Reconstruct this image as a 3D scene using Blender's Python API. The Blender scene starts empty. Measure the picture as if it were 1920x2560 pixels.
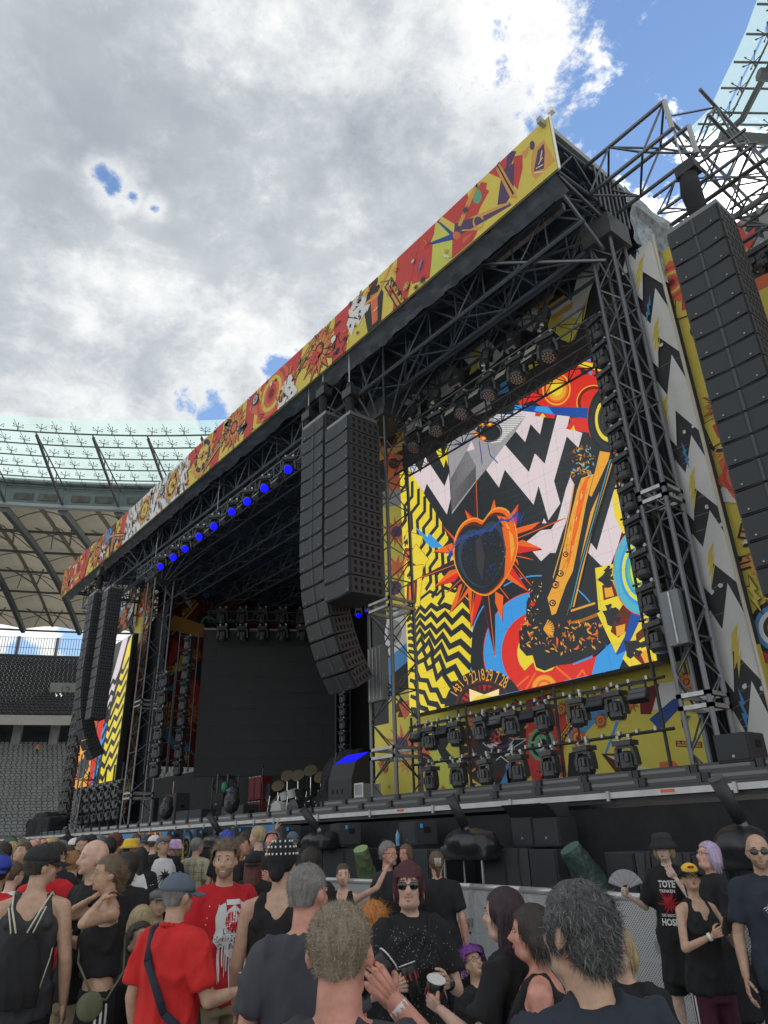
import bpy, bmesh, math, random
import numpy as np
from mathutils import Vector, Matrix, noise, Quaternion
random.seed(7)
R = math.radians
# camera
scene = bpy.context.scene
COL = scene.collection
F_PX, PPX, PPY = 1773.0, 960.0, 1280.0
CAM = Vector((0.0, 0.0, 1.82))
def _axes():
	up = Vector((842 - PPX, -(-2570 - PPY), -F_PX)).normalized()
	nx = Vector((-600 - PPX, -(2144 - PPY), -F_PX)); nx = (nx - nx.dot(up) * up).normalized()
	X = -nx; Y = up.cross(X)
	return Matrix((X, Y, up))
AX = _axes()
cam_d = bpy.data.cameras.new('camera'); cam = bpy.data.objects.new('camera', cam_d); COL.objects.link(cam)
cam_d.sensor_fit = 'VERTICAL'; cam_d.sensor_height = 36; cam_d.sensor_width = 27
cam_d.lens = 36 * F_PX / 2560.0; cam_d.clip_start = 0.05; cam_d.clip_end = 3000
cam.matrix_world = Matrix.Translation(CAM) @ AX.to_4x4()
scene.camera = cam
# directions seen in the photograph: used to work out where real surfaces stand
def ray(px, py): return (AX @ Vector((px - PPX, -(py - PPY), -F_PX))).normalized()
def atY(px, py, Y): d = ray(px, py); return CAM + d * ((Y - CAM.y) / d.y)
def atX(px, py, X): d = ray(px, py); return CAM + d * ((X - CAM.x) / d.x)
def atZ(px, py, Z): d = ray(px, py); return CAM + d * ((Z - CAM.z) / d.z)
def atR(px, py, r): d = ray(px, py); return CAM + d * (r / math.hypot(d.x, d.y))
# view
vs = scene.view_settings
scene.display_settings.display_device = 'sRGB'
vs.view_transform = 'Standard'; vs.look = 'None'; vs.gamma = 1.0; vs.use_curve_mapping = False
vs.exposure = 0.48
# sky and sun
SUN = ray(1790, 400)
EL = math.asin(SUN.z); ROT = math.atan2(SUN.x, SUN.y)
world = bpy.data.worlds.new('World'); scene.world = world; world.use_nodes = True
wn = world.node_tree; wn.nodes.clear()
def N(nt, t, **k):
	n = nt.nodes.new(t)
	for a, v in k.items():
		if a.startswith('i_'): n.inputs[a[2:].replace('_', ' ')].default_value = v
		else: setattr(n, a, v)
	return n
def mth(nt, op, a, b=None, clamp=False):
	n = nt.nodes.new('ShaderNodeMath'); n.operation = op; n.use_clamp = clamp
	for i, v in enumerate((a, b)):
		if v is None: continue
		if isinstance(v, (int, float)): n.inputs[i].default_value = v
		else: nt.links.new(v, n.inputs[i])
	return n.outputs[0]
def sstep(nt, v, a, b, lo=0.0, hi=1.0):
	n = nt.nodes.new('ShaderNodeMapRange'); n.interpolation_type = 'SMOOTHSTEP'
	nt.links.new(v, n.inputs[0])
	for i, x in enumerate((a, b, lo, hi)): n.inputs[i + 1].default_value = x
	return n.outputs[0]
def build_world():
	nt = wn; L = nt.links.new
	tc = N(nt, 'ShaderNodeTexCoord'); V = tc.outputs['Generated']
	sky = N(nt, 'ShaderNodeTexSky'); sky.sky_type = 'NISHITA'; sky.sun_disc = False
	sky.sun_elevation = EL; sky.sun_rotation = ROT; sky.air_density = 1.0; sky.dust_density = 0.0; sky.ozone_density = 2.0
	def noi(scale, detail, rough, off=(0, 0, 0), dist=0.0):
		mp = N(nt, 'ShaderNodeMapping'); mp.inputs['Location'].default_value = off
		mp.inputs['Scale'].default_value = (1, 1, 1.55)
		L(V, mp.inputs[0])
		n = N(nt, 'ShaderNodeTexNoise'); n.inputs['Scale'].default_value = scale
		n.inputs['Detail'].default_value = detail; n.inputs['Roughness'].default_value = rough
		n.inputs['Distortion'].default_value = dist
		L(mp.outputs[0], n.inputs['Vector']); return n.outputs['Fac']
	big = noi(2.3, 8, 0.50, (3.1, 1.7, 0.2), 0.25)
	mid = noi(7.0, 8, 0.6, (0.3, 4.1, 2.2), 0.3)
	fin = noi(19.0, 9, 0.68, (5.3, 0.1, 1.2), 0.2)
	broad = noi(1.3, 3, 0.5, (8.3, 2.1, 5.2))
	# where the cloud deck is open: field > 0 is blue
	def hole(px, py, r):
		d = ray(px, py)
		vm = N(nt, 'ShaderNodeVectorMath'); vm.operation = 'DISTANCE'
		L(V, vm.inputs[0]); vm.inputs[1].default_value = d
		return mth(nt, 'SUBTRACT', 1.0, mth(nt, 'DIVIDE', vm.outputs['Value'], r))
	H = None
	for h in ((1790, 30, .165), (1640, 130, .075), (1600, 385, .05), (1545, 235, .035), (1720, 215, .06), (1640, 40, .035), (1560, 420, .03), (285, 455, .013), (262, 440, .010), (330, 490, .008), (385, 520, .008), (540, 1016, .020), (466, 1006, .014), (700, 925, .02), (1500, 330, .014), (60, 1640, .02), (180, 1620, .02)):
		v = mth(nt, 'MULTIPLY', hole(*h), 1.0 if h[2] > .06 else .50); H = v if H is None else mth(nt, 'MAXIMUM', H, v)
	wob = mth(nt, 'ADD', mth(nt, 'MULTIPLY', mth(nt, 'SUBTRACT', mid, .5), 2.2), mth(nt, 'MULTIPLY', mth(nt, 'SUBTRACT', fin, .5), 2.3))
	# clouds away from the frame thin out with the same noise
	far = mth(nt, 'MULTIPLY', mth(nt, 'SUBTRACT', broad, .60), 6.0)
	Hf = mth(nt, 'MAXIMUM', H, mth(nt, 'MINIMUM', far, -0.62))
	fld = mth(nt, 'ADD', Hf, wob)
	sx = N(nt, 'ShaderNodeSeparateXYZ'); L(V, sx.inputs[0])
	cloud = sstep(nt, fld, -0.22, 0.30, 1.0, 0.0)
	# cloud grey: backlit body, bright thin edges, glare round the sun
	body = sstep(nt, big, 0.34, 0.66, 0.0, 1.0)
	det = mth(nt, 'ADD', mth(nt, 'MULTIPLY', body, .66), mth(nt, 'MULTIPLY', mid, .30))
	edge = sstep(nt, fld, -1.5, 0.0, 0.0, 1.0)
	dn = N(nt, 'ShaderNodeVectorMath'); dn.operation = 'DISTANCE'; L(V, dn.inputs[0]); dn.inputs[1].default_value = SUN
	ds = dn.outputs['Value']
	glow = mth(nt, 'POWER', sstep(nt, ds, 0.0, 0.55, 1.0, 0.0), 2.2)
	core = mth(nt, 'POWER', sstep(nt, ds, 0.0, 0.22, 1.0, 0.0), 1.8)
	low = sstep(nt, sx.outputs['Z'], 0.30, 0.62, .22, 0.0)
	br = mth(nt, 'ADD', mth(nt, 'ADD', mth(nt, 'MULTIPLY', det, 0.60), .08), mth(nt, 'ADD', mth(nt, 'MULTIPLY', edge, .34), low))
	br = mth(nt, 'ADD', br, mth(nt, 'MULTIPLY', glow, .34))
	br = mth(nt, 'ADD', br, mth(nt, 'MULTIPLY', core, 3.2))
	ramp = N(nt, 'ShaderNodeValToRGB'); cr = ramp.color_ramp
	cr.elements[0].position = 0.12; cr.elements[0].color = (.27, .31, .36, 1)
	cr.elements[1].position = 1.0; cr.elements[1].color = (1.0, .985, .95, 1)
	e = cr.elements.new(.5); e.color = (.50, .535, .57, 1)
	e = cr.elements.new(.74); e.color = (.74, .76, .77, 1)
	L(br, ramp.inputs[0])
	lift = mth(nt, 'MAXIMUM', br, 1.0)
	bc = N(nt, 'ShaderNodeBackground'); L(ramp.outputs[0], bc.inputs[0]); L(mth(nt, 'MULTIPLY', lift, .86), bc.inputs[1])
	bs = N(nt, 'ShaderNodeBackground'); L(sky.outputs[0], bs.inputs[0]); bs.inputs[1].default_value = 0.125
	mx = N(nt, 'ShaderNodeMixShader'); L(cloud, mx.inputs[0]); L(bs.outputs[0], mx.inputs[1]); L(bc.outputs[0], mx.inputs[2])
	out = N(nt, 'ShaderNodeOutputWorld'); L(mx.outputs[0], out.inputs[0])
build_world()
sd = bpy.data.lights.new('sun', 'SUN'); sd.energy = 5.0; sd.angle = R(1.5); sd.color = (1.0, .95, .87)
sun = bpy.data.objects.new('sun', sd); COL.objects.link(sun)
sun.rotation_mode = 'QUATERNION'; sun.rotation_quaternion = Vector((0, 0, 1)).rotation_difference(SUN)
scene.render.engine = 'CYCLES'
scene.cycles.max_bounces = 6; scene.cycles.transparent_max_bounces = 16
# materials
MATS = {}
def mat(name, col, rough=.7, metal=0.0, var=0.0, vscale=4.0, bump=0.0, bscale=40.0, emit=None, estr=1.0, spec=.5, wear=0.0, sss=0.0, coat=0.0, trans=0.0, alpha=1.0, stretch=None):
	if name in MATS: return MATS[name]
	m = bpy.data.materials.new(name); m.use_nodes = True; nt = m.node_tree
	b = nt.nodes['Principled BSDF']; L = nt.links.new
	c = (*col, 1) if len(col) == 3 else col
	b.inputs['Base Color'].default_value = c; b.inputs['Roughness'].default_value = rough
	b.inputs['Metallic'].default_value = metal
	b.inputs['Specular IOR Level'].default_value = spec
	if coat: b.inputs['Coat Weight'].default_value = coat
	if trans: b.inputs['Transmission Weight'].default_value = trans
	if alpha < 1: b.inputs['Alpha'].default_value = alpha
	if sss:
		b.inputs['Subsurface Weight'].default_value = sss; b.inputs['Subsurface Radius'].default_value = (.012, .005, .003); b.inputs['Subsurface Scale'].default_value = 1.0
	if var or bump or wear:
		tc = N(nt, 'ShaderNodeTexCoord'); src = tc.outputs['Object']
		if stretch:
			mp = N(nt, 'ShaderNodeMapping'); mp.inputs['Scale'].default_value = stretch; L(src, mp.inputs[0]); src = mp.outputs[0]
	if var or wear:
		n = N(nt, 'ShaderNodeTexNoise'); n.inputs['Scale'].default_value = vscale; n.inputs['Detail'].default_value = 6; n.inputs['Roughness'].default_value = .6
		L(src, n.inputs['Vector'])
		r = N(nt, 'ShaderNodeValToRGB')
		a = tuple(max(0, x * (1 - var)) for x in c[:3]) + (1,); d = tuple(min(1, x * (1 + var)) for x in c[:3]) + (1,)
		r.color_ramp.elements[0].position = .3; r.color_ramp.elements[0].color = a
		r.color_ramp.elements[1].position = .7; r.color_ramp.elements[1].color = d
		L(n.outputs['Fac'], r.inputs[0]); cs = r.outputs[0]
		L(cs, b.inputs['Base Color'])
	if bump:
		n2 = N(nt, 'ShaderNodeTexNoise'); n2.inputs['Scale'].default_value = bscale; n2.inputs['Detail'].default_value = 4
		L(src, n2.inputs['Vector'])
		bp = N(nt, 'ShaderNodeBump'); bp.inputs['Strength'].default_value = bump; bp.inputs['Distance'].default_value = .02
		L(n2.outputs['Fac'], bp.inputs['Height']); L(bp.outputs[0], b.inputs['Normal'])
	if emit:
		b.inputs['Emission Color'].default_value = (*emit, 1); b.inputs['Emission Strength'].default_value = estr
	MATS[name] = m; return m
def s2l(r, g, b):
	f = lambda v: (v / 255 / 12.92) if v / 255 <= .04045 else ((v / 255 + .055) / 1.055) ** 2.4
	return (f(r), f(g), f(b))
# mesh builder
class MB:
	def __init__(s): s.v = []; s.f = []; s.m = []; s.cm = 0
	def add(s, vs_, fs):
		o = len(s.v); s.v.extend([tuple(v) for v in vs_]); s.f.extend([tuple(i + o for i in f) for f in fs]); s.m.extend([s.cm] * len(fs)); return s
	def box(s, c, size, rot=None):
		c = Vector(c); hx, hy, hz = (x / 2 for x in size)
		vs_ = [Vector((x, y, z)) for x in (-hx, hx) for y in (-hy, hy) for z in (-hz, hz)]
		if rot is not None:
			if isinstance(rot, (int, float)): rot = Matrix.Rotation(rot, 3, 'Z')
			vs_ = [rot @ v for v in vs_]
		return s.add([v + c for v in vs_], [(0, 1, 3, 2), (4, 6, 7, 5), (0, 4, 5, 1), (2, 3, 7, 6), (0, 2, 6, 4), (1, 5, 7, 3)])
	def tube(s, p0, p1, r0, r1=None, n=6, cap=True):
		p0 = Vector(p0); p1 = Vector(p1); r1 = r0 if r1 is None else r1
		d = (p1 - p0)
		if d.length < 1e-6: return s
		q = Vector((0, 0, 1)).rotation_difference(d.normalized())
		vs_ = []
		for p, r in ((p0, r0), (p1, r1)):
			for i in range(n):
				a = 2 * math.pi * i / n; vs_.append(p + q @ Vector((r * math.cos(a), r * math.sin(a), 0)))
		fs = [(i, (i + 1) % n, n + (i + 1) % n, n + i) for i in range(n)]
		if cap: fs += [tuple(range(n - 1, -1, -1)), tuple(range(n, 2 * n))]
		return s.add(vs_, fs)
	def path(s, pts, r, n=6):
		for a, b in zip(pts[:-1], pts[1:]): s.tube(a, b, r, n=n)
		return s
	def ell(s, c, r, rot=None, nu=14, nv=9):
		c = Vector(c); r = (r, r, r) if isinstance(r, (int, float)) else r
		vs_ = [Vector((0, 0, -r[2]))]
		for j in range(1, nv):
			t = -math.pi / 2 + math.pi * j / nv
			for i in range(nu):
				a = 2 * math.pi * i / nu; vs_.append(Vector((r[0] * math.cos(t) * math.cos(a), r[1] * math.cos(t) * math.sin(a), r[2] * math.sin(t))))
		vs_.append(Vector((0, 0, r[2])))
		if rot is not None: vs_ = [rot @ v for v in vs_]
		fs = [(0, 1 + (i + 1) % nu, 1 + i) for i in range(nu)]
		for j in range(nv - 2):
			a = 1 + j * nu; b = a + nu
			fs += [(a + i, a + (i + 1) % nu, b + (i + 1) % nu, b + i) for i in range(nu)]
		a = 1 + (nv - 2) * nu; t = len(vs_) - 1
		fs += [(a + i, a + (i + 1) % nu, t) for i in range(nu)]
		return s.add([v + c for v in vs_], fs)
	def cap2(s, p0, p1, r0, r1, n=12):
		s.tube(p0, p1, r0, r1, n=n); s.ell(p0, r0 * .999, nu=n, nv=8); s.ell(p1, r1 * .999, nu=n, nv=8); return s
	def lathe(s, c, prof, n=16, rot=None, sx=1.0, sy=1.0):
		c = Vector(c); vs_ = []
		for r, z in prof:
			for i in range(n):
				a = 2 * math.pi * i / n; vs_.append(Vector((sx * r * math.cos(a), sy * r * math.sin(a), z)))
		if rot is not None: vs_ = [rot @ v for v in vs_]
		fs = []
		for j in range(len(prof) - 1):
			a = j * n; b = a + n
			fs += [(a + i, a + (i + 1) % n, b + (i + 1) % n, b + i) for i in range(n)]
		fs.append(tuple(range(n - 1, -1, -1))); k = (len(prof) - 1) * n; fs.append(tuple(range(k, k + n)))
		return s.add([v + c for v in vs_], fs)
	def loft(s, rings, n=20, rot=None, c=(0, 0, 0), sq=2.0):
		# rings: (cx, cy, z, rx, ry)
		c = Vector(c); vs_ = []
		for cx, cy, z, rx, ry in rings:
			for i in range(n):
				a = 2 * math.pi * i / n; ca, sa = math.cos(a), math.sin(a)
				e = 2.0 / sq
				x = rx * math.copysign(abs(ca) ** e, ca); y = ry * math.copysign(abs(sa) ** e, sa)
				vs_.append(Vector((cx + x, cy + y, z)))
		if rot is not None: vs_ = [rot @ v for v in vs_]
		fs = []
		up = rings[-1][2] > rings[0][2]
		for j in range(len(rings) - 1):
			a = j * n; b = a + n
			for i in range(n):
				q = (a + i, a + (i + 1) % n, b + (i + 1) % n, b + i)
				fs.append(q if up else q[::-1])
		k = (len(rings) - 1) * n
		c0 = tuple(range(n - 1, -1, -1)); c1 = tuple(range(k, k + n))
		fs += [c0, c1] if up else [c0[::-1], c1[::-1]]
		return s.add([v + c for v in vs_], fs)
	def quad(s, a, b, c, d): return s.add([a, b, c, d], [(0, 1, 2, 3)])
	def mesh(s, name):
		me = bpy.data.meshes.new(name); me.from_pydata(s.v, [], s.f);
		me.polygons.foreach_set('material_index', s.m); me.update(); return me
	def build(s, name, mats, parent=None, smooth=False, loc=None, world=False, **props):
		if world and parent is not None:   # vertices given in world space under an unrotated parent
			q = parent.location.copy(); pp_ = parent.parent
			while pp_ is not None: q += pp_.location; pp_ = pp_.parent
			s.v = [(v[0] - q.x, v[1] - q.y, v[2] - q.z) for v in s.v]
		me = s.mesh(name)
		mats = mats if isinstance(mats, (list, tuple)) else [mats]
		for m in mats: me.materials.append(m)
		if smooth: me.shade_smooth()
		return link(name, me, parent, loc, **props)
def link(name, me, parent=None, loc=None, **props):
	o = bpy.data.objects.new(name, me); COL.objects.link(o)
	if parent is not None: o.parent = parent
	if loc is not None: o.location = loc
	for k, v in props.items(): o[k] = v
	return o
def thing(name, label, cat, loc=(0, 0, 0), rotz=0.0, group=None):
	o = bpy.data.objects.new(name, None); o.empty_display_size = .2; COL.objects.link(o)
	o.location = loc; o.rotation_euler = (0, 0, rotz); o['label'] = label; o['category'] = cat
	if group: o['group'] = group
	return o
def tag(o, label, cat, group=None, kind=None):
	o['label'] = label; o['category'] = cat
	if group: o['group'] = group
	if kind: o['kind'] = kind
	return o
ROD = {}
def rod(parent, p0, p1, r, m, name='brace', n=6, base=None):
	# one straight member as its own object; all members share one unit mesh per material
	key = (m.name, n)
	if key not in ROD:
		mb = MB(); mb.tube((0, 0, 0), (0, 0, 1), 1.0, n=n); me = mb.mesh('rod'); me.materials.append(m); me.shade_smooth() if n > 8 else None; ROD[key] = me
	p0 = Vector(p0); p1 = Vector(p1)
	if base is None: base = parent.location if parent is not None else Vector()
	d = p1 - p0
	o = link(name, ROD[key], parent, p0 - base); o.rotation_mode = 'QUATERNION'
	o.rotation_quaternion = Vector((0, 0, 1)).rotation_difference(d.normalized()); o.scale = (r, r, d.length)
	return o
def ordn(i): return ['first', 'second', 'third', 'fourth', 'fifth', 'sixth', 'seventh', 'eighth', 'ninth', 'tenth', 'eleventh', 'twelfth', 'thirteenth', 'fourteenth', 'fifteenth', 'sixteenth'][i]
def copy_tree(root, label=None, loc=None, rotz=None, group=None, rot=None):
	r = root.copy(); COL.objects.link(r)
	if loc is not None: r.location = loc
	if rotz is not None: r.rotation_euler = (0, 0, rotz)
	if rot is not None: r.rotation_euler = rot
	if label: r['label'] = label
	if group: r['group'] = group
	for ch in root.children:
		c = ch.copy(); COL.objects.link(c); c.parent = r
		for g in ch.children:
			d = g.copy(); COL.objects.link(d); d.parent = c
	return r
def place(o, p, q=None):
	o.location = p
	if q is not None: o.rotation_mode = 'QUATERNION'; o.rotation_quaternion = q
# colours and common materials
M_ = {}
def setup_mats():
	M_['alu'] = mat('aluminium_truss', (.15, .16, .175), .38, .85, var=.15, vscale=3, wear=1)
	M_['aluD'] = mat('dark_steel_truss', (.10, .105, .11), .5, .6, var=.2, vscale=3)
	M_['black'] = mat('black_paint', (.024, .026, .029), .5, 0, var=.25, vscale=5)
	M_['blackg'] = mat('black_gloss_plastic', (.036, .038, .042), .30, 0, var=.2, vscale=9)
	M_['grille'] = mat('black_speaker_grille', (.032, .037, .043), .55, .2, bump=.25, bscale=300)
	M_['cab'] = mat('textured_cabinet_paint', (.026, .030, .035), .6, 0, bump=.3, bscale=160)
	M_['cloth'] = mat('black_molton_cloth', (.019, .020, .023), .95, 0, var=.3, vscale=2.2, bump=.9, bscale=6)
	M_['tarp'] = mat('grey_tarpaulin', (.085, .10, .125), .5, 0, var=.3, vscale=2.5, bump=.9, bscale=5)
	M_['roof'] = mat('dark_roof_canvas', (.06, .095, .155), .85, 0, var=.2, vscale=.7)  # blue veil of lens haze mixed into the canvas colour
	M_['rail'] = mat('white_aluminium_rail', (.55, .56, .56), .45, .3, var=.12, vscale=4)
	M_['steel'] = mat('galvanised_steel', (.42, .43, .44), .42, .7, var=.2, vscale=8)
	M_['conc'] = mat('weathered_concrete', (.30, .29, .27), .85, 0, var=.25, vscale=.6, bump=.2, bscale=9)
	M_['white'] = mat('white_plastic', (.78, .78, .77), .5)
	M_['orange'] = mat('orange_tape', (.75, .14, .03), .6)
	M_['lens'] = mat('glass_lens', (.06, .065, .075), .12, 0, coat=.6)
setup_mats()
def text_obj(name, body, size, m, extrude=0.0):
	c = bpy.data.curves.new('t', 'FONT'); c.body = body; c.size = size; c.align_x = 'CENTER'; c.align_y = 'CENTER'; c.extrude = extrude
	o = bpy.data.objects.new('t', c); COL.objects.link(o)
	me = bpy.data.meshes.new_from_object(o.evaluated_get(bpy.context.evaluated_depsgraph_get()))
	bpy.data.objects.remove(o); bpy.data.curves.remove(c); me.materials.clear(); me.materials.append(m)
	return link(name, me)
# ground
def ground():
	m = bpy.data.materials.new('floor_panels'); m.use_nodes = True; nt = m.node_tree; L = nt.links.new
	b = nt.nodes['Principled BSDF']; b.inputs['Roughness'].default_value = .6
	tc = N(nt, 'ShaderNodeTexCoord')
	br = N(nt, 'ShaderNodeTexBrick'); br.inputs['Scale'].default_value = 1.0; br.offset = 0
	br.inputs['Brick Width'].default_value = 1.0; br.inputs['Row Height'].default_value = 1.0; br.inputs['Mortar Size'].default_value = .012
	br.inputs['Color1'].default_value = (.44, .45, .44, 1); br.inputs['Color2'].default_value = (.39, .40, .39, 1); br.inputs['Mortar'].default_value = (.10, .10, .10, 1)
	L(tc.outputs['Object'], br.inputs['Vector'])
	n = N(nt, 'ShaderNodeTexNoise'); n.inputs['Scale'].default_value = 1.3; n.inputs['Detail'].default_value = 8
	L(tc.outputs['Object'], n.inputs['Vector'])
	mx = N(nt, 'ShaderNodeMix'); mx.data_type = 'RGBA'; mx.blend_type = 'MULTIPLY'; mx.inputs[0].default_value = .6
	r = N(nt, 'ShaderNodeValToRGB'); r.color_ramp.elements[0].position = .35; r.color_ramp.elements[0].color = (.5, .48, .45, 1); r.color_ramp.elements[1].position = .65; r.color_ramp.elements[1].color = (1, 1, 1, 1)
	L(n.outputs['Fac'], r.inputs[0]); L(br.outputs['Color'], mx.inputs[6]); L(r.outputs[0], mx.inputs[7]); L(mx.outputs[2], b.inputs['Base Color'])
	v = N(nt, 'ShaderNodeTexVoronoi'); v.inputs['Scale'].default_value = 24; L(tc.outputs['Object'], v.inputs['Vector'])
	bp = N(nt, 'ShaderNodeBump'); bp.inputs['Strength'].default_value = .5; bp.inputs['Distance'].default_value = .01
	L(v.outputs['Distance'], bp.inputs['Height']); L(bp.outputs[0], b.inputs['Normal'])
	mb = MB(); S = 900; mb.quad((-S, -S, 0), (S, -S, 0), (S, S, 0), (-S, S, 0))
	mb.build('ground', m, kind='structure')
ground()
# stadium
CX, CY = 10.3, -28.7
def sheet(name, col, clear, tint, tl=.75):
	# thin sheet that lets light through: part clear, part translucent, part diffuse
	m = bpy.data.materials.new(name); m.use_nodes = True; nt = m.node_tree; nt.nodes.clear(); L = nt.links.new
	df = N(nt, 'ShaderNodeBsdfDiffuse'); df.inputs[0].default_value = (*col, 1); ts = N(nt, 'ShaderNodeBsdfTranslucent'); ts.inputs[0].default_value = (*col, 1)
	tp = N(nt, 'ShaderNodeBsdfTransparent'); tp.inputs[0].default_value = (*tint, 1); a = N(nt, 'ShaderNodeMixShader'); a.inputs[0].default_value = tl; b = N(nt, 'ShaderNodeMixShader'); b.inputs[0].default_value = clear
	o = N(nt, 'ShaderNodeOutputMaterial'); L(df.outputs[0], a.inputs[1]); L(ts.outputs[0], a.inputs[2]); L(a.outputs[0], b.inputs[1]); L(tp.outputs[0], b.inputs[2]); L(b.outputs[0], o.inputs[0]); return m
def stadium():
	C0 = Vector((CX, CY, 0))
	def P(ang, r, z): return Vector((CX + r * math.cos(ang), CY + r * math.sin(ang), z))
	def angr(px, py, z): p = atZ(px, py, z) - C0; return math.atan2(p.y, p.x), math.hypot(p.x, p.y)
	roof = thing('stadium_roof', 'curved stadium roof with glass inner ring and beige membrane behind the stage', 'roof')
	glass = sheet('pale_green_roof_glass', (.47, .60, .58), .42, (.76, .89, .87))
	tube = mat('roof_steel_dark', (.10, .11, .115), .5, .4)
	tubeL = mat('roof_steel_grey', (.30, .32, .33), .5, .4)
	mem = sheet('beige_roof_membrane', (.27, .25, .20), 0.0, (1, 1, 1), .25)
	bandm = mat('blue_grey_roof_band', (.15, .18, .19), .5, .2, var=.15, vscale=.3)
	A = [angr(x, y, 36)[0] for x, y in ((92, 1069), (235, 1073), (371, 1078), (503, 1076))]
	pitch = (A[3] - A[0]) / 3.0; a0 = A[0]
	rin = 80.2; rout = angr(0, 1203, 36)[1]
	# bays -2..6 measured from the beam at px 92
	NB = range(-3, 9)
	zin = 36.0
	# glass panes: three per bay, six rows
	nr = 6; rs = [rin + (rout - rin) * (i / nr) for i in range(nr + 1)]
	rs[1] = rs[0] + (rout - rin) * .11
	for i in range(2, nr): rs[i] = rs[1] + (rout - rs[1]) * (i - 1) / (nr - 1)
	pane_mesh = {}
	for b in NB:
		for k in range(3):
			for i in range(nr):
				key = i
				aw = pitch / 3
				if key not in pane_mesh:
					mb = MB(); g = .04 / rin
					c = P(0, (rs[i] + rs[i + 1]) / 2, 0) - C0
					v = [P(a, r, 0) - C0 for a, r in ((-aw / 2 * .985, rs[i] + .05), (aw / 2 * .985, rs[i] + .05), (aw / 2 * .985, rs[i + 1] - .05), (-aw / 2 * .985, rs[i + 1] - .05))]
					mb.quad(*v); me = mb.mesh('glass_pane'); me.materials.append(glass); pane_mesh[key] = me
				o = link('glass_pane', pane_mesh[key], roof, (CX, CY, zin + .35)); o.rotation_euler = (0, 0, a0 + pitch * b + aw * (k + .5))
	# clamps
	mb = MB()
	for q in range(6):
		a = q * math.pi / 3 + .3
		mb.tube((0, 0, 0), (.42 * math.cos(a), .42 * math.sin(a), .16), .022, n=4); mb.tube((.40 * math.cos(a), .40 * math.sin(a), .16), (.50 * math.cos(a), .50 * math.sin(a), .2), .045, n=4)
	mb.tube((0, 0, -.3), (0, 0, .06), .05, n=5)
	cme = mb.mesh('glass_clamp'); cme.materials.append(tube)
	for b in range(-1, 7):
		for k in range(3):
			for i in range(1, nr + 1):
				a = a0 + pitch * (b + k / 3 + (.0 if k else .07))
				o = link('glass_clamp', cme, roof, P(a, rs[i], zin)); o.rotation_euler = (0, 0, a)
	# purlins rings
	for i in range(1, nr + 1):
		mb = MB(); n = 120
		pts = [P(a0 + pitch * (-3 + 12 * t / n), rs[i], zin - .35) for t in range(n + 1)]
		mb.path(pts, .065, n=5)
		pts = [P(a0 + pitch * (-3 + 12 * t / n), rs[i] + .55, zin - .1) for t in range(n + 1)]
		mb.path(pts, .022, n=4); mb.build('purlin', tube, roof)
	# thin radial rods
	for b in NB:
		for k in (1, 2):
			a = a0 + pitch * (b + k / 3); mb = MB(); mb.tube(P(a, rin, zin), P(a, rout, zin - .1), .025, n=4); mb.build('radial_rod', tube, roof)
	# band below glass
	zb = [CAM.z + (ray(0, y).z / math.hypot(ray(0, y).x, ray(0, y).y)) * (atZ(0, 1203, 36).xy - CAM.xy).length for y in (1208, 1262)]
	ztop, zbot = zb
	n = 96
	mb = MB(); r1 = rout + .3
	for t in range(n):
		a, c = a0 + pitch * (-3 + 12 * t / n), a0 + pitch * (-3 + 12 * (t + 1) / n)
		mb.quad(P(a, r1, zbot), P(c, r1, zbot), P(c, r1, ztop + .6), P(a, r1, ztop + .6))
	mb.build('fascia_band', bandm, roof)
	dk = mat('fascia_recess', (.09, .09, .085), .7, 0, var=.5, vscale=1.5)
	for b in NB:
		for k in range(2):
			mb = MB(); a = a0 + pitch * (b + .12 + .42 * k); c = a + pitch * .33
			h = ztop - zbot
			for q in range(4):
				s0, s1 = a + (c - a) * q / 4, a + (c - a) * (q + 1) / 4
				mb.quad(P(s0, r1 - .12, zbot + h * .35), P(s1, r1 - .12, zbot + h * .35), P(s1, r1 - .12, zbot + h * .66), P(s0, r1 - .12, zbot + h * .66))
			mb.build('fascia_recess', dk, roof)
	for zz, rr in ((ztop + .5, .25), (zbot + .05, .3)):
		mb = MB(); mb.path([P(a0 + pitch * (-3 + 12 * t / n), r1 - .3, zz) for t in range(n + 1)], rr, n=5); mb.build('fascia_rail', tubeL, roof)
	# membrane: per bay panels
	rend = (atR(0, 1570, 126).xy - C0.xy).length; zend = atR(0, 1570, 126).z
	nrow = 6
	def prof(t):
		z = zbot + (zend - zbot) * t + 1.6 * math.sin(math.pi * min(1, t * 1.0))
		return r1 + (rend - r1) * t, z
	zed = []
	for b in NB:
		for j in range(nrow):
			mb = MB(); NU, NV = 6, 4
			a, c = a0 + pitch * b, a0 + pitch * (b + 1)
			for u in range(NU):
				for w in range(NV):
					q = []
					for (du, dw) in ((0, 0), (1, 0), (1, 1), (0, 1)):
						uu = (u + du) / NU; tt = (j + (w + dw) / NV) / nrow
						r, z = prof(tt); z += 1.1 * math.sin(math.pi * uu) * (.6 + .4 * math.sin(math.pi * (w + dw) / NV))
						q.append(P(a + (c - a) * uu, r, z))
					mb.quad(*q)
			mb.build('membrane_panel', mem, roof, smooth=True)
			# shadowy truss seen through: real lattice above is hidden; ribs under membrane
	for j in range(1, nrow + 1):
		r, z = prof(j / nrow); mb = MB()
		mb.path([P(a0 + pitch * (-3 + 12 * t / n), r, z - .15) for t in range(n + 1)], .16, n=5); mb.build('membrane_cable', tube, roof)
	lat = mat('lattice_behind_membrane', (.20, .185, .15), .8)
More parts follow.
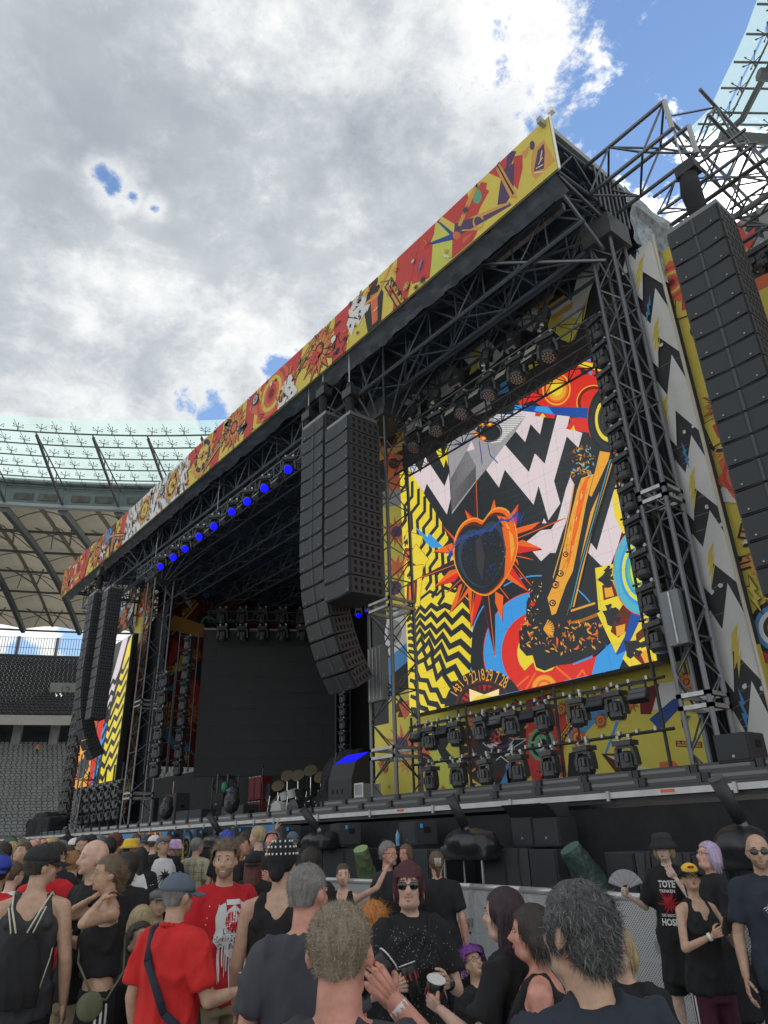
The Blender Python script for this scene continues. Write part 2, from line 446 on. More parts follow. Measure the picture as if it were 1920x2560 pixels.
	for b in NB:
		a, c = a0 + pitch * b, a0 + pitch * (b + 1); am = (a + c) / 2
		mb = MB()
		for j in range(nrow):
			r0, z0 = prof(j / nrow); rm, zm = prof((j + .5) / nrow)
			arc = []
			for q in range(9):
				uu = q / 8; arc.append(P(a + (c - a) * uu, rm, zm + 1.1 * math.sin(math.pi * uu) - .1))
			mb.path(arc, .06, n=4)
			rr1, zz1 = prof((j + 1) / nrow)
			for s_ in ((.18, .82) if j % 2 else ()):
				mb.tube(P(a + (c - a) * s_, r0, z0 + .35), P(am, rr1, zz1 + .9), .10, n=4)
				mb.tube(P(a + (c - a) * s_, rr1, zz1 + .35), P(am, r0, z0 + .9), .06, n=4)
		mb.build('arched_rib', lat, roof)
		mb = MB(); mb.path([P(am, prof(t / 12)[0], prof(t / 12)[1] + .7) for t in range(13)], .22, n=5); mb.build('radial_pipe', lat, roof)
	# main radial beams
	for b in NB:
		a = a0 + pitch * b; mb = MB(); pts = []
		pts += [P(a, rin + 1.6, zin - .6), P(a, (rin + rout) / 2, zin - 1.4), P(a, rout, zin - 2.3), P(a, r1 + .5, zbot - .4)]
		mb.path(pts, .15, n=6)
		mb.tube(P(a, rin + 1.2, zin - .5), P(a, rout, zin - .5), .07, n=5)
		for q in range(3): mb.tube(P(a, rin + (rout - rin) * (.45 + .25 * q), zin - .4), P(a, rin + (rout - rin) * (.45 + .25 * q) + .6, zin - 1.7 - q * .35), .07, n=4)
		mb.path([P(a, prof(t / 12)[0], prof(t / 12)[1] - .25) for t in range(13)], .48, n=6)
		mb.build('radial_beam', tube, roof)
	# right-hand piece of the ring, seen above the right tower
	e = [atZ(x, y, 36) for x, y in ((1700, 385), (1745, 310), (1775, 281), (1803, 220), (1835, 155), (1866, 85), (1893, 10), (1908, -80), (1915, -170))]
	e[0] = e[1] + (e[1] - e[2]) * 2.0
	out = (atZ(2100, 160, 36) - atZ(1835, 155, 36)); out.z = 0; out.normalize()
	dirs = [out.copy() for _ in e]
	for i in range(len(e) - 1):
		for j in range(6):
			mb = MB(); s0, s1 = j * 3.0 - (2.0 if j else 0), (j + 1) * 3.0 - 2.0
			g = .06
			a, c = e[i], e[i + 1]
			mb.quad(a + out * (s0 + g), c + out * (s0 + g), c + out * (s1 - g), a + out * (s1 - g)); mb.build('glass_pane', glass, roof, loc=(0, 0, .3))
	for i in range(len(e)):
		mb = MB(); mb.tube(e[i], e[i] + out * 16, .06, n=4); mb.build('radial_rod', tube, roof)
		for j in range(5):
			o = link('glass_clamp', cme, roof, e[i] + out * (1.0 + 3.0 * j)); o.rotation_euler = (0, 0, i)
	for j in range(6):
		mb = MB(); mb.path([p + out * (1.6 + 3 * j) + Vector((0, 0, -.5)) for p in e], .17 if j % 2 == 0 else .1, n=6); mb.path([p + out * (1.1 + 3 * j) + Vector((0, 0, -.2)) for p in e], .05, n=4)
		mb.build('purlin', tube, roof)
	for i in (1, 4, 7):
		mb = MB(); mb.tube(e[i] + out * 1.0 + Vector((0, 0, -.9)), e[i] + out * 17 + Vector((0, 0, -2.6)), .3, n=6); mb.build('radial_beam', tube, roof)
	# stands
	st = thing('grandstand', 'far two-tier grandstand with rows of empty grey seats left of the stage', 'grandstand')
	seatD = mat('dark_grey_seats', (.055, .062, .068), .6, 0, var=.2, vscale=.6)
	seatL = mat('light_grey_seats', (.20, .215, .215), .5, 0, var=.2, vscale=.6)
	conc = M_['conc']
	def rz(px, py, r):
		p = atR(px, py, r); return (p.xy - C0.xy).length, p.z
	aA = math.atan2(atR(-700, 1700, 120).y - CY, atR(-700, 1700, 120).x - CX)
	aB = math.atan2(atR(560, 1700, 120).y - CY, atR(560, 1700, 120).x - CX)
	def ringwall(name, prof_, m, na=60, **k):
		mb = MB()
		for t in range(na):
			a, c = aA + (aB - aA) * t / na, aA + (aB - aA) * (t + 1) / na
			for (r0, z0), (r2, z2) in zip(prof_[:-1], prof_[1:]): mb.quad(P(a, r0, z0), P(c, r0, z0), P(c, r2, z2), P(a, r2, z2))
		return mb.build(name, m, st, **k)
	lo0 = rz(0, 2100, 92); lo1 = rz(0, 1862, 118)
	up0 = rz(0, 1790, 112); up1 = rz(0, 1640, 134)
	wl = rz(0, 1632, 134.5)
	ringwall('lower_terrace', [(lo0[0], 0), lo0, lo1], conc)
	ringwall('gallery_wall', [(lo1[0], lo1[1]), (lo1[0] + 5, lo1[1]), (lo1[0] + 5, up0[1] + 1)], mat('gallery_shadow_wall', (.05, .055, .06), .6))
	ringwall('tier_edge', [(up0[0] - .4, up0[1] - 1.2), (up0[0] - .4, up0[1] + .1), (up0[0] + 3, up0[1] + .1)], mat('pale_concrete_edge', (.42, .41, .38), .8, 0, var=.1, vscale=.4))
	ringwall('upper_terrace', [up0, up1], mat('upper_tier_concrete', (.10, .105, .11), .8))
	ringwall('top_wall', [(up1[0], up1[1]), (up1[0], wl[1] - .2), (up1[0] + 1, wl[1] - .2)], mat('dark_top_wall', (.10, .10, .095), .8))
	def seats(p0, p1, rows, pit, m, name, skip=None):
		mb = MB()
		for rI in range(rows):
			t = (rI + .3) / rows; r = p0[0] + (p1[0] - p0[0]) * t; z = p0[1] + (p1[1] - p0[1]) * t
			na = int((aB - aA) / -1 * r / pit) if aB < aA else int((aB - aA) * r / pit)
			for q in range(na):
				a = aA + (aB - aA) * (q + .5 * (rI % 2)) / na
				p = P(a, r, z)
				if skip and skip(p): continue
				pr = CAM - p
				w = pit * .38
				tx, ty = -math.sin(a), math.cos(a); rx_, ry_ = math.cos(a), math.sin(a)
				# seat shell: tipped-up seat + backrest
				v = [p + Vector((tx * sx * w - rx_ * dr, ty * sx * w - ry_ * dr, dz)) for sx in (-1, 1) for dr, dz in ((0.05, .12), (0.0, .62), (.3, .36))]
				mb.add(v, [(0, 3, 4, 1), (0, 2, 5, 3)])
		return mb.build(name, m, st, kind='stuff', label='rows of tipped-up grey seats')
	vis0 = atR(-30, 1900, 110);
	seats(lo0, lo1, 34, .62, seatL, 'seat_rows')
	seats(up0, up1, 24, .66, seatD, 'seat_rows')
	# gallery columns, glazing, rails
	for px in (-60, 40, 137, 236):
		p = atR(px, 1830, 116); a = math.atan2(p.y - CY, p.x - CX)
		mb = MB(); mb.box(P(a, lo1[0] - .6, (lo1[1] + up0[1]) / 2 - .4), (1.1, 1.1, up0[1] - lo1[1] + .2), a); mb.build('gallery_column', M_['conc'], st)
	mb = MB()
	for t in range(40):
		a, c = aA + (aB - aA) * t / 40, aA + (aB - aA) * (t + .93) / 40
		mb.quad(P(a, lo1[0] + 2.5, lo1[1] + .9), P(c, lo1[0] + 2.5, lo1[1] + .9), P(c, lo1[0] + 2.5, up0[1] - 1), P(a, lo1[0] + 2.5, up0[1] - 1))
	mb.build('glazing', mat('gallery_glass', (.05, .07, .09), .1, 0), st)
	# vertical columns on top between wall and roof
	for px in (-110, 50, 150, 250):
		p = atR(px, 1600, 134.5); a = math.atan2(p.y - CY, p.x - CX)
		mb = MB(); mb.tube(P(a, up1[0], wl[1] - .5), P(a, up1[0], zend + .8), .28, n=6); mb.build('roof_column', tube, roof)
	mb = MB()
	for hgt in (.9, 2.6):
		mb.path([P(aA + (aB - aA) * t / 60, up1[0] - .3, wl[1] + hgt) for t in range(61)], .04, n=4)
	for t in range(160):
		a = aA + (aB - aA) * t / 160; mb.tube(P(a, up1[0] - .3, wl[1] - .2), P(a, up1[0] - .3, wl[1] + 2.6), .05, n=4)
	mb.build('parapet_railing', tube, st)
	for hgt, rr in ((1.0, lo0), (lo1[1] - lo0[1] + .9, None)):
		pass
	# stair block 12 with doorway
	p = atR(160, 1750, 120); a = math.atan2(p.y - CY, p.x - CX)
	sc = mat('stair_concrete', (.30, .30, .285), .85, 0, var=.15, vscale=.8)
	mb = MB(); q = atR(166, 1737, 119.0); mb.box(q, (3.0, 4.4, 3.0), a); mb.build('stair_block', sc, st)
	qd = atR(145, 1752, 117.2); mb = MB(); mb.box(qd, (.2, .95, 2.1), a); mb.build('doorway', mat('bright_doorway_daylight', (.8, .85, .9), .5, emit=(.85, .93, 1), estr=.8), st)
	qd = atR(166, 1752, 117.2); mb = MB(); mb.box(qd, (.2, .8, 1.9), a); mb.build('doorway', mat('blue_doorway_panel', (.2, .4, .85), .5), st)
	for (x0, y0, x1, y1, w) in ((112, 1795, 138, 1762, 1.2), (106, 1750, 132, 1722, 1.3)):
		k_ = 0 if y0 > 1780 else 6; a0_, a1_ = atR(x0, y0, 111.6 + k_), atR(x1, y1, 115.6 + k_)
		mb = MB(); s_ = Vector((-math.sin(a), math.cos(a), 0)) * w
		mb.add([a0_ - s_, a0_ + s_, a1_ + s_, a1_ - s_], [(0, 1, 2, 3)]); mb.build('stair_flight', sc, st)
	# digits of the block number
	fo = text_obj('block_number', '12', 1.5, mat('faded_number_paint', (.12, .12, .12), .8)); fo.parent = st
	fo.location = atR(162, 1726, 117.2); dv = (CAM - fo.location); fo.rotation_euler = (math.pi / 2, 0, math.atan2(dv.y, dv.x) + math.pi / 2)
stadium()
# people
from mathutils.bvhtree import BVHTree
JOBS = []
def skinmat(tone, flush=.0):
	base = {'light': (.66, .42, .32), 'pink': (.66, .37, .29), 'tan': (.54, .34, .235), 'pale': (.72, .52, .44), 'red': (.62, .29, .215), 'deep': (.34, .20, .13)}[tone]
	return mat('skin_' + tone, base, .42, var=.2, vscale=20, bump=.12, bscale=220, sss=.06)
def clothm(name, col, **k):
	a = dict(rough=.88, var=.20, vscale=5, bump=1.0, bscale=10, stretch=(1, 1, .4)); a.update(k); return mat('fabric_' + name, col, **a)
FAB = dict(black=(.013, .013, .015), faded=(.024, .025, .028), charcoal=(.045, .047, .052), navy=(.026, .034, .052), slate=(.052, .054, .068), red=(.50, .012, .020), polo=(.62, .022, .022), white=(.68, .68, .69), grey=(.16, .165, .17), khaki=(.30, .25, .16), olive=(.15, .16, .10), bluegrey=(.10, .13, .17), royal=(.04, .07, .42), yellow=(.75, .50, .05), maroon=(.07, .012, .03), plaid=(.40, .37, .25), jeans=(.06, .085, .15), purple=(.30, .06, .42), brown=(.08, .05, .035), orange=(.75, .18, .04), lblue=(.2, .35, .62), green=(.06, .12, .06))
def fab(n): return clothm(n, FAB[n])
HAIRC = dict(brown=(.085, .055, .035), dark=(.030, .022, .018), ginger=(.30, .15, .055), blond=(.42, .32, .17), grey=(.20, .19, .18), greyblond=(.235, .19, .135), burgundy=(.075, .012, .022), aubergine=(.028, .010, .018), saltpepper=(.085, .085, .088), purple=(.20, .045, .30), lavender=(.50, .40, .60), black=(.015, .014, .015), orange=(.55, .20, .05), auburn=(.12, .035, .025), midbrown=(.13, .09, .055))
def hairmat(n):
	c = HAIRC[n]; return mat('hair_' + n, c, .45, var=.35, vscale=60, bump=.5, bscale=180, stretch=(1, 1, .12))
class Job: pass
def deform(bend, dz, tw=0.0):
	def f(v):
		x, y, z = v
		if tw or bend:
			t = min(1, max(0, (z - .92) / .22)); t = t * t * (3 - 2 * t)
			a = -bend * t
			dzv = z - .95; y2 = y * math.cos(a) - dzv * math.sin(a); z2 = .95 + y * math.sin(a) + dzv * math.cos(a)
			y = y + (y2 - y) if t > 0 else y; z = z2 if t > 0 else z
		return (x, y, z + dz)
	return f
def submit(name, mb, mats, parent, voxel, smooth=4, wr=0.0, wfreq=6.0, df=None, extra=None, strands=None, decals=None, seed=0, keep=None, drop=None):
	me = mb.mesh(name)
	mats = mats if isinstance(mats, (list, tuple)) else [mats]
	for m in mats: me.materials.append(m)
	o = link(name, me, parent)
	if voxel:
		r = o.modifiers.new('r', 'REMESH'); r.mode = 'VOXEL'; r.voxel_size = voxel; r.use_smooth_shade = True
		s_ = o.modifiers.new('s', 'SMOOTH'); s_.factor = .5; s_.iterations = smooth
	j = Job(); j.o, j.voxel, j.wr, j.wf, j.df, j.extra, j.strands, j.decals, j.seed, j.keep, j.drop, j.mats = o, voxel, wr, wfreq, df, extra, strands, decals, seed, keep, drop, mats
	JOBS.append(j); return o
def finish_people():
	dg = bpy.context.evaluated_depsgraph_get()
	res = []
	for j in JOBS:
		me = bpy.data.meshes.new_from_object(j.o.evaluated_get(dg)) if j.voxel else j.o.data
		res.append(me)
	for j, me in zip(JOBS, res):
		n = len(me.vertices); co = np.empty(n * 3, dtype=np.float32); me.vertices.foreach_get('co', co); co = co.reshape(-1, 3)
		if j.wr:
			no = np.empty(n * 3, dtype=np.float32); me.vertices.foreach_get('normal', no); no = no.reshape(-1, 3)
			sx = j.seed * 3.71
			for i in range(n):
				x, y, z = co[i]
				a = noise.noise((x * j.wf + sx, y * j.wf, z * j.wf * .55)); b = noise.noise((x * j.wf * 2.3 + sx, y * j.wf * 2.3 + 5, (z + x * .7) * j.wf * 1.1))
				# folds: ridged
				f = (1 - min(1, abs(a) * 3.4)) ** 1.5 * 1.1 + b * .5
				co[i] += no[i] * (j.wr * f)
		if j.drop is not None:
			bm = bmesh.new(); me.vertices.foreach_set('co', co.ravel()); bm.from_mesh(me)
			dl = [v for v in bm.verts if j.drop(v.co)]; bmesh.ops.delete(bm, geom=dl, context='VERTS'); bm.to_mesh(me); bm.free()
			n = len(me.vertices); co = np.empty(n * 3, dtype=np.float32); me.vertices.foreach_get('co', co); co = co.reshape(-1, 3)
		me.vertices.foreach_set('co', co.ravel()); me.update()
		V = [tuple(v) for v in co.tolist()]; F = [tuple(p.vertices) for p in me.polygons]; mi = [0] * len(F)
		if j.extra is not None:   # joined geometry (hands)
			o = len(V); V += [tuple(v) for v in j.extra.v]; F += [tuple(i + o for i in f) for f in j.extra.f]; mi += [0] * len(j.extra.f)
		if j.strands:
			st = j.strands; rnd = random.Random(j.seed + 5); polys = me.polygons; ar = np.array([p.area for p in polys]);
			if len(ar):
				cs = np.cumsum(ar); cs /= cs[-1]
				for q in range(st['n']):
					p = polys[int(np.searchsorted(cs, rnd.random()))]; c = Vector(p.center); nn = Vector(p.normal)
					if st.get('ok') and not st['ok'](c): continue
					L_ = st['len'] * rnd.uniform(.5, 1.25); w = st['w'] * rnd.uniform(.6, 1.2)
					flow = st['flow'](c) if st.get('flow') else Vector((0, 0, -1))
					d = (nn * st['nrm'] + flow * st['fl'] + Vector((rnd.gauss(0, 1), rnd.gauss(0, 1), rnd.gauss(0, 1))) * st['rnd']).normalized()
					side = d.cross(nn if abs(d.dot(nn)) < .95 else Vector((1, 0, 0))).normalized() * w
					cur = Vector((rnd.gauss(0, 1), rnd.gauss(0, 1), rnd.gauss(0, 1))) * st.get('curl', .15)
					pt = c - nn * .004; o = len(V); S = st.get('seg', 3); ph_ = 38 * noise.noise(c * 14) + rnd.uniform(-.5, .5)
					for k in range(S + 1):
						ww = (1 - k / (S + .01)); V.append(tuple(pt - side * ww)); V.append(tuple(pt + side * ww)); pt = pt + d * (L_ / S); d = (d + Vector((0, 0, -st.get('grav', .12))) + cur + (Vector((math.sin(ph_ + k * 1.9), math.cos(ph_ * 1.3 + k * 1.9), 0)) * st['wave'] if 'wave' in st else Vector())).normalized()
						cur = cur * .6 + Vector((rnd.gauss(0, 1), rnd.gauss(0, 1), rnd.gauss(0, 1))) * st.get('curl', .15) * .4
					mk_ = 1 if (len(j.mats) > 1 and rnd.random() < st.get('hl', .3)) else 0
					for k in range(S): F.append((o + 2 * k, o + 2 * k + 1, o + 2 * k + 3, o + 2 * k + 2)); mi.append(mk_)
		bvh = None
		if j.decals:
			bvh = BVHTree.FromPolygons(V, F[:len(me.polygons)])
			mats = list(j.mats)
			for (dm, pts, faces, axis, sgn) in j.decals:
				if dm not in mats: mats.append(dm)
				o = len(V); okv = []
				for (a, b) in pts:
					if axis == 'y': org = Vector((a, sgn * .8, b)); dr = Vector((0, -sgn, 0))
					else: org = Vector((sgn * .8, a, b)); dr = Vector((-sgn, 0, 0))
					h = bvh.ray_cast(org, dr)
					if h[0] is None: V.append((0, 0, b)); okv.append(False)
					else: q = h[0] - dr * .004; V.append(tuple(q)); okv.append(True)
				for f in faces:
					if all(okv[i] for i in f): F.append(tuple(o + i for i in f)); mi.append(mats.index(dm))
			j.mats = mats
		if j.df: V = [j.df(v) for v in V]
		nm = bpy.data.meshes.new(j.o.name); nm.from_pydata(V, [], F)
		for m in j.mats: nm.materials.append(m)
		nm.polygons.foreach_set('material_index', mi); nm.shade_smooth(); nm.update()
		j.o.modifiers.clear(); j.o.data = nm
def grid_poly(poly, step=.012):
	"""cut a 2-D polygon into a fine grid so that it can follow the cloth"""
	bm = bmesh.new(); vs_ = [bm.verts.new((x, y, 0)) for x, y in poly]
	try: bm.faces.new(vs_)
	except Exception: bm.free(); return [], []
	xs = [p[0] for p in poly]; ys = [p[1] for p in poly]
	for ax, lo, hi in ((0, min(xs), max(xs)), (1, min(ys), max(ys))):
		t = lo + step
		while t < hi:
			co = [0, 0, 0]; co[ax] = t; no = [0, 0, 0]; no[ax] = 1
			bmesh.ops.bisect_plane(bm, geom=bm.verts[:] + bm.edges[:] + bm.faces[:], plane_co=co, plane_no=no); t += step
	bmesh.ops.triangulate(bm, faces=bm.faces[:]); bm.verts.index_update()
	pts = [(v.co.x, v.co.y) for v in bm.verts]; fs = [tuple(v.index for v in f.verts) for f in bm.faces]; bm.free(); return pts, fs
def text_poly(body, size, cx, cy, sx=1.0, align='CENTER', bold=0.0):
	c = bpy.data.curves.new('t', 'FONT'); c.body = body; c.size = size; c.align_x = align; c.align_y = 'CENTER'; c.resolution_u = 2; c.offset = bold
	o = bpy.data.objects.new('t', c); COL.objects.link(o)
	me = bpy.data.meshes.new_from_object(o.evaluated_get(bpy.context.evaluated_depsgraph_get()))
	pts = [(cx + v.co.x * sx, cy + v.co.y) for v in me.vertices]; fs = [tuple(p.vertices) for p in me.polygons]
	bpy.data.objects.remove(o); bpy.data.curves.remove(c); bpy.data.meshes.remove(me); return pts, fs
ARM = {'down': ((.235, -.03, 1.13), (.245, .05, .88)), 'hold': ((.235, .03, 1.14), (.13, .25, 1.20)), 'drink': ((.27, .17, 1.32), (.10, .20, 1.53)), 'neck': ((.33, .20, 1.38), (.13, .06, 1.50)),
	   'raise': ((.36, .08, 1.50), (.52, .10, 1.74)), 'phone': ((.23, .09, 1.17), (.06, .29, 1.27)), 'cross': ((.22, .06, 1.16), (-.04, .21, 1.17)), 'chin': ((.22, .14, 1.20), (.07, .17, 1.44)), 'back': ((.23, -.10, 1.15), (.10, -.14, .98)), 'fan': ((.25, .02, 1.14), (.33, .20, 1.24)), 'belly': ((.24, .03, 1.12), (.06, .20, 1.06))}
def hand(mb, w, fd, n, th, curl=.5, n_=7, sc=1.0, spread=.0):
	"""w wrist, fd forearm dir, n palm normal, th towards the thumb"""
	fd = fd.normalized(); th = (th - fd * th.dot(fd)).normalized(); n = (n - fd * n.dot(fd) - th * n.dot(th)); n = n.normalized() if n.length > 1e-3 else fd.cross(th)
	def P(a, b, c): return w + fd * (a * sc) + th * (b * sc) + n * (c * sc)
	kn = [P(.088, .030, 0), P(.092, .010, -.003), P(.088, -.011, -.002), P(.080, -.030, 0)]
	for k in kn: mb.cap2(P(.012, 0, 0) + (k - P(.088, 0, 0)) * .55, k, .017 * sc, .0125 * sc, n=n_)
	for i, k in enumerate(kn):
		L_ = (.040, .045, .041, .032)[i] * sc; p = k; r = (.0098, .0098, .0092, .0082)[i] * sc; cu = 0
		for s_, f in enumerate((1.0, .68, .52)):
			cu += curl * (.75, 1.1, .85)[s_] * (1 + .06 * i)
			d = fd * math.cos(cu) + n * math.sin(cu) + th * (spread * (1.5 - i) * .2); d.normalize()
			q = p + d * (L_ * f); mb.cap2(p, q, r, r * .9, n=n_); p = q; r *= .9
	t0 = P(.022, .022, .004); t1 = t0 + (th * .75 + fd * .55 + n * .45).normalized() * .042 * sc; t2 = t1 + (fd * .75 + th * .25 + n * (.35 + curl * .5)).normalized() * .032 * sc; t3 = t2 + (fd * .8 + n * (.3 + curl * .6) - th * .1).normalized() * .024 * sc
	mb.cap2(t0, t1, .0145 * sc, .0115 * sc, n=n_); mb.cap2(t1, t2, .0112 * sc, .0098 * sc, n=n_); mb.cap2(t2, t3, .0098 * sc, .008 * sc, n=n_)
	return P(.085, 0, .045)
PEOPLE = {}
def person(key, label, px, py, r, face, skin='light', hair=('short', 'brown'), top=('tee', 'black'), bottom=('pants', 'black'), arms=('down', 'down'), head=(0, 0, 0), sex='m', fat=1.0, wear=(), cups=(), sit=False, group=None, lean=0.0, decal=None, side_decal=None, beard=None, cat='person', elev=0.0, lod=None, hand_sc=1.0, sh=1.0):
	P = atR(px, py, r); base = Vector((P.x, P.y, elev))
	s = (P.z - elev) / (1.63 if not sit else .86)
	s = max(.80, min(1.16, s)) if not sit else max(.8, min(1.25, s))
	a = Vector((P.x - CAM.x, P.y - CAM.y, 0)).normalized(); rt = Vector((a.y, -a.x, 0)); fv = -a * math.cos(R(face)) + rt * math.sin(R(face))
	rz = math.atan2(fv.y, fv.x) - math.pi / 2
	t = thing('person', label, cat, base, rz, group); t.scale = (s, s, s); PEOPLE[key] = t
	lod = lod if lod is not None else (0 if r < 3.2 else (1 if r < 7.5 else (2 if r < 12 else 3)))
	vx = (.0095, .0125, .018, .026)[lod]; nn = (16, 14, 10, 8)[lod]; seed = len(PEOPLE)
	fem = sex == 'f'; W = (.90 if fem else 1.0) * sh; dz = -.80 if sit else 0.0
	DF = deform(R(lean), dz)
	yaw, pitch, roll = (R(v) for v in head)
	HR = Matrix.Rotation(yaw, 3, 'Z') @ Matrix.Rotation(-pitch, 3, 'X') @ Matrix.Rotation(roll, 3, 'Y')
	piv = Vector((0, .0, 1.50)); hc = piv + HR @ Vector((0, .022, .135))
	def hp(x, y, z): return hc + HR @ Vector((x, y, z))
	sm = skinmat(skin)
	# body
	b = MB(); fx = fat; f2 = 1 + (fat - 1) * .55
	hips = 1.06 if fem else 1.0
	b.loft([(0, 0, .80, .14 * hips * f2, .10 * f2), (0, 0, .93, .155 * hips * f2, .108 * fx), (0, .0, 1.05, .125 * f2 if fem else .142 * fx, .098 * fx), (0, .01, 1.17, .132 * W * f2, .105 * f2), (0, .008, 1.29, .155 * W * f2, .112 * f2), (0, 0, 1.38, .155 * W * f2, .10 * f2), (0, -.005, 1.43, .125 * W * f2, .082 * f2), (0, -.008, 1.47, .07, .06)], n=20)
	b.cap2((0, -.012, 1.42), piv + HR @ Vector((0, .004, .06)), .058 * (.86 if fem else 1 + (fat - 1) * .6), .053 * (.86 if fem else 1 + (fat - 1) * .5), n=nn)
	shz = 1.405
	SH = {}
	wrists = {}
	hx = MB()
	for k, sg in enumerate((-1, 1)):
		S = Vector((sg * .168 * W * (1 + (fat - 1) * .45), -.008, shz)); SH[sg] = S
		b.cap2((sg * .05, -.008, 1.445), S + Vector((-sg * .01, 0, .0)), .050, .052 * f2, n=nn)
		ap = arms[k]; e, w_ = (ARM[ap] if isinstance(ap, str) else ap)
		e = Vector((sg * e[0], e[1], e[2])) if isinstance(ap, str) else Vector(e); w_ = Vector((sg * w_[0], w_[1], w_[2])) if isinstance(ap, str) else Vector(w_)
		# lengths
		d = (e - S); e, w_ = (S + d.normalized() * .285, w_) if isinstance(ap, str) else (e, w_); w_ = e + (w_ - e).normalized() * (.245 if isinstance(ap, str) else min(.30, (w_ - e).length))
		mid = e + (w_ - e) * .35
		aw = (.82 if fem else 1.0) * f2
		b.cap2(S, e, .050 * aw, .039 * aw, n=nn); b.cap2(e, mid, .040 * aw, .039 * aw, n=nn); b.cap2(mid, w_, .039 * aw, .0265 * aw, n=nn)
		wrists[sg] = (S, e, w_)
		fd = (w_ - e).normalized(); ap_ = ap if isinstance(ap, str) else 'hold'
		holding = k in [c[0] for c in cups]
		if ap_ in ('hold', 'drink', 'phone', 'belly', 'cross', 'fan', 'chin') or holding:
			nv = Vector((-sg, .25, 0)); th = Vector((0, .15, 1)); cu = .80
			if ap_ in ('cross', 'belly'): nv = Vector((0, -1, 0)); th = Vector((0, 0, 1)); cu = .35
			if ap_ == 'chin': nv = Vector((0, -1, .2)); th = Vector((-sg, 0, .1)); cu = .6
			if ap_ == 'drink' or (holding and ap_ == 'hold'): th = Vector((0, .3, 1)); cu = 1.0
		elif ap_ == 'raise': nv = Vector((0, .3, -1)); th = Vector((-sg, .6, 0)); cu = .12
		elif ap_ == 'neck': nv = Vector((-sg, -.3, 0)); th = Vector((0, -.6, .5)); cu = .35
		else: nv = Vector((-sg, -.2, 0)); th = Vector((0, 1, 0)); cu = .35
		hsc = .92 * (.9 if fem else 1.0) * hand_sc
		hm = MB(); hand(hm, w_ + fd * .008, fd, nv, th, cu, n_=(8, 8, 6, 5)[lod], sc=hsc)
		hx.add(hm.v, hm.f)
		for c in cups:
			if c[0] == k:
				fdn = fd; thn = (th - fdn * th.dot(fdn)).normalized(); n3 = (nv - fdn * nv.dot(fdn) - thn * nv.dot(thn)).normalized()
				cc = w_ + fd * .008 + (fdn * .092 + n3 * .043) * hsc
				cup_jobs.append((t, cc, thn if ap_ != 'drink' else (thn * .6 - Vector((0, 0, 0)) + Vector((-sg * .0, -.6, .5))).normalized(), c[1], DF, s, rz, base, c[2] if len(c) > 2 else 1.0))
	# legs
	if not sit:
		for sg in (-1, 1):
			b.cap2((sg * .085 * hips, 0, .88), (sg * .10, .02, .49), .085 * f2, .056 * f2, n=nn); b.cap2((sg * .10, .02, .49), (sg * .105, -.01, .30), .056, .052, n=nn); b.cap2((sg * .105, -.01, .30), (sg * .108, -.01, .07), .052, .035, n=nn)
	else:
		for sg in (-1, 1):
			b.cap2((sg * .09, 0, .90), (sg * .17, .40, 1.16), .085, .058, n=nn); b.cap2((sg * .17, .40, 1.16), (sg * .13, .52, .86), .054, .036, n=nn)
	# head
	hw = (1.0 + max(0, fat - 1) * .45) if not fem else .95
	b.ell(hp(0, -.012, .022), (.074 * hw, .093, .094), HR, 18, 12); b.ell(hp(0, .020, -.035), (.060 * hw, .066, .070), HR, 16, 10); b.ell(hp(0, .040, -.062), (.047 * hw, .041, .036), HR, 12, 8); b.ell(hp(0, .070, -.080), (.022, .018, .018), HR, 10, 7)
	if fat > 1.1: b.ell(hp(0, .02, -.085), (.062, .055, .035), HR, 12, 8)
	b.cap2(hp(0, .082, .012), hp(0, .104, -.024), .0085, .0125, n=8); b.ell(hp(0, .098, -.028), (.0165, .012, .010), HR, 10, 6)
	for sg in (-1, 1):
		b.ell(hp(sg * .030 * hw, .062, .026), (.022, .016, .008), HR, 10, 6); b.ell(hp(sg * .038 * hw, .056, -.022), (.023, .021, .021), HR, 10, 6)
		b.ell(hp(sg * .076 * hw, -.008, -.010), (.010, .019, .031), HR @ Matrix.Rotation(sg * .35, 3, 'Z'), 10, 8)
	body = submit('body', b, sm, t, vx if lod else .0085, (3, 3, 2, 2)[lod], df=DF, extra=hx, seed=seed)
	# face parts
	if lod < 3:
		hcol = HAIRC.get(hair[1], (.05, .04, .03))
		em = mat('eye_white', (.62, .60, .58), .3); im = mat('iris_dark', (.03, .025, .02), .2)
		for sg in (-1, 1):
			if 'shades' not in wear:
				m = MB(); m.ell(hp(sg * .030 * hw, .0735, .010), (.0125, .006, .0068), HR, 10, 7); m.v = [DF(v) for v in m.v]; eo = m.build('eye', em, t, smooth=True)
				m = MB(); m.ell(hp(sg * .030 * hw, .0785, .010), (.0056, .003, .0056), HR, 8, 6); m.v = [DF(v) for v in m.v]; m.build('iris', im, eo, smooth=True)
				m = MB(); m.ell(hp(sg * .030 * hw, .0765, .018), (.0150, .004, .0028), HR, 8, 5); m.v = [DF(v) for v in m.v]; m.build('eyelid', sm, eo, smooth=True)
			m = MB(); m.ell(hp(sg * .032 * hw, .0785, .031), (.0165, .004, .0024), HR @ Matrix.Rotation(sg * .12, 3, 'Y'), 8, 5); m.v = [DF(v) for v in m.v]; m.build('eyebrow', mat('brow_' + hair[1], tuple(c * .7 for c in hcol), .8), t, smooth=True)
		smile = 'smile' in wear
		m = MB()
		wd, up = (.025, .0075) if smile else (.018, .0005)
		pu = [hp(wd * t, .0880 - .014 * t * t, -.0545 + up * t * t) for t in (-1, -.6, -.2, .2, .6, 1)]; pl_ = [hp(wd * t * .96, .0870 - .014 * t * t, -.0545 - (.0135 if smile else .0075) * (1 - t * t) + up * t * t) for t in (-1, -.6, -.2, .2, .6, 1)]
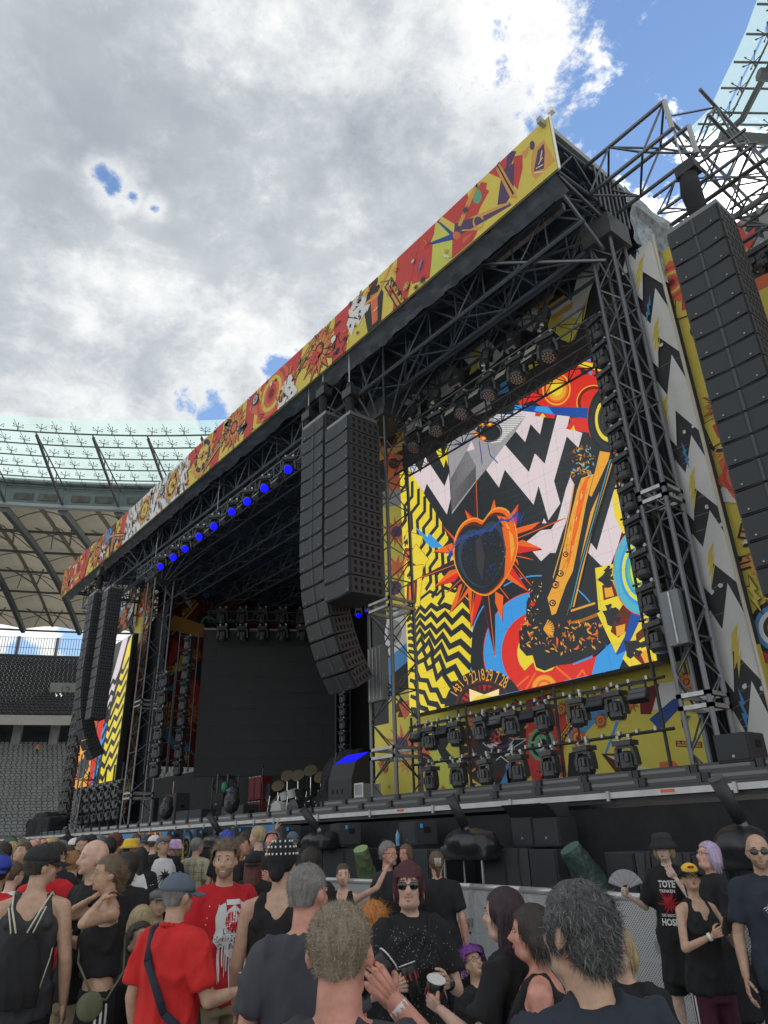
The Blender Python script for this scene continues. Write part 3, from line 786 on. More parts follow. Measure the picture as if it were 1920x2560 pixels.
		for q in (pu, pl_):
			for k in range(5): r0 = .0034 * (1 - abs(k - 2.5) * .22) + .001; m.cap2(q[k], q[k + 1], r0, r0, n=6)
		m.v = [DF(v) for v in m.v]; lp = m.build('lips', mat('lip_pink' if fem else 'lip_natural', (.48, .17, .15) if fem else (.45, .23, .18), .4), t, smooth=True)
		if smile: m = MB(); m.ell(hp(0, .0835, -.0600), (.018, .0060, .0050), HR, 10, 6); m.v = [DF(v) for v in m.v]; m.build('teeth', mat('teeth', (.75, .73, .68), .3), lp, smooth=True)
	if beard:
		m = MB(); m.ell(hp(0, .022, -.042), (.0615 * hw, .0665, .0645), HR, 14, 9); m.ell(hp(0, .069, -.086), (.025, .021, .022), HR, 10, 7); m.ell(hp(0, .045, -.070), (.041 * hw, .042, .038), HR, 12, 8)
		if beard[1] == 'long': m.ell(hp(0, .060, -.11), (.040, .035, .05), HR, 10, 7)
		inv = HR.transposed()
		def drop(c, inv=inv, hc=hc): q = inv @ (Vector(c) - hc); return q.z > -.040 or (abs(q.x) < .022 and -.068 < q.z < -.050 and q.y > .06)
		bc_ = tuple(.45 * a_ + .55 * b_ for a_, b_ in zip(HAIRC[beard[0]], (.42, .26, .19))) if beard[0] != 'dark' else HAIRC['dark']
		submit('beard', m, mat('beard_' + beard[0], bc_, .8, var=.4, vscale=120), t, .008, 1, df=DF, drop=drop, seed=seed, strands=dict(n=200 if lod < 2 else 60, len=.012, w=.0012, nrm=.5, fl=.6, rnd=.3))
	# hair
	st, hcname = hair
	hm_ = hairmat(hcname); m = MB(); inv = HR.transposed()
	def hl(c): return inv @ (Vector(c) - hc)
	S_ = None; drop = None; hv = .011 if lod < 2 else .016
	dens = (1.0, .45, .18, .0)[lod]
	if st in ('short', 'buzz', 'tousled', 'curlyshort'):
		th_ = {'short': .010, 'buzz': .003, 'tousled': .018, 'curlyshort': .024}[st]
		m.ell(hp(0, -.016, .032), (.076 * hw + th_, .092 + th_, .090 + th_), HR, 18, 12); m.ell(hp(0, -.050, -.02), (.060 + th_ * .7, .050 + th_ * .6, .062), HR, 14, 9)
		if st == 'tousled': m.ell(hp(0, .052, .085), (.055, .035, .030), HR, 12, 8)
		def drop(c, hl=hl): q = hl(c); return (q.y > .045 and q.z < .058) or (q.y > .012 and q.z < .022) or (q.y > -.02 and q.z < -.012) or q.z < -.052
		ln = {'short': .024, 'buzz': .015, 'tousled': .042, 'curlyshort': .06}[st]
		S_ = dict(n=int({'short': 2600, 'buzz': 6500, 'tousled': 2200, 'curlyshort': 2600}[st] * dens), len=ln, w=(.0008 if st == 'buzz' else .0011) if st != 'curlyshort' else .0015, nrm=.9 if st != 'short' else .45, fl=.5, rnd=.42 if st != 'curlyshort' else .7, curl=.12 if st != 'curlyshort' else .5, grav=.04, seg=3 if st != 'curlyshort' else 5, flow=lambda c: (HR @ Vector((0, -.5, -.5))))
	elif st in ('long', 'bob', 'fringe'):
		ext = {'long': -.33, 'bob': -.09, 'fringe': -.055}[st]
		m.ell(hp(0, -.018, .028), (.082, .101, .099) if st == 'fringe' else (.085, .104, .100), HR, 18, 12)
		for q in range(9):
			an = math.pi * (.02 + .96 * q / 8) + math.pi
			x, y = .078 * math.cos(an), -.012 + .088 * math.sin(an)
			k2 = .016 if st == 'fringe' else .023; m.cap2(hp(x * .92, y * .95, .02), hp(x * 1.0, y * 1.0, ext * .5), k2, k2 + .003, n=8); m.cap2(hp(x, y, ext * .5), hp(x * .95, y * .9 - (.02 if st == 'long' else 0), ext), k2 + .003, .012, n=8)
		if st == 'fringe':
			for q in range(7): x = -.06 + .02 * q; m.cap2(hp(x, .062 - abs(x) * .35, .085), hp(x * 1.05, .082 - abs(x) * .5, .040), .017, .012, n=8)
			for sg in (-1, 1): m.cap2(hp(sg * .072, .025, .06), hp(sg * .076, .03, -.062), .014, .008, n=8)
		def drop(c, hl=hl, st=st): q = hl(c); return (q.y > .040 and q.z < (.036 if st == 'fringe' else .062) and abs(q.x) < .058) or (q.y > .060 and q.z < .03)
		S_ = dict(n=int(3200 * dens), len=.10 if st == 'long' else .06, w=.0013, nrm=.10, fl=1.2, rnd=.12, curl=.06, grav=.2, flow=lambda c: Vector((0, -.1, -1)))
	elif st in ('ponytail', 'bun', 'updo'):
		m.ell(hp(0, -.016, .028), (.082, .099, .097), HR, 18, 12)
		if st == 'bun': m.ell(hp(0, -.10, .06), (.045, .04, .042), HR, 12, 9)
		elif st == 'updo': m.ell(hp(0, -.095, .01), (.06, .035, .07), HR, 12, 9); m.cap2(hp(0, -.09, -.02), hp(0, -.085, -.12), .04, .02, n=8)
		else: m.cap2(hp(0, -.10, .04), hp(0, -.13, -.06), .032, .036, n=8); m.cap2(hp(0, -.13, -.06), hp(0, -.11, -.20), .036, .016, n=8)
		def drop(c, hl=hl): q = hl(c); return (q.y > .040 and q.z < .062) or (q.y > .012 and q.z < .018) or (q.y > -.02 and q.z < -.03)
		S_ = dict(n=int(2000 * dens), len=.035, w=.0012, nrm=.25, fl=1.0, rnd=.3, curl=.2, grav=.05, flow=lambda c: HR @ Vector((0, -1, -.3)))
	elif st == 'curly':
		m.ell(hp(0, -.03, .03), (.105, .115, .11), HR, 18, 12); m.ell(hp(0, -.06, -.06), (.095, .08, .09), HR, 14, 9)
		def drop(c, hl=hl): q = hl(c); return q.y > .045 and q.z < .062 and abs(q.x) < .07
		S_ = dict(n=int(3600 * dens), len=.075, w=.0016, nrm=.7, fl=.5, rnd=.8, curl=.55, grav=.08, seg=5, flow=lambda c: Vector((0, 0, -1)))
	elif st == 'mop':
		m.ell(hp(0, -.018, .030), (.085, .102, .094), HR, 18, 12); m.ell(hp(0, -.052, -.028), (.072, .056, .066), HR, 14, 9)
		for sg in (-1, 1): m.cap2(hp(sg * .080, .022, .03), hp(sg * .080, .018, -.035), .018, .010, n=8)
		def drop(c, hl=hl): q = hl(c); return (q.y > .048 and q.z < .055) or (q.y > .030 and q.z < -.04) or q.z < -.095
		S_ = dict(n=int(9000 * dens), len=.040, w=.0013, nrm=.30, fl=.8, rnd=.3, curl=.16, grav=.05, seg=6, hl=.22, wave=.7, flow=lambda c: HR @ Vector((0, -.6, -.7)))
	if st != 'bald' and 'cover' not in wear:
		submit('hair', m, [hm_, mat('hair_light_' + hcname, (.30, .30, .30) if hcname == 'saltpepper' else tuple(min(.7, c * 2.3 + .02) for c in HAIRC[hcname]), .45)] if dens else hm_, t, hv, 2, df=DF, drop=drop, strands=S_ if dens else None, seed=seed, wr=.004 if st in ('mop', 'curly', 'tousled') else .0015, wfreq=30)
	elif st == 'bald' and lod < 3: pass
	# clothes
	kind, tc = top[:2]; tm = fab(tc) if isinstance(tc, str) else tc
	g = .015 + .004 * (lod > 1); loose = 1.0 + (.04 if kind in ('tee', 'long', 'polo', 'robe', 'shirt') else .0)
	hem = {'tee': .83, 'polo': .81, 'tank': .84, 'long': .80, 'crop': 1.10, 'robe': .45, 'raglan': .83, 'shirt': .80, 'dress': .56, 'cami': 1.06}[kind]
	if fem and kind == 'tee' and hem > .8: hem = .86
	m = MB()
	def ringz(z, rx, ry, cy=0): return (0, cy, z, rx * W * f2 * loose + g, ry * f2 * loose + g)
	rings = []
	if hem < .80: rings += [(0, 0, hem, .20 * f2, .155 * fx), (0, 0, .80, .18 * f2, .14 * fx)]
	elif hem < 1.0: rings.append((0, 0, hem, .160 * hips * f2 + g + .012, .118 * fx + g + .012))
	if hem < 1.0: rings += [(0, 0, .95, .158 * hips * f2 + g + .008, .115 * fx + g + .01), (0, 0, 1.05, (.140 if fem else .150) * fx * (1.02 if kind != 'tank' else 1) + g, .108 * fx + g)]
	else: rings.append((0, 0, hem, .128 * f2 + g, .100 * fx + g))
	rings += [(0, .008, 1.17, .140 * W * f2 + g, .112 * f2 + g), (0, .012 if fem else .008, 1.28, .158 * W * f2 + g, (.128 if fem else .118) * f2 + g), (0, 0, 1.37, .158 * W * f2 + g, .105 * f2 + g)]
	strap = kind in ('tank', 'cami', 'crop')
	if not strap: rings += [(0, -.006, 1.43, .125 * W * f2 + g, .085 * f2 + g * .8), (0, -.008, 1.478, .070 + g * .5, .064 + g * .4)]
	else: rings[-1] = (0, 0, 1.345, .150 * W * f2 + g * .8, .108 * f2 + g * .6)
	m.loft(rings, n=24)
	if not strap:
		frac = {'tee': .72, 'polo': .78, 'raglan': .85, 'robe': .95, 'shirt': .8, 'long': 2.0, 'dress': .9}[kind]
		for sg in (-1, 1):
			S, e, w_ = wrists[sg]
			m.cap2((sg * .05, -.008, 1.440), S, .050 + g * .4, .050 * f2 + g * .8, n=nn)
			if frac <= 1:
				en = S + (e - S) * frac; m.tube(S, en, .050 * f2 + g, .050 * f2 + g + .004, n=nn)
				m.ell(S, .052 * f2 + g * .6, nu=nn, nv=8)
			else: m.cap2(S, e, .052 * f2 + g, .044 * f2 + g, n=nn); m.cap2(e, e + (w_ - e) * .95, .044 * f2 + g, .030 * f2 + g, n=nn)
	else:
		wS = .052 if kind == 'tank' else .012
		for sg in (-1, 1):
			xo = .105 * W * f2 if kind == 'tank' else .095 * W
			for y0, y1 in ((.085 * f2, .02), (-.095 * f2, -.03)):
				m.cap2((sg * xo, y0 + (.01 if y0 > 0 else -.004), 1.33), (sg * xo * .82, y1 * .8 - .005, 1.465 if kind == 'tank' else 1.455), max(.018, wS * .62), max(.012, wS * .5), n=8)
			if kind == 'tank': m.cap2((sg * xo * .82, .016, 1.462), (sg * xo * .82, -.03, 1.462), .024, .024, n=8); m.ell((sg * .07, 0, 1.36), (.075 * W, .105 * f2 + g * .7, .06), None, 12, 8)
			else: m.cap2((sg * xo * .82, .016, 1.455), (sg * xo * .82, -.03, 1.455), .012, .012, n=8)
	dec = []
	if decal and lod < 3: dec = decal(seed)
	submit({'tee': 'tee_shirt', 'polo': 'polo_shirt', 'tank': 'tank_top', 'long': 'long_sleeve_top', 'crop': 'crop_top', 'robe': 'long_robe', 'raglan': 'raglan_shirt', 'shirt': 'checked_shirt', 'dress': 'long_tee_shirt', 'cami': 'strap_top'}[kind], m, tm, t, vx * 1.05, (4, 4, 3, 2)[lod], wr=(.016, .016, .012, .0)[lod], wfreq=7.5, df=DF, decals=dec, seed=seed)
	if kind == 'polo' and lod < 2:
		m = MB()
		for q in range(16):
			a0, a1 = 2 * math.pi * q / 16, 2 * math.pi * (q + 1) / 16
			m.tube((.068 * math.cos(a0), -.010 + .062 * math.sin(a0), 1.476 - .018 * math.sin(a0)), (.068 * math.cos(a1), -.010 + .062 * math.sin(a1), 1.480 - .018 * math.sin(a1)), .013, n=6)
		m.v = [DF(v) for v in m.v]; m.build('collar', tm, t, smooth=True)
	if kind == 'raglan':
		for sg in (-1, 1):
			S, e, w_ = wrists[sg]; m = MB(); m.cap2((sg * .07, -.008, 1.455), S, .060, .066 * f2 + g, n=nn); m.tube(S, S + (e - S) * .9, .060 * f2 + g, .066 * f2 + g, n=nn); submit('sleeve', m, fab('black'), t, vx, 2, df=DF, wr=.004, wfreq=9, seed=seed)
	bk, bc = bottom; bmn = fab(bc); m = MB()
	if not sit:
		if bk in ('pants', 'shorts', 'wide'):
			m.loft([(0, 0, .78, .150 * f2 * hips + .02, .11 * fx + .02), (0, 0, .92, .160 * hips * f2 + .006, .112 * fx + .006), (0, 0, 1.0, .148 * fx + .002, .106 * fx + .004)], n=20)
			for sg in (-1, 1):
				if bk == 'shorts': m.tube((sg * .088, 0, .88), (sg * .105, .02, .47), .100 * f2, .095 * f2, n=nn)
				else:
					k_ = .022 if bk == 'wide' else .0
					m.cap2((sg * .088, 0, .88), (sg * .102, .015, .49), .098 * f2, .076 + k_, n=nn); m.tube((sg * .102, .015, .49), (sg * .11, -.005, .07), .076 + k_, .062 + k_, n=nn)
		dec2 = side_decal(seed) if (side_decal and lod < 3) else []
		submit({'pants': 'trousers', 'shorts': 'shorts', 'wide': 'track_trousers'}[bk], m, bmn, t, vx * 1.2, 3, df=DF, wr=(.006 if lod < 3 else 0), wfreq=6, decals=dec2, seed=seed + 3)
		if lod < 2:
			for sg in (-1, 1):
				m = MB(); m.ell((sg * .11, .04, .045), (.045, .125, .05), None, 12, 8); m.ell((sg * .11, -.03, .07), (.04, .06, .05), None, 12, 8); submit('shoe', m, fab('black'), t, .014, 2, df=DF)
	else:
		for sg in (-1, 1):
			m.cap2((sg * .09, 0, .91), (sg * .17, .38, 1.14), .10, .072, n=nn)
		m.loft([(0, 0, .79, .17 * f2, .13), (0, 0, .92, .165 * f2, .125), (0, 0, 1.0, .15 * f2, .11)], n=18)
		if bk == 'pants':
			for sg in (-1, 1): m.tube((sg * .17, .39, 1.15), (sg * .14, .50, .90), .072, .055, n=nn)
		submit('trousers', m, bmn, t, vx * 1.2, 3, df=DF, wr=.005, wfreq=6, seed=seed + 3)
		m = MB()
		for sg in (-1, 1): m.ell((sg * .13, .57, .84), (.045, .12, .045), None, 12, 8)
		submit('shoes', m, fab('black'), t, .014, 2, df=DF)
	# things worn
	def put(m, name, mt, par=t, smooth=True): m.v = [DF(v) for v in m.v]; return m.build(name, mt, par, smooth=smooth)
	for w in wear:
		if isinstance(w, str): w = (w,)
		k = w[0]
		if k == 'cap':
			br = R(w[2]) if len(w) > 2 else 0
			R2 = HR @ Matrix.Rotation(br, 3, 'Z') @ Matrix.Rotation(R(-4), 3, 'X')
			m = MB(); pr = []
			for q in range(8): aa = math.pi / 2 * q / 7; pr.append((.097 * math.cos(aa) + .001, .100 * math.sin(aa)))
			m.lathe(hp(0, -.014, .030), pr, n=20, rot=R2, sy=1.14, sx=.92); m.tube(hc + R2 @ Vector((0, -.014, .128)), hc + R2 @ Vector((0, -.014, .136)), .008, n=8)
			cp = put(m, 'cap', fab(w[1]) if w[1] in FAB else w[1])
			m = MB(); pts = []; NB = 12
			for q in range(NB + 1):
				an = math.pi * q / NB; x = .078 * math.cos(an); y0 = -.014 + .108 * math.sin(max(.25, min(math.pi - .25, an))); pts.append((x, y0 - .01, x * 1.02, .085 + .085 * math.sin(an)))
			vs_ = []
			for (x0, y0, x1, y1) in pts:
				dr = -.35 * (x0 / .078) ** 2 * .04
				vs_ += [hc + R2 @ Vector((x0, y0, .036 + dr)), hc + R2 @ Vector((x1, y1, .018 + dr)), hc + R2 @ Vector((x0, y0, .031 + dr)), hc + R2 @ Vector((x1, y1, .013 + dr))]
			fs = []
			for q in range(NB): a_ = 4 * q; fs += [(a_, a_ + 1, a_ + 5, a_ + 4), (a_ + 2, a_ + 6, a_ + 7, a_ + 3), (a_ + 1, a_ + 3, a_ + 7, a_ + 5)]
			m.add(vs_, fs)
			if len(w) > 4:
				m2 = MB(); m2.ell(hc + R2 @ Vector((0, .030, .062)), (.070, .075, .058), R2, 14, 9); put(m2, 'front_panel', fab(w[4]), cp)
				m2 = MB(); m2.ell(hc + R2 @ Vector((0, .098, .072)), (.030, .010, .016), R2, 10, 6); put(m2, 'cap_patch', fab('orange'), cp); m2 = MB(); m2.box(hc + R2 @ Vector((0, .107, .072)), (.046, .006, .009), R2); put(m2, 'cap_lettering', fab('black'), cp)
			m.v = [DF(v) for v in m.v]; m.build('brim', fab(w[3]) if len(w) > 3 else (fab(w[1]) if w[1] in FAB else w[1]), cp, smooth=True)
		elif k == 'bucket':
			m = MB(); m.lathe(hp(0, -.012, .0), [(.150, .005), (.110, .045), (.100, .06), (.096, .10), (.080, .128), (.04, .136)], n=22, rot=HR, sy=1.05, sx=.95); put(m, 'bucket_hat', fab(w[1]) if isinstance(w[1], str) else w[1])
		elif k == 'beanie':
			m = MB(); m.ell(hp(0, -.018, .045), (.090, .108, .096), HR, 16, 11); m.lathe(hp(0, -.016, .03), [(.094, .0), (.097, .02), (.094, .04)], n=18, rot=HR, sy=1.14, sx=.94); put(m, 'beanie', fab(w[1]))
		elif k == 'flatcap':
			m = MB(); m.ell(hp(0, -.004, .070), (.092, .115, .050), HR, 16, 10); m.ell(hp(0, .095, .045), (.062, .045, .010), HR, 14, 6); put(m, 'flat_cap', fab(w[1]))
		elif k == 'bandana':
			m = MB(); m.ell(hp(0, -.020, .040), (.091, .110, .100), HR, 18, 12); m.ell(hp(0, -.095, -.02), (.055, .03, .075), HR, 12, 8); m.ell(hp(0, -.125, -.055), (.022, .02, .03), HR, 10, 7)
			def dropb(c, hl=hl): q = hl(c); return (q.y > .03 and q.z < .05) or (q.y > -.02 and q.z < -.01)
			wm = mat('bandana_print', (.75, .75, .75), .9)
			bo = submit('bandana', m, fab('black'), t, .010, 2, df=DF, drop=dropb, wr=.002, seed=seed)
			m = MB(); rr_ = random.Random(3)
			for row in range(3):
				for q in range(14 - row * 3):
					an = -.2 + (math.pi + .4) * q / (13 - row * 3) + math.pi
					el = R(8 + 22 * row); p = Vector((.0935 * math.cos(an) * math.cos(el), -.020 + .113 * math.sin(an) * math.cos(el), .040 + .103 * math.sin(el)))
					m.ell(hp(*p), (.006, .006, .007), HR, 6, 4)
			put(m, 'dot_print', wm, bo)
		elif k in ('shades', 'glasses'):
			fm = mat('glasses_frame', (.02, .02, .02), .25) if k == 'shades' or len(w) < 2 else mat('glasses_gold', (.55, .40, .18), .3, .8)
			m = MB()
			for sg in (-1, 1):
				pts = [hp(sg * .032 + .0245 * math.cos(q * math.pi / 6), .090 - .004 * abs(math.cos(q * math.pi / 6)), .006 + .0175 * math.sin(q * math.pi / 6)) for q in range(13)]
				m.path(pts, .0024 if k == 'shades' else .0014, n=5)
				m.tube(hp(sg * .058, .084, .012), hp(sg * .078, .0, .010), .0022, n=5)
			m.tube(hp(-.008, .094, .010), hp(.008, .094, .010), .002, n=5); go = put(m, 'sunglasses' if k == 'shades' else 'glasses', fm)
			if k == 'shades':
				for sg in (-1, 1):
					m = MB(); m.ell(hp(sg * .032, .089, .004), (.0265, .004, .0205), HR, 14, 7); put(m, 'lens', mat('shade_lens', (.008, .008, .010), .06, coat=.8), go)
		elif k == 'headphones' : pass
		elif k == 'strapbag':   # cross strap + bag: (strapbag, side, colour)
			sg = w[1]; m = MB()
			ty = .135 * f2; pts = [Vector((sg * .10, .02, 1.475)), Vector((sg * .06, ty, 1.36)), Vector((-sg * .06, ty + .02, 1.15)), Vector((-sg * .17 * f2, .06, .98)), Vector((-sg * .19 * f2, -.02, .95)), Vector((-sg * .10, -ty, 1.08)), Vector((sg * .04, -ty - .01, 1.32)), Vector((sg * .10, -.06, 1.47)), Vector((sg * .10, .02, 1.475))]
			for a_, b_ in zip(pts[:-1], pts[1:]):
				m.tube(a_, b_, .013 if len(w) < 4 else w[3], n=6)
			bo = thing_child('shoulder_strap', m, fab(w[2]), t, DF)
			m = MB(); bz = .62 if len(w) > 3 and w[3] < .01 else 1; m.ell((-sg * .19 * f2, -.05 + (.12 if bz < 1 else 0), .86 + (.07 if bz < 1 else 0)), (.05 * bz, .13 * bz, .13 * bz), None, 14, 9); submit('shoulder_bag', m, fab(w[2]), t, .014, 2, df=DF, wr=.004)
		elif k == 'sportbag':
			m = MB(); m.loft([(0, -.19, .92, .14, .05), (0, -.205, 1.0, .15, .06), (0, -.20, 1.12, .14, .055), (0, -.18, 1.24, .10, .035), (0, -.165, 1.30, .05, .02)], n=18); so = submit('drawstring_bag', m, fab('black'), t, .010, 2, df=DF, wr=.008, wfreq=10, seed=9)
			m = MB()
			for sg in (-1, 1):
				m.path([Vector((sg * .03, -.19, 1.29)), Vector((sg * .085, -.145, 1.42)), Vector((sg * .11, -.05, 1.49)), Vector((sg * .12, .06, 1.44))], .0055, n=6); m.path([Vector((sg * .05, -.185, 1.26)), Vector((sg * .105, -.14, 1.42))], .0045, n=6); m.path([Vector((sg * .13, -.17, .97)), Vector((sg * .16, -.10, 1.15)), Vector((sg * .15, .06, 1.32))], .004, n=5)
			put(m, 'cord', mat('cream_cord', (.62, .58, .48), .8), t)
		elif k == 'wristband':
			S, e, w_ = wrists[w[1]]; d = (w_ - e).normalized(); m = MB(); m.tube(w_ - d * .03, w_ - d * .008, .031, .030, n=12); put(m, 'wristband', fab(w[2]) if len(w) > 2 else M_['white'])
		elif k == 'watch':
			S, e, w_ = wrists[w[1]]; d = (w_ - e).normalized(); m = MB(); m.tube(w_ - d * .03, w_ - d * .008, .031, .030, n=12); wo = put(m, 'watch_strap', fab('black')); m = MB(); m.box(w_ - d * .02 + Vector((0, .03, .01)), (.03, .012, .034)); put(m, 'watch_face', M_['lens'], wo)
		elif k == 'necklace':
			m = MB(); pts = [Vector((.062 * math.cos(q), .03 + .085 * abs(math.sin(q)) * (1.25 if fem else 1), 1.46 - .16 * math.sin(q) ** 2)) for q in np.linspace(0, math.pi, 11)]
			m.path(pts, .0022, n=5); no = put(m, 'necklace', mat('silver', (.7, .68, .6), .25, .9)); m = MB(); m.ell(pts[5], (.008, .003, .009), None, 8, 5); put(m, 'pendant', MATS['silver'], no)
		elif k == 'earring':
			for sg in (-1, 1): m = MB(); m.path([hp(sg * .083, -.005 + .018 * math.sin(q), -.058 + .018 * math.cos(q)) for q in np.linspace(0, 6.28, 10)], .0018, n=5); put(m, 'earring', mat('silver', (.7, .68, .6), .25, .9))
		elif k == 'clip':
			m = MB()
			for q in range(5): m.cap2(hp(-.03 + .015 * q, -.135, .05), hp(-.025 + .013 * q, -.14, -.02), .006, .004, n=6)
			put(m, 'hair_clip', mat('pale_clip', (.55, .50, .42), .3))
		elif k == 'hairband':
			m = MB(); m.path([hp(.090 * math.cos(q), .0, .035 + .098 * math.sin(q)) for q in np.linspace(0, math.pi, 14)], .008, n=6); put(m, 'hair_band', fab('black'))
		elif k == 'tattoo':
			S, e, w_ = wrists[w[1]]; m = MB(); d = (e - S).normalized(); c_ = S + d * .17 + Vector((w[1] * .036, -.022, 0))
			for q in range(7): m.tube(c_ + Vector((0, -.012 * (q % 3 - 1), .02 - .008 * q)), c_ + Vector((0, .018 - .012 * (q % 3 - 1), .025 - .008 * q)), .003, n=4)
			put(m, 'tattoo', mat('tattoo_ink', (.06, .07, .08), .6))
		elif k == 'fan':
			S, e, w_ = wrists[w[1]]; c_ = w_ + Vector((0, .03, .05)); m = MB(); n_ = 14
			for q in range(n_):
				a0, a1 = R(20 + 140 * q / n_), R(20 + 140 * (q + 1) / n_); zz = .006 * (q % 2)
				m.add([c_ + Vector((.04 * math.cos(a0), zz, .04 * math.sin(a0))), c_ + Vector((.17 * math.cos(a0), zz, .17 * math.sin(a0))), c_ + Vector((.17 * math.cos(a1), .006 - zz, .17 * math.sin(a1))), c_ + Vector((.04 * math.cos(a1), .006 - zz, .04 * math.sin(a1)))], [(0, 1, 2, 3)])
			place_prop(m, 'hand_fan', 'open grey folding fan in the hand of the woman in the bucket hat', 'fan', mat('fan_paper', (.35, .34, .38), .8), t, DF, s, rz, base)
		elif k == 'mobile':
			S, e, w_ = wrists[w[1]]; d = (w_ - e).normalized(); c_ = w_ + d * .10 + Vector((-w[1] * .02, .02, .03)); m = MB(); m.box(c_, (.078, .012, .155), Matrix.Rotation(-.5, 3, 'X'));
			place_prop(m, 'mobile_phone', w[2], 'phone', M_['blackg'], t, DF, s, rz, base)
	return t
def thing_child(name, m, mt, t, DF): m.v = [DF(v) for v in m.v]; return m.build(name, mt, t, smooth=True)
cup_jobs = []
def to_world(v, s, rz, base): c, d = math.cos(rz), math.sin(rz); return Vector((base.x + s * (v[0] * c - v[1] * d), base.y + s * (v[0] * d + v[1] * c), base.z + s * v[2]))
def place_prop(m, name, label, cat, mt, t, DF, s, rz, base):
	V = [to_world(DF(v), s, rz, base) for v in m.v]; c = sum(V, Vector()) / len(V); m.v = [tuple(v - c) for v in V]
	o = m.build(name, mt, None); o.location = c; tag(o, label, cat); return o
def make_cups():
	sleeve = mat('cup_print_black', (.016, .016, .018), .35); rimm = mat('cup_rim_white', (.72, .72, .70), .4); redm = mat('cup_mark_red', (.35, .03, .03), .5); beer = mat('beer', (.45, .26, .05), .2)
	for (t, cc, ax, label, DF, s, rz, base, sc) in cup_jobs:
		a = to_world(DF(cc), s, rz, base); b = to_world(DF(cc + ax * .1), s, rz, base); d = (b - a).normalized()
		q = Vector((0, 0, 1)).rotation_difference(d)
		o = thing('drink_cup', label, 'cup', a); o.rotation_mode = 'QUATERNION'; o.rotation_quaternion = q; o.scale = (sc, sc, sc)
		m = MB(); m.lathe((0, 0, -.06), [(.031, 0), (.0335, .04), (.037, .09), (.040, .132)], n=20); m.build('cup_wall', sleeve, o, smooth=True)
		m = MB()
		for k in range(20):
			a0, a1 = k * math.pi / 10, (k + 1) * math.pi / 10; m.tube((.0405 * math.cos(a0), .0405 * math.sin(a0), .074), (.0405 * math.cos(a1), .0405 * math.sin(a1), .074), .0028, n=5)
		m.build('rim', rimm, o, smooth=True)
		m = MB(); m.lathe((0, 0, .0), [(.0385, .0735), (.0385, .0745)], n=18); m.build('inside', rimm, o)
		m = MB()
		for k in range(9): a0 = k * 2 * math.pi / 9; m.box((.0385 * math.cos(a0), .0385 * math.sin(a0), .02), (.004, .010, .03), a0)
		m.build('cup_mark', redm, o)
# flat print as layered shapes
PAL = dict(yel=(222, 200, 52), lime=(205, 212, 60), blk=(40, 44, 47), char=(58, 58, 62), pink=(212, 198, 200), wht=(222, 222, 220), red=(208, 48, 38), ora=(226, 100, 36), gold=(222, 156, 52), dgold=(160, 100, 30), blu=(58, 146, 212), navy=(28, 74, 152), brn=(92, 44, 30), grn=(92, 176, 130), pur=(86, 62, 104), gry=(150, 148, 150), dred=(120, 30, 28), cream=(236, 214, 150), teal=(80, 170, 190), slate=(50, 66, 82))
def pmat(c, led, gain=1.0):
	col = s2l(*PAL[c])
	if led: return mat('screen_' + c, (.012, .012, .013), .4, emit=col, estr=.76, spec=.25)
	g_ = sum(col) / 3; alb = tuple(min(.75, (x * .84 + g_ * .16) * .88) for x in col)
	alb = tuple(min(.84, x * gain) for x in alb); return mat(('print_' if gain == 1 else 'lit_print_') + c, alb, .72, var=.06, vscale=1.5, bump=.55, bscale=1.6)  # raised albedo paints in the light that shaded prints lack
def clip_poly(pts, x0, x1, z0, z1):
	def cl(P, ins, inter):
		o = []
		for i in range(len(P)):
			a, b = P[i - 1], P[i]
			if ins(b):
				if not ins(a): o.append(inter(a, b))
				o.append(b)
			elif ins(a): o.append(inter(a, b))
		return o
	def ix(v): return lambda a, b: (v, a[1] + (b[1] - a[1]) * (v - a[0]) / (b[0] - a[0]))
	def iz(v): return lambda a, b: (a[0] + (b[0] - a[0]) * (v - a[1]) / (b[1] - a[1]), v)
	for ins, it in ((lambda p: p[0] >= x0, ix(x0)), (lambda p: p[0] <= x1, ix(x1)), (lambda p: p[1] >= z0, iz(z0)), (lambda p: p[1] <= z1, iz(z1))):
		if len(pts) < 3: return []
		pts = cl(pts, ins, it)
	return pts
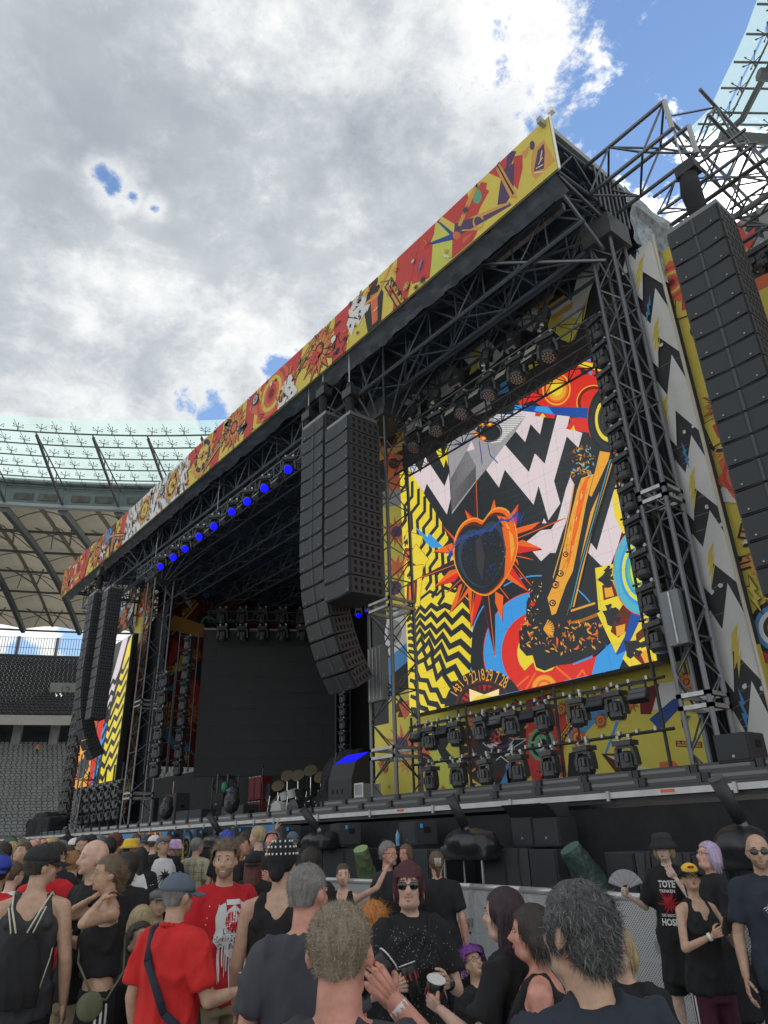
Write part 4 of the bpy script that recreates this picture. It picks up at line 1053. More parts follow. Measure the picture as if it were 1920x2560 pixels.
class Art:
	"""plane through org with in-plane axes U (horizontal) and world Z; layers step out along nrm"""
	def __init__(s, org, U, rect, led=False, step=.0022, gain=1.0):
		s.gain = gain
		s.o = Vector(org); s.U = Vector(U).normalized(); s.n = s.U.cross(Vector((0, 0, 1))).normalized()
		if s.n.dot(CAM - s.o) < 0: s.n = -s.n
		s.rect = rect; s.led = led; s.step = step; s.k = 0; s.mb = MB(); s.mats = []; s.names = []; s.kk = []
	def px(s, pts, org=(0, 0), sc=1.0):
		out = []
		for x, y in pts:
			d = ray(org[0] + x / sc, org[1] + y / sc); t = (s.o - CAM).dot(s.n) / d.dot(s.n); p = CAM + d * t - s.o
			out.append((p.dot(s.U), p.z))
		return out
	def lay(s, n=1): s.k += n
	def add(s, c, uv, lay=True):
		uv = clip_poly(list(uv), *s.rect)
		if len(uv) < 3: return
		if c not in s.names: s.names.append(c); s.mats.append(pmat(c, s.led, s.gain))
		s.mb.cm = s.names.index(c)
		if lay: s.k += 1
		A_ = sum(uv[i - 1][0] * uv[i][1] - uv[i][0] * uv[i - 1][1] for i in range(len(uv)))
		v = [s.o + s.U * u + Vector((0, 0, z)) for u, z in uv]; s.kk += [s.k] * len(v)
		if (s.U.cross(Vector((0, 0, 1))).dot(s.n) > 0) != (A_ > 0): v.reverse()
		s.mb.add(v, [tuple(range(len(v)))])
	def line(s, c, uv, w, lay=True, w1=None):
		# thick mitred polyline as one ngon per segment pair
		if lay: s.k += 1
		L_, R_ = [], []
		n = len(uv)
		for i in range(n):
			a = uv[max(0, i - 1)]; b = uv[i]; c_ = uv[min(n - 1, i + 1)]
			d0 = Vector((b[0] - a[0], b[1] - a[1])); d1 = Vector((c_[0] - b[0], c_[1] - b[1]))
			if d0.length < 1e-9: d0 = d1
			if d1.length < 1e-9: d1 = d0
			d0.normalize(); d1.normalize(); t = (d0 + d1)
			if t.length < 1e-6: t = d0
			t.normalize(); nn = Vector((-t.y, t.x)); m = 1 / max(.35, nn.dot(Vector((-d0.y, d0.x))))
			ww = w if w1 is None else w + (w1 - w) * i / (n - 1)
			L_.append((b[0] + nn.x * ww * m / 2, b[1] + nn.y * ww * m / 2)); R_.append((b[0] - nn.x * ww * m / 2, b[1] - nn.y * ww * m / 2))
		for i in range(n - 1): s.add(c, [L_[i], L_[i + 1], R_[i + 1], R_[i]], lay=False)
	def build(s, name, parent, **k):
		s.step = min(s.step, .06 / max(1, s.k)); s.mb.v = [tuple(Vector(v) + s.n * (q * s.step)) for v, q in zip(s.mb.v, s.kk)]
		return s.mb.build(name, s.mats, parent, **k)
def circ(cx, cz, r, n=28, a0=0, a1=2 * math.pi, ry=None):
	ry = r if ry is None else ry
	return [(cx + r * math.cos(a0 + (a1 - a0) * i / n), cz + ry * math.sin(a0 + (a1 - a0) * i / n)) for i in range(n if a1 - a0 > 6.28 else n + 1)]
def starp(cx, cz, r, r2, n, a=0, rnd=None):
	o = []
	for i in range(2 * n):
		q = r if i % 2 == 0 else r2
		if rnd: q *= rnd.uniform(.8, 1.15)
		o.append((cx + q * math.cos(a + math.pi * i / n), cz + q * math.sin(a + math.pi * i / n)))
	return o
def xf(pts, cx, cz, s, a):
	c, d = math.cos(a) * s, math.sin(a) * s
	return [(cx + x * c - z * d, cz + x * d + z * c) for x, z in pts]
BOLT = [(-.1, 1), (.25, .2), (.05, .15), (.3, -.45), (.12, -.45), (.05, -1), (-.2, -.2), (0, -.2), (-.25, .3), (-.05, .35)]
ZIG = [(-.5, 1), (-.1, .2), (-.1, .55), (.4, -.3), (.4, .1), (.9, -1), (.35, -.4), (.3, -.75), (-.2, .0), (-.25, -.35), (-.75, .5)]
HEART = [(0, -1), (.5, -.45), (.85, .1), (.9, .5), (.7, .8), (.4, .85), (.12, .7), (0, .45), (-.12, .7), (-.4, .85), (-.7, .8), (-.9, .5), (-.85, .1), (-.5, -.45)]
SPADE = [(0, 1), (.3, .5), (.8, .0), (.75, -.4), (.4, -.5), (.12, -.3), (.3, -.9), (-.3, -.9), (-.12, -.3), (-.4, -.5), (-.75, -.4), (-.8, 0), (-.3, .5)]
def blob(rnd, cx, cz, r, n=16, j=.35):
	return [(cx + r * rnd.uniform(1 - j, 1 + j) * math.cos(2 * math.pi * i / n), cz + r * rnd.uniform(1 - j, 1 + j) * math.sin(2 * math.pi * i / n)) for i in range(n)]
def motif(art, rnd, cx, cz, s, kind=None):
	k = kind or rnd.choice(['flower', 'gear', 'rings', 'speaker', 'bolt', 'frame', 'splash', 'star', 'wing', 'zig', 'card', 'figure'])
	a = rnd.uniform(0, 6.28)
	if k == 'flower':
		art.add('brn', starp(cx, cz, s * 1.08, s * .55, 13, a, rnd)); art.add('ora', starp(cx, cz, s, s * .45, 13, a)); art.add('gold', starp(cx, cz, s * .72, s * .35, 13, a + .2))
		art.add('brn', circ(cx, cz, s * .3, 14)); art.add('ora', circ(cx, cz, s * .2, 12))
		for i in range(13):
			b = a + .24 + i * 2 * math.pi / 13; art.line('brn', [(cx + .3 * s * math.cos(b), cz + .3 * s * math.sin(b)), (cx + .8 * s * math.cos(b), cz + .8 * s * math.sin(b))], s * .035, lay=(i == 0))
	elif k == 'gear':
		art.add('gold', starp(cx, cz, s, s * .82, 16, a)); art.add('char', circ(cx, cz, s * .7)); art.add('yel', circ(cx, cz, s * .5)); art.add('blk', circ(cx, cz, s * .2, 14))
		for i in range(6): art.line('gold', [(cx, cz), (cx + .7 * s * math.cos(a + i), cz + .7 * s * math.sin(a + i))], s * .09, lay=(i == 0))
	elif k in ('rings', 'speaker'):
		cs = ['red', 'ora', 'yel', 'ora', 'red', 'dred'] if k == 'speaker' else ['blk', 'blu', 'wht', 'char', 'yel', 'blk']
		if k == 'speaker': art.add('ora', blob(rnd, cx, cz, s * 1.2, 18, .25))
		for i, c in enumerate(cs): art.add(c, circ(cx, cz, s * (1 - i * .16)))
	elif k == 'bolt':
		art.add('blk', xf(BOLT, cx, cz, s * 1.15, a)); art.add(rnd.choice(['yel', 'blu', 'wht']), xf(BOLT, cx, cz, s, a))
	elif k == 'frame':
		b = xf([(-1.4, -.22), (1.4, -.22), (1.4, .22), (-1.4, .22)], cx, cz, s, a)
		art.add('blk', xf([(-1.5, -.3), (1.5, -.3), (1.5, .3), (-1.5, .3)], cx, cz, s, a)); art.add('gold', b)
		art.add('brn', xf([(-1.4, -.07), (1.4, -.07), (1.4, .02), (-1.4, .02)], cx, cz, s, a))
		for i in range(7): art.add('blk' if i % 2 else 'dgold', circ(*xf([(-1.3 + .42 * i, .2)], cx, cz, s, a)[0], s * .14, 9))
	elif k == 'splash':
		art.add(rnd.choice(['red', 'ora', 'blu', 'wht']), blob(rnd, cx, cz, s, 22, .45))
		for i in range(5): art.add('blk', blob(rnd, cx + rnd.uniform(-.7, .7) * s, cz + rnd.uniform(-.7, .7) * s, s * .12, 8), lay=(i == 0))
	elif k == 'star':
		n = rnd.choice([5, 8, 11]); art.add('blk', starp(cx, cz, s * 1.1, s * .45, n, a)); art.add(rnd.choice(['ora', 'red', 'wht', 'yel']), starp(cx, cz, s, s * .38, n, a)); art.add('blk', circ(cx, cz, s * .2, 10))
	elif k == 'wing':
		for i in range(6):
			b = a + i * .16; art.add('blk' if i % 2 else rnd.choice(['gry', 'brn', 'wht']), xf([(0, -.08), (1.4 - .12 * i, .0), (1.2 - .1 * i, .12), (0, .1)], cx, cz, s, b), lay=(i == 0))
	elif k == 'zig':
		art.add('blk', xf(ZIG, cx + .06 * s, cz - .06 * s, s * 1.1, a)); art.add('wht', xf(ZIG, cx, cz, s, a))
	elif k == 'card':
		art.add('brn', xf([(-.62, -.95), (.62, -.95), (.62, .95), (-.62, .95)], cx, cz, s, a)); art.add('yel', xf([(-.58, -.9), (.58, -.9), (.58, .9), (-.58, .9)], cx, cz, s, a))
		art.add('red', xf([(-.3, -.6), (.35, -.6), (.2, .6), (-.35, .5)], cx, cz, s, a)); p = xf([(-.3, .5)], cx, cz, s, a)[0]; art.add('blk', xf(SPADE, p[0], p[1], s * .22, a))
	elif k == 'figure':
		art.add('blk', xf([(-.3, -1), (.3, -1), (.45, 0), (.25, .45), (-.25, .5), (-.5, .1)], cx, cz, s, 0)); art.add('brn', circ(cx, cz + .65 * s, s * .22, 12)); art.add('ora', xf([(-.1, -.8), (.15, -.8), (.2, .2), (-.15, .3)], cx, cz, s, 0))
		art.line('gold', xf([(-.8, .2), (.2, .1), (.9, .8)], cx, cz, s, 0), s * .12)
def collage(art, rnd, rect, n, smin, smax, base='yel', kinds=None, alt=('yel', 'red', 'yel', 'lime', 'blk')):
	x0, x1, z0, z1 = rect
	art.add(base, [(x0, z0), (x1, z0), (x1, z1), (x0, z1)])
	for i in range(max(2, n // 3)):
		cx, cz = rnd.uniform(x0, x1), rnd.uniform(z0, z1); c = rnd.choice(alt)
		a = rnd.uniform(0, 6.28); s_ = smax * 1.6
		art.add(c, xf([(0, 0), (1, -.25), (1.1, .3)], cx, cz, s_, a))
	for i in range(n):
		motif(art, rnd, rnd.uniform(x0, x1), rnd.uniform(z0, z1), rnd.uniform(smin, smax), rnd.choice(kinds) if kinds else None)
# the big picture on the right video screen
def right_screen_art():
	X0, X1, Z0, Z1 = -15.06, -7.50, 4.85, 12.35; Y = 13.0
	t = thing('video_screen', 'large lit video screen showing a heart in an orange starburst beside yellow zigzags', 'video screen', ((X0 + X1) / 2, Y, Z0))
	org = Vector((0, Y - .06, 0))
	mb = MB(); mb.box((0, .12, (Z1 - Z0) / 2), (X1 - X0 + .06, .3, Z1 - Z0 + .06)); mb.build('screen_housing', M_['black'], t)
	A = Art((0, Y - .06, 0), (1, 0, 0), (X0, X1, Z0, Z1), led=True)
	z1 = lambda p: A.px(p, (1000, 900), 4.74); z2 = lambda p: A.px(p, (1300, 880), 4.74)
	z3 = lambda p: A.px(p, (1000, 1330), 4.706); z4 = lambda p: A.px(p, (1300, 1300), 4.608)
	A.add('blk', [(X0, Z0), (X1, Z0), (X1, Z1), (X0, Z1)])
	W = 8.0 / 1000  # stroke unit in metres roughly per zoom pixel
	u = (z1([(100, 100)])[0][0] - z1([(0, 100)])[0][0]) / 100.0
	u = abs(u)
	# scratches on the charcoal
	rs_ = random.Random(3)
	for i in range(46):
		x, y = rs_.uniform(300, 1500), rs_.uniform(1200, 2100); A.line('char', z1([(x, y), (x + rs_.uniform(120, 420), y - rs_.uniform(60, 170))]), .012, lay=(i == 0))
	for i in range(40):
		x, y = rs_.uniform(-50, 900), rs_.uniform(850, 2100); A.line('char', z2([(x, y), (x + rs_.uniform(120, 420), y - rs_.uniform(40, 150))]), .012, lay=(i == 0))
	# pink lightning letters
	A.add('pink', z1([(90, 1280), (175, 1230), (245, 1335), (298, 1150), (528, 1495), (582, 1340), (600, 1640), (556, 1830), (318, 1465), (282, 1575)]))
	A.add('pink', z1([(1240, 1000), (1528, 1328), (1605, 1110), (1720, 1240), (1880, 1470), (2000, 1000), (1560, 762), (1482, 968), (1372, 836), (1500, 650), (1440, 590), (1290, 560), (1130, 640), (1140, 1120), (1020, 1300), (1172, 1510), (1242, 1300), (1582, 1712), (1650, 1480), (1560, 1100)]) if False else z1([(1245, 1005), (1530, 1330), (1605, 1112), (1790, 1310), (1900, 1700), (1760, 1900), (1640, 1480), (1582, 1712), (1242, 1300), (1172, 1510), (1020, 1300)]))
	A.add('pink', z2([(-60, 1240), (105, 1425), (175, 1205), (290, 1335), (440, 745), (590, 760), (560, 900), (740, 960), (692, 1135), (555, 1000), (348, 1722), (222, 1585), (160, 1810), (-60, 1530)]))
	A.add('pink', z2([(-80, 690), (20, 680), (290, 740), (238, 975), (125, 855), (62, 1068), (-60, 930)]))
	A.add('pink', z2([(628, 1385), (640, 1560), (590, 1900), (440, 2300), (250, 2480), (60, 2260), (150, 2190), (250, 2110), (370, 2100), (450, 1980), (545, 1620)]))
	A.add('blk', z2([(255, 2035), (285, 1960), (325, 2035)])); A.add('pink', z2([(262, 2030), (285, 1970), (318, 2030)]))
	A.add('pink', z4([(-30, 330), (200, 185), (410, 110), (525, 0), (470, 200), (410, 380), (200, 375), (40, 300)]))
	A.add('pink', z2([(1130, 1590), (1190, 1700), (1230, 2050), (1160, 2300), (1060, 2560), (960, 2530), (810, 2380), (840, 2260), (910, 2350), (1000, 2030)]))
	# grey moire fan
	A.add('gry', z1([(555, 990), (870, 830), (1120, 640), (1500, 650), (1370, 850), (1180, 1090), (1000, 1320), (905, 1440), (615, 1830), (598, 1400)]))
	for i in range(26):
		f = i / 25; a = (600 + 5 * f, 1810 - 400 * f); b = (900, 1420 - 330 * f) if f < .5 else (900 - (f - .5) * 200, 1255 - (f - .5) * 380)
		A.line('blk', z1([a, b]), .022, lay=(i == 0))
	for i in range(13):
		f = i / 12; A.line('wht', z1([(1120 - 40 * f, 650 + 330 * f), (1500 - 300 * f, 662 + 300 * f)]), .025, lay=(i == 0))
	A.add('pink', z1([(850, 960), (885, 1055), (788, 1085)]))
	A.add('yel', z1([(425, 1070), (480, 1040), (510, 1150), (555, 1040), (575, 1260), (545, 1170), (520, 1275)]))
	A.add('blu', z1([(120, 1255), (150, 1250), (200, 1340)]))
	# dome with antennae (black beetle)
	A.add('blk', z1(circ(1060, 850, 155, 26, ry=125))); A.add('gry', z1(circ(1075, 860, 128, 26, ry=104))); A.add('blk', z1(circ(1075, 862, 122, 26, ry=99)))
	for a, b, c in (((870, 900), (740, 990), (650, 990)), ((940, 960), (965, 1130), (975, 1230)), ((1040, 980), (1070, 1130), (1160, 1220)), ((1130, 740), (1250, 650), (1370, 600))): A.line('navy', z1([a, b, c]), .03)
	for p in ((960, 760), (1060, 760), (908, 885), (985, 930)): A.add('ora', z1(circ(*p, 40, 12, ry=28))); A.add('yel', z1(circ(p[0] + 5, p[1], 20, 10, ry=14)))
	# red loudspeaker block
	A.add('red', z2([(-30, 560), (200, 420), (640, 160), (900, 60), (1400, -300), (1500, 700), (820, 665), (440, 655), (250, 640), (150, 570), (90, 600), (0, 640)]))
	A.add('yel', z2([(650, 155), (700, 105), (1120, 190), (1120, 270)])); A.add('blu', z2([(770, 100), (880, 20), (1100, -60), (1100, 150)])); A.add('blu', z2([(800, 215), (870, 240), (840, 280)]))
	A.add('blk', z2([(700, 190), (790, 215), (800, 270), (740, 270)]))
	for r, c in ((170, 'gold'), (150, 'red'), (138, 'ora'), (118, 'gold'), (70, 'yel')): A.add(c, z2(circ(435, 440, r, 28, ry=r * 1.15)))
	for r, c in ((210, 'gold'), (195, 'dred'), (160, 'red'), (110, 'red')): A.add(c, z2(circ(880, 600, r, 28)))
	A.add('red', z2([(190, 715), (430, 735), (410, 790), (180, 760)])); A.add('yel', z2([(235, 765), (275, 725), (310, 775)]))
	A.add('red', z2([(590, 780), (830, 780), (840, 960), (620, 930), (545, 910), (600, 830)])); A.add('yel', z2([(600, 930), (640, 870), (660, 935)]))
	A.add('navy', z2([(-60, 630), (820, 665), (800, 790), (-60, 690)])); A.add('blu', z2([(-60, 630), (80, 640), (60, 690), (-60, 695)])); A.add('blu', z2([(200, 645), (340, 650), (410, 745), (170, 700)]))
	# dark cymbal at the right
	for r, c in ((265, 'red'), (258, 'blk'), (215, 'char'), (208, 'blk'), (172, 'yel'), (140, 'char'), (120, 'blk'), (95, 'char'), (80, 'blk')): A.add(c, z2(circ(1065, 800, r, 40, ry=r * 1.55)))
	# blue / red target
	def ringc(r): return z3(circ(1630, 1420, r, 60, ry=r * 1.12))
	A.add('blu', ringc(815)); A.add('blk', ringc(800)); A.add('red', ringc(648)); A.add('blu', ringc(638)); A.add('red', ringc(430)); A.add('yel', ringc(245))
	# black-yellow zigzags
	A.add('yel', z1([(10, 1290), (100, 1270), (290, 1590), (520, 1960), (600, 2200), (700, 2500), (-30, 2500), (-30, 1500)]))
	A.add('yel', z3([(40, -60), (600, 60), (430, 250), (500, 500), (640, 640), (820, 800), (860, 1120), (825, 1680), (640, 2000), (600, 2300), (60, 2300)]))
	ws = .165
	for i in range(9):
		pts = [(150, 1350), (150, 1530), (62, 1640), (72, 1820), (-10, 1935), (0, 2100), (-60, 2200)]
		A.line('blk', z1([(x + 74 * i - 74, y + 88 * i - 50 * (i == 0)) for x, y in pts]), .13, lay=(i == 0))
	left = [[(80, 900), (140, 845), (185, 880), (262, 760), (345, 645), (430, 690), (510, 600), (600, 640)],
			[(80, 905), (150, 845), (195, 880), (260, 790), (360, 700), (450, 735), (530, 660), (640, 730)]]
	# the bright zone: explicit rows, fanned
	top = [(85, 885), (150, 835), (190, 860), (255, 780), (355, 700), (440, 740), (525, 655), (650, 700), (740, 640), (860, 760)]
	rows = [[(80, 985), (130, 935), (180, 985), (240, 880), (300, 940), (370, 860), (440, 910), (530, 860), (620, 900), (740, 780), (850, 900)],
			[(88, 1050), (130, 1010), (180, 1060), (240, 975), (300, 1030), (370, 960), (440, 1050), (535, 960), (620, 1060), (742, 935), (860, 1050)],
			[(92, 1115), (135, 1090), (180, 1150), (240, 1060), (300, 1140), (365, 1090), (435, 1180), (525, 1090), (610, 1200), (735, 1110), (855, 1230)],
			[(95, 1180), (140, 1165), (190, 1230), (240, 1150), (295, 1240), (350, 1180), (420, 1310), (505, 1210), (590, 1350), (715, 1290), (850, 1420)],
			[(98, 1250), (150, 1250), (200, 1330), (250, 1250), (300, 1350), (345, 1280), (405, 1430), (490, 1330), (560, 1500), (690, 1440), (840, 1600)],
			[(100, 1330), (165, 1340), (210, 1440), (265, 1370), (320, 1480), (370, 1420), (400, 1540), (470, 1470), (540, 1650), (650, 1590), (780, 1830)],
			[(105, 1400), (180, 1420), (215, 1540), (290, 1500), (330, 1610), (400, 1570), (440, 1720), (500, 1650), (600, 1800), (640, 1790), (700, 1980)],
			[(115, 1620), (200, 1640), (240, 1740), (330, 1750), (370, 1860), (440, 1860), (500, 1990), (590, 1990), (640, 2140)],
			[(120, 1740), (170, 1760), (215, 1870), (290, 1890), (340, 2010), (440, 2030), (500, 2150), (560, 2200)],
			[(130, 1930), (200, 1960), (240, 2060), (320, 2090), (350, 2180), (480, 2220)],
			[(130, 2080), (180, 2090), (200, 2200), (300, 2260)]]
	A.line('blk', z3(top), .09)
	for r_ in rows: A.line('blk', z3(r_), .10, lay=False, w1=.17)
	A.add('blu', z3([(190, -60), (330, 60), (345, 10), (520, 185), (370, 190), (240, 40)]))
	# playing cards at left edge
	for x, y, a in ((110, 250, -.55), (150, 430, -.9), (150, 640, -.2)):
		p = z3([(x, y)])[0]
		A.add('dgold', xf([(-.42, -.62), (.42, -.62), (.42, .62), (-.42, .62)], *p, 1.0, a)); A.add('yel', xf([(-.4, -.6), (.4, -.6), (.4, .6), (-.4, .6)], *p, 1.0, a)); A.add('brn', xf([(-.2, -.5), (.25, -.5), (.2, .2), (-.25, .1)], *p, 1.0, a)); A.add('ora', xf([(-.1, -.4), (.15, -.4), (.1, .1), (-.15, 0)], *p, 1.0, a)); A.add('blk', xf(SPADE, p[0] - .1, p[1] + .38, .14, a))
	# starburst
	hc = (1010, 330)
	cen = z3([hc])[0]
	rays = [((880, -560), (1060, -700), (830, -150)), ]
	def spike(c, a, b, tip): A.add(c, z3([a, tip, b]))
	tri = [((830, -60), (1000, -50), (770, -260)), ((1010, -50), (1170, -90), (1115, -385)), ((1190, -40), (1370, 10), (1400, -330)), ((1300, -20), (1400, 100), (1660, -120)), ((640, 60), (720, 200), (500, -80)), ((620, 130), (660, 260), (400, 230)),
		   ((660, 380), (740, 560), (420, 640)), ((740, 520), (880, 640), (590, 960)), ((800, 600), (1000, 700), (850, 1130)), ((1080, 700), (1230, 640), (1210, 1050)), ((1180, 500), (1320, 400), (1520, 700)), ((1300, 360), (1380, 280), (1440, 540)), ((1380, 60), (1390, 260), (1680, 200))]
	for i, (a, b, c) in enumerate(tri):
		A.add('dred', z3([a, (c[0] + (8 if c[0] > 1000 else -8), c[1] + 14), b])); A.add('ora' if i % 2 else 'red', z3([a, c, b])); m = ((a[0] + b[0]) / 2, (a[1] + b[1]) / 2); A.add('ora', z3([a, c, m]))
	for a, b, c in (((880, -100), (970, -60), (905, -620)), ((960, 700), (1130, 700), (1130, 1480)), ((640, 330), (700, 430), (200, 560)), ((1390, 30), (1400, 120), (1960, -160)), ((700, 520), (760, 600), (560, 720)), ((760, 560), (820, 640), (680, 860)), ((1200, 560), (1130, 700), (1290, 790)), ((1320, 400), (1370, 340), (1560, 640)), ((860, 690), (910, 700), (850, 950)), ((1350, 240), (1370, 320), (1580, 330)), ((740, -40), (800, -20), (745, -110))):
		A.add('blk', z3([a, c, b])); m = ((a[0] + b[0]) / 2, (a[1] + b[1]) / 2); A.line('ora', z3([m, c]), .022); A.line('dred', z3([a, c]), .018, lay=False)
	# heart
	HT = [(985, -130), (1070, -240), (1170, -290), (1290, -245), (1370, -80), (1400, 130), (1375, 300), (1320, 440), (1220, 610), (1110, 715), (1020, 755), (900, 720), (780, 620), (690, 480), (642, 330), (640, 150), (680, 0), (750, -105), (830, -155), (915, -165)]
	def H(c, sc, dx=0, dy=0):
		o = []
		for i in range(len(HT)):
			p0, p1, p2, p3 = HT[i - 1], HT[i], HT[(i + 1) % len(HT)], HT[(i + 2) % len(HT)]
			for t in ((0, .33, .66) if i not in (19,) else (0,)):
				q = [.5 * (2 * b + (c_ - a) * t + (2 * a - 5 * b + 4 * c_ - d) * t * t + (3 * b - a - 3 * c_ + d) * t ** 3) for a, b, c_, d in zip(p0, p1, p2, p3)]; o.append((1010 + (q[0] - 1010) * sc + dx, 250 + (q[1] - 250) * sc + dy))
		A.add(c, z3(o))
	H('gold', 1.0); H('ora', .97, 2, 4); H('brn', .92, -12, 18); H('blk', .87, -26, 34); H('slate', .74, -40, 30); H('blk', .66, -30, 60); A.add('ora', z3([(1150, -190), (1260, -170), (1345, -40), (1375, 130), (1345, 300), (1280, 440), (1250, 300), (1275, 120), (1230, -60)])); A.add('gold', z3([(1250, -120), (1320, -20), (1350, 120), (1330, 250), (1305, 100)]))
	hr = random.Random(8)
	for i in range(150):
		a = hr.uniform(0, 6.28); q = hr.uniform(.1, .92) ** .6; x, y = 1000 + 330 * q * math.cos(a), 280 + 380 * q * math.sin(a)
		if y > 600 - abs(x - 1000) * .9: continue
		A.add('navy' if x < 1150 and hr.random() < .6 else ('char' if x < 1180 else 'dgold'), z3(xf([(-1, 0), (0, .4), (1, 0), (0, -.4)], x, y, hr.uniform(5, 15), hr.uniform(0, 3))), lay=(i == 0))
	A.add('char', z3([(900, 100), (960, 60), (1010, 300), (980, 560), (920, 420)])); A.add('ora', z3([(1210, -60), (1330, -20), (1370, 200), (1300, 460), (1240, 520), (1260, 200)])); A.add('gold', z3([(1290, -20), (1340, 40), (1362, 190), (1320, 360), (1310, 150)]))
	for off in (0, 26, 48): A.line('navy' if off != 26 else 'pur', z3([(640, 190 - off), (740, 90 - off), (860, 30 + off // 2), (960, 20 - off), (1080, -30 + off // 2), (1200, -130 - off // 2), (1290, -140 + off // 2), (1400, -200 - off)]), .035)
	for q in range(9): A.line('navy', z3([(560 + 20 * (q % 3), 180 + 22 * q), (640 - 14 * (q % 2), 240 - 16 * q + 60)]), .02, lay=(q == 0))
	for q in range(9): A.line('navy', z3([(1300 + 22 * q, -240 + 13 * (q % 4)), (1330 + 12 * q, -120 + 15 * (q % 3))]), .02, lay=(q == 0))
	# gilded picture frame
	A.add('blk', z2([(830, 990), (980, 1170), (1120, 1220), (1115, 1340), (870, 2150), (700, 2800), (560, 3260), (540, 3500), (380, 3500), (300, 2800), (480, 2330), (590, 1900), (650, 1560), (610, 1490), (660, 1330), (700, 1170)]))
	A.add('gold', z2([(690, 1640), (740, 1500), (890, 1450), (800, 1790), (740, 2100), (640, 2600), (560, 2760), (440, 3100), (370, 3020), (480, 2560), (590, 2050)])); A.add('ora', z2([(720, 1650), (790, 1500), (830, 1480), (720, 2000), (600, 2500), (560, 2600)]))
	A.add('gold', z2([(960, 1180), (1080, 1200), (1060, 1290), (860, 1720), (830, 1700), (900, 1430)])); A.add('gold', z2([(1080, 1270), (1120, 1280), (870, 2120), (600, 3260), (540, 3240), (720, 2500), (850, 1900), (1000, 1560)])); A.line('blk', z2([(1085, 1280), (860, 2080), (720, 2580), (565, 3240)]), .10); A.line('teal', z2([(1085, 1280), (860, 2080), (720, 2580), (565, 3240)]), .02)
	A.line('gold', z2([(655, 1570), (600, 1900), (530, 2250), (400, 2700)]), .03)
	rr = random.Random(11)
	A.add('blk', z4([(290, 620), (160, 760), (90, 950), (80, 1180), (0, 1290), (10, 1480), (90, 1570), (160, 1560), (200, 1700), (300, 1740), (440, 1680), (600, 1660), (780, 1590), (900, 1540), (1040, 1420), (980, 1250), (920, 1100), (905, 930), (600, 1010), (540, 1130), (440, 1180), (330, 1080), (420, 800), (380, 600)]))
	A.add('dgold', z4([(560, 1180), (740, 1140), (905, 1070), (915, 1110), (700, 1190), (580, 1200)])); A.line('gold', z4([(600, 1050), (880, 960)]), .05)
	A.add('gold', z4([(330, 900), (420, 700), (480, 560), (540, 640), (470, 860), (430, 1080), (380, 1100)]))
	for (x, y, r) in ((420, 750, 46), (480, 620, 40), (390, 960, 40), (540, 400, 34)):
		A.add('blk', z4(circ(x, y, r, 14))); A.add('gold', z4(circ(x, y, r * .62, 12))); A.add('blk', z4(circ(x + 6, y, r * .34, 10)))
	for i in range(110):
		x = rr.uniform(20, 960); y = 1230 + rr.uniform(-60, 330) * (1 - abs(x - 480) / 1500)
		s_ = rr.uniform(14, 42); A.add(rr.choice(['gold', 'dgold', 'gold', 'ora']), z4(xf([(-1, 0), (-.2, .35), (1, .1), (.1, -.3)], x, y, s_, rr.uniform(0, 3.1))), lay=(i == 0))
	for i in range(26):
		x = rr.uniform(90, 240); y = rr.uniform(700, 1200); A.add(rr.choice(['gold', 'dgold', 'cream']), z4(xf([(-1, 0), (0, .4), (1, 0), (0, -.2)], x + (950 - y) * .15, y, rr.uniform(10, 26), rr.uniform(0, 3))), lay=(i == 0))
	for i in range(60):
		x = rr.uniform(640, 900); y = rr.uniform(1120, 1500); A.add(rr.choice(['gold', 'dgold', 'teal']), z2(xf([(-1, 0), (0, .5), (1, 0), (0, -.2)], x, y, rr.uniform(14, 34), rr.uniform(0, 3))), lay=(i == 0))
	for i in range(9): A.line('gold', z4([(290, 1260), (290 + 120 * math.cos(-1.1 + i * .25), 1260 + 120 * math.sin(-1.1 + i * .25))]), .035, lay=(i == 0))
	A.add('red', z4(circ(160, 970, 28, 12)))
	for i in range(240):   # worn print on the charcoal ground
		x, y = rr.uniform(-900, 1100), rr.uniform(700, 2300); A.add(rr.choice(['char', 'char', 'gry']), z2(circ(x, y, rr.uniform(1.5, 4), 5)), lay=(i == 0))
	for i in range(60):
		t_ = rr.random(); x = 800 - 330 * t_ + rr.uniform(-50, 50); y = 1560 + 1200 * t_; A.line(rr.choice(['dgold', 'ora', 'cream']), z2([(x, y), (x - 14, y + 60)]), .012, lay=(i == 0))
	A.add('yel', z4([(880, 560), (1085, 510), (1160, 800), (1240, 900), (1080, 1100), (920, 1040)])); A.add('brn', z4([(960, 760), (1080, 700), (1140, 880), (980, 930)])); A.add('gold', z4([(985, 790), (1070, 770), (1100, 880), (1000, 900)]))
	A.add('blk', xf(SPADE, *z4([(1020, 680)])[0], .26, 1.4)); A.add('blk', xf(SPADE, *z4([(1030, 580)])[0], .12, 1.4));
	A.add('yel', z4([(905, 1080), (1200, 870), (1420, 1050), (1460, 1180), (1280, 1500), (1130, 1560)])); A.add('brn', z4([(1100, 1130), (1230, 940), (1330, 1060), (1270, 1260), (1150, 1360), (1060, 1290)])); A.add('gold', z4([(1120, 1230), (1230, 1200), (1220, 1320), (1130, 1350)])); A.add('dred', z4([(1150, 1110), (1270, 1150), (1250, 1210), (1140, 1160)]))
	A.add('blk', xf(SPADE, *z4([(1070, 1110)])[0], .26, .9)); A.add('blk', xf(SPADE, *z4([(1040, 1010)])[0], .11, .9))
	A.add('navy', z4([(1310, 1030), (1430, 1090), (1250, 1480), (1210, 1580), (1110, 1560), (1220, 1350)])); A.add('blu', z4([(1060, 1420), (1130, 1560), (1245, 1500), (1130, 1800), (820, 1860), (900, 1570)]))
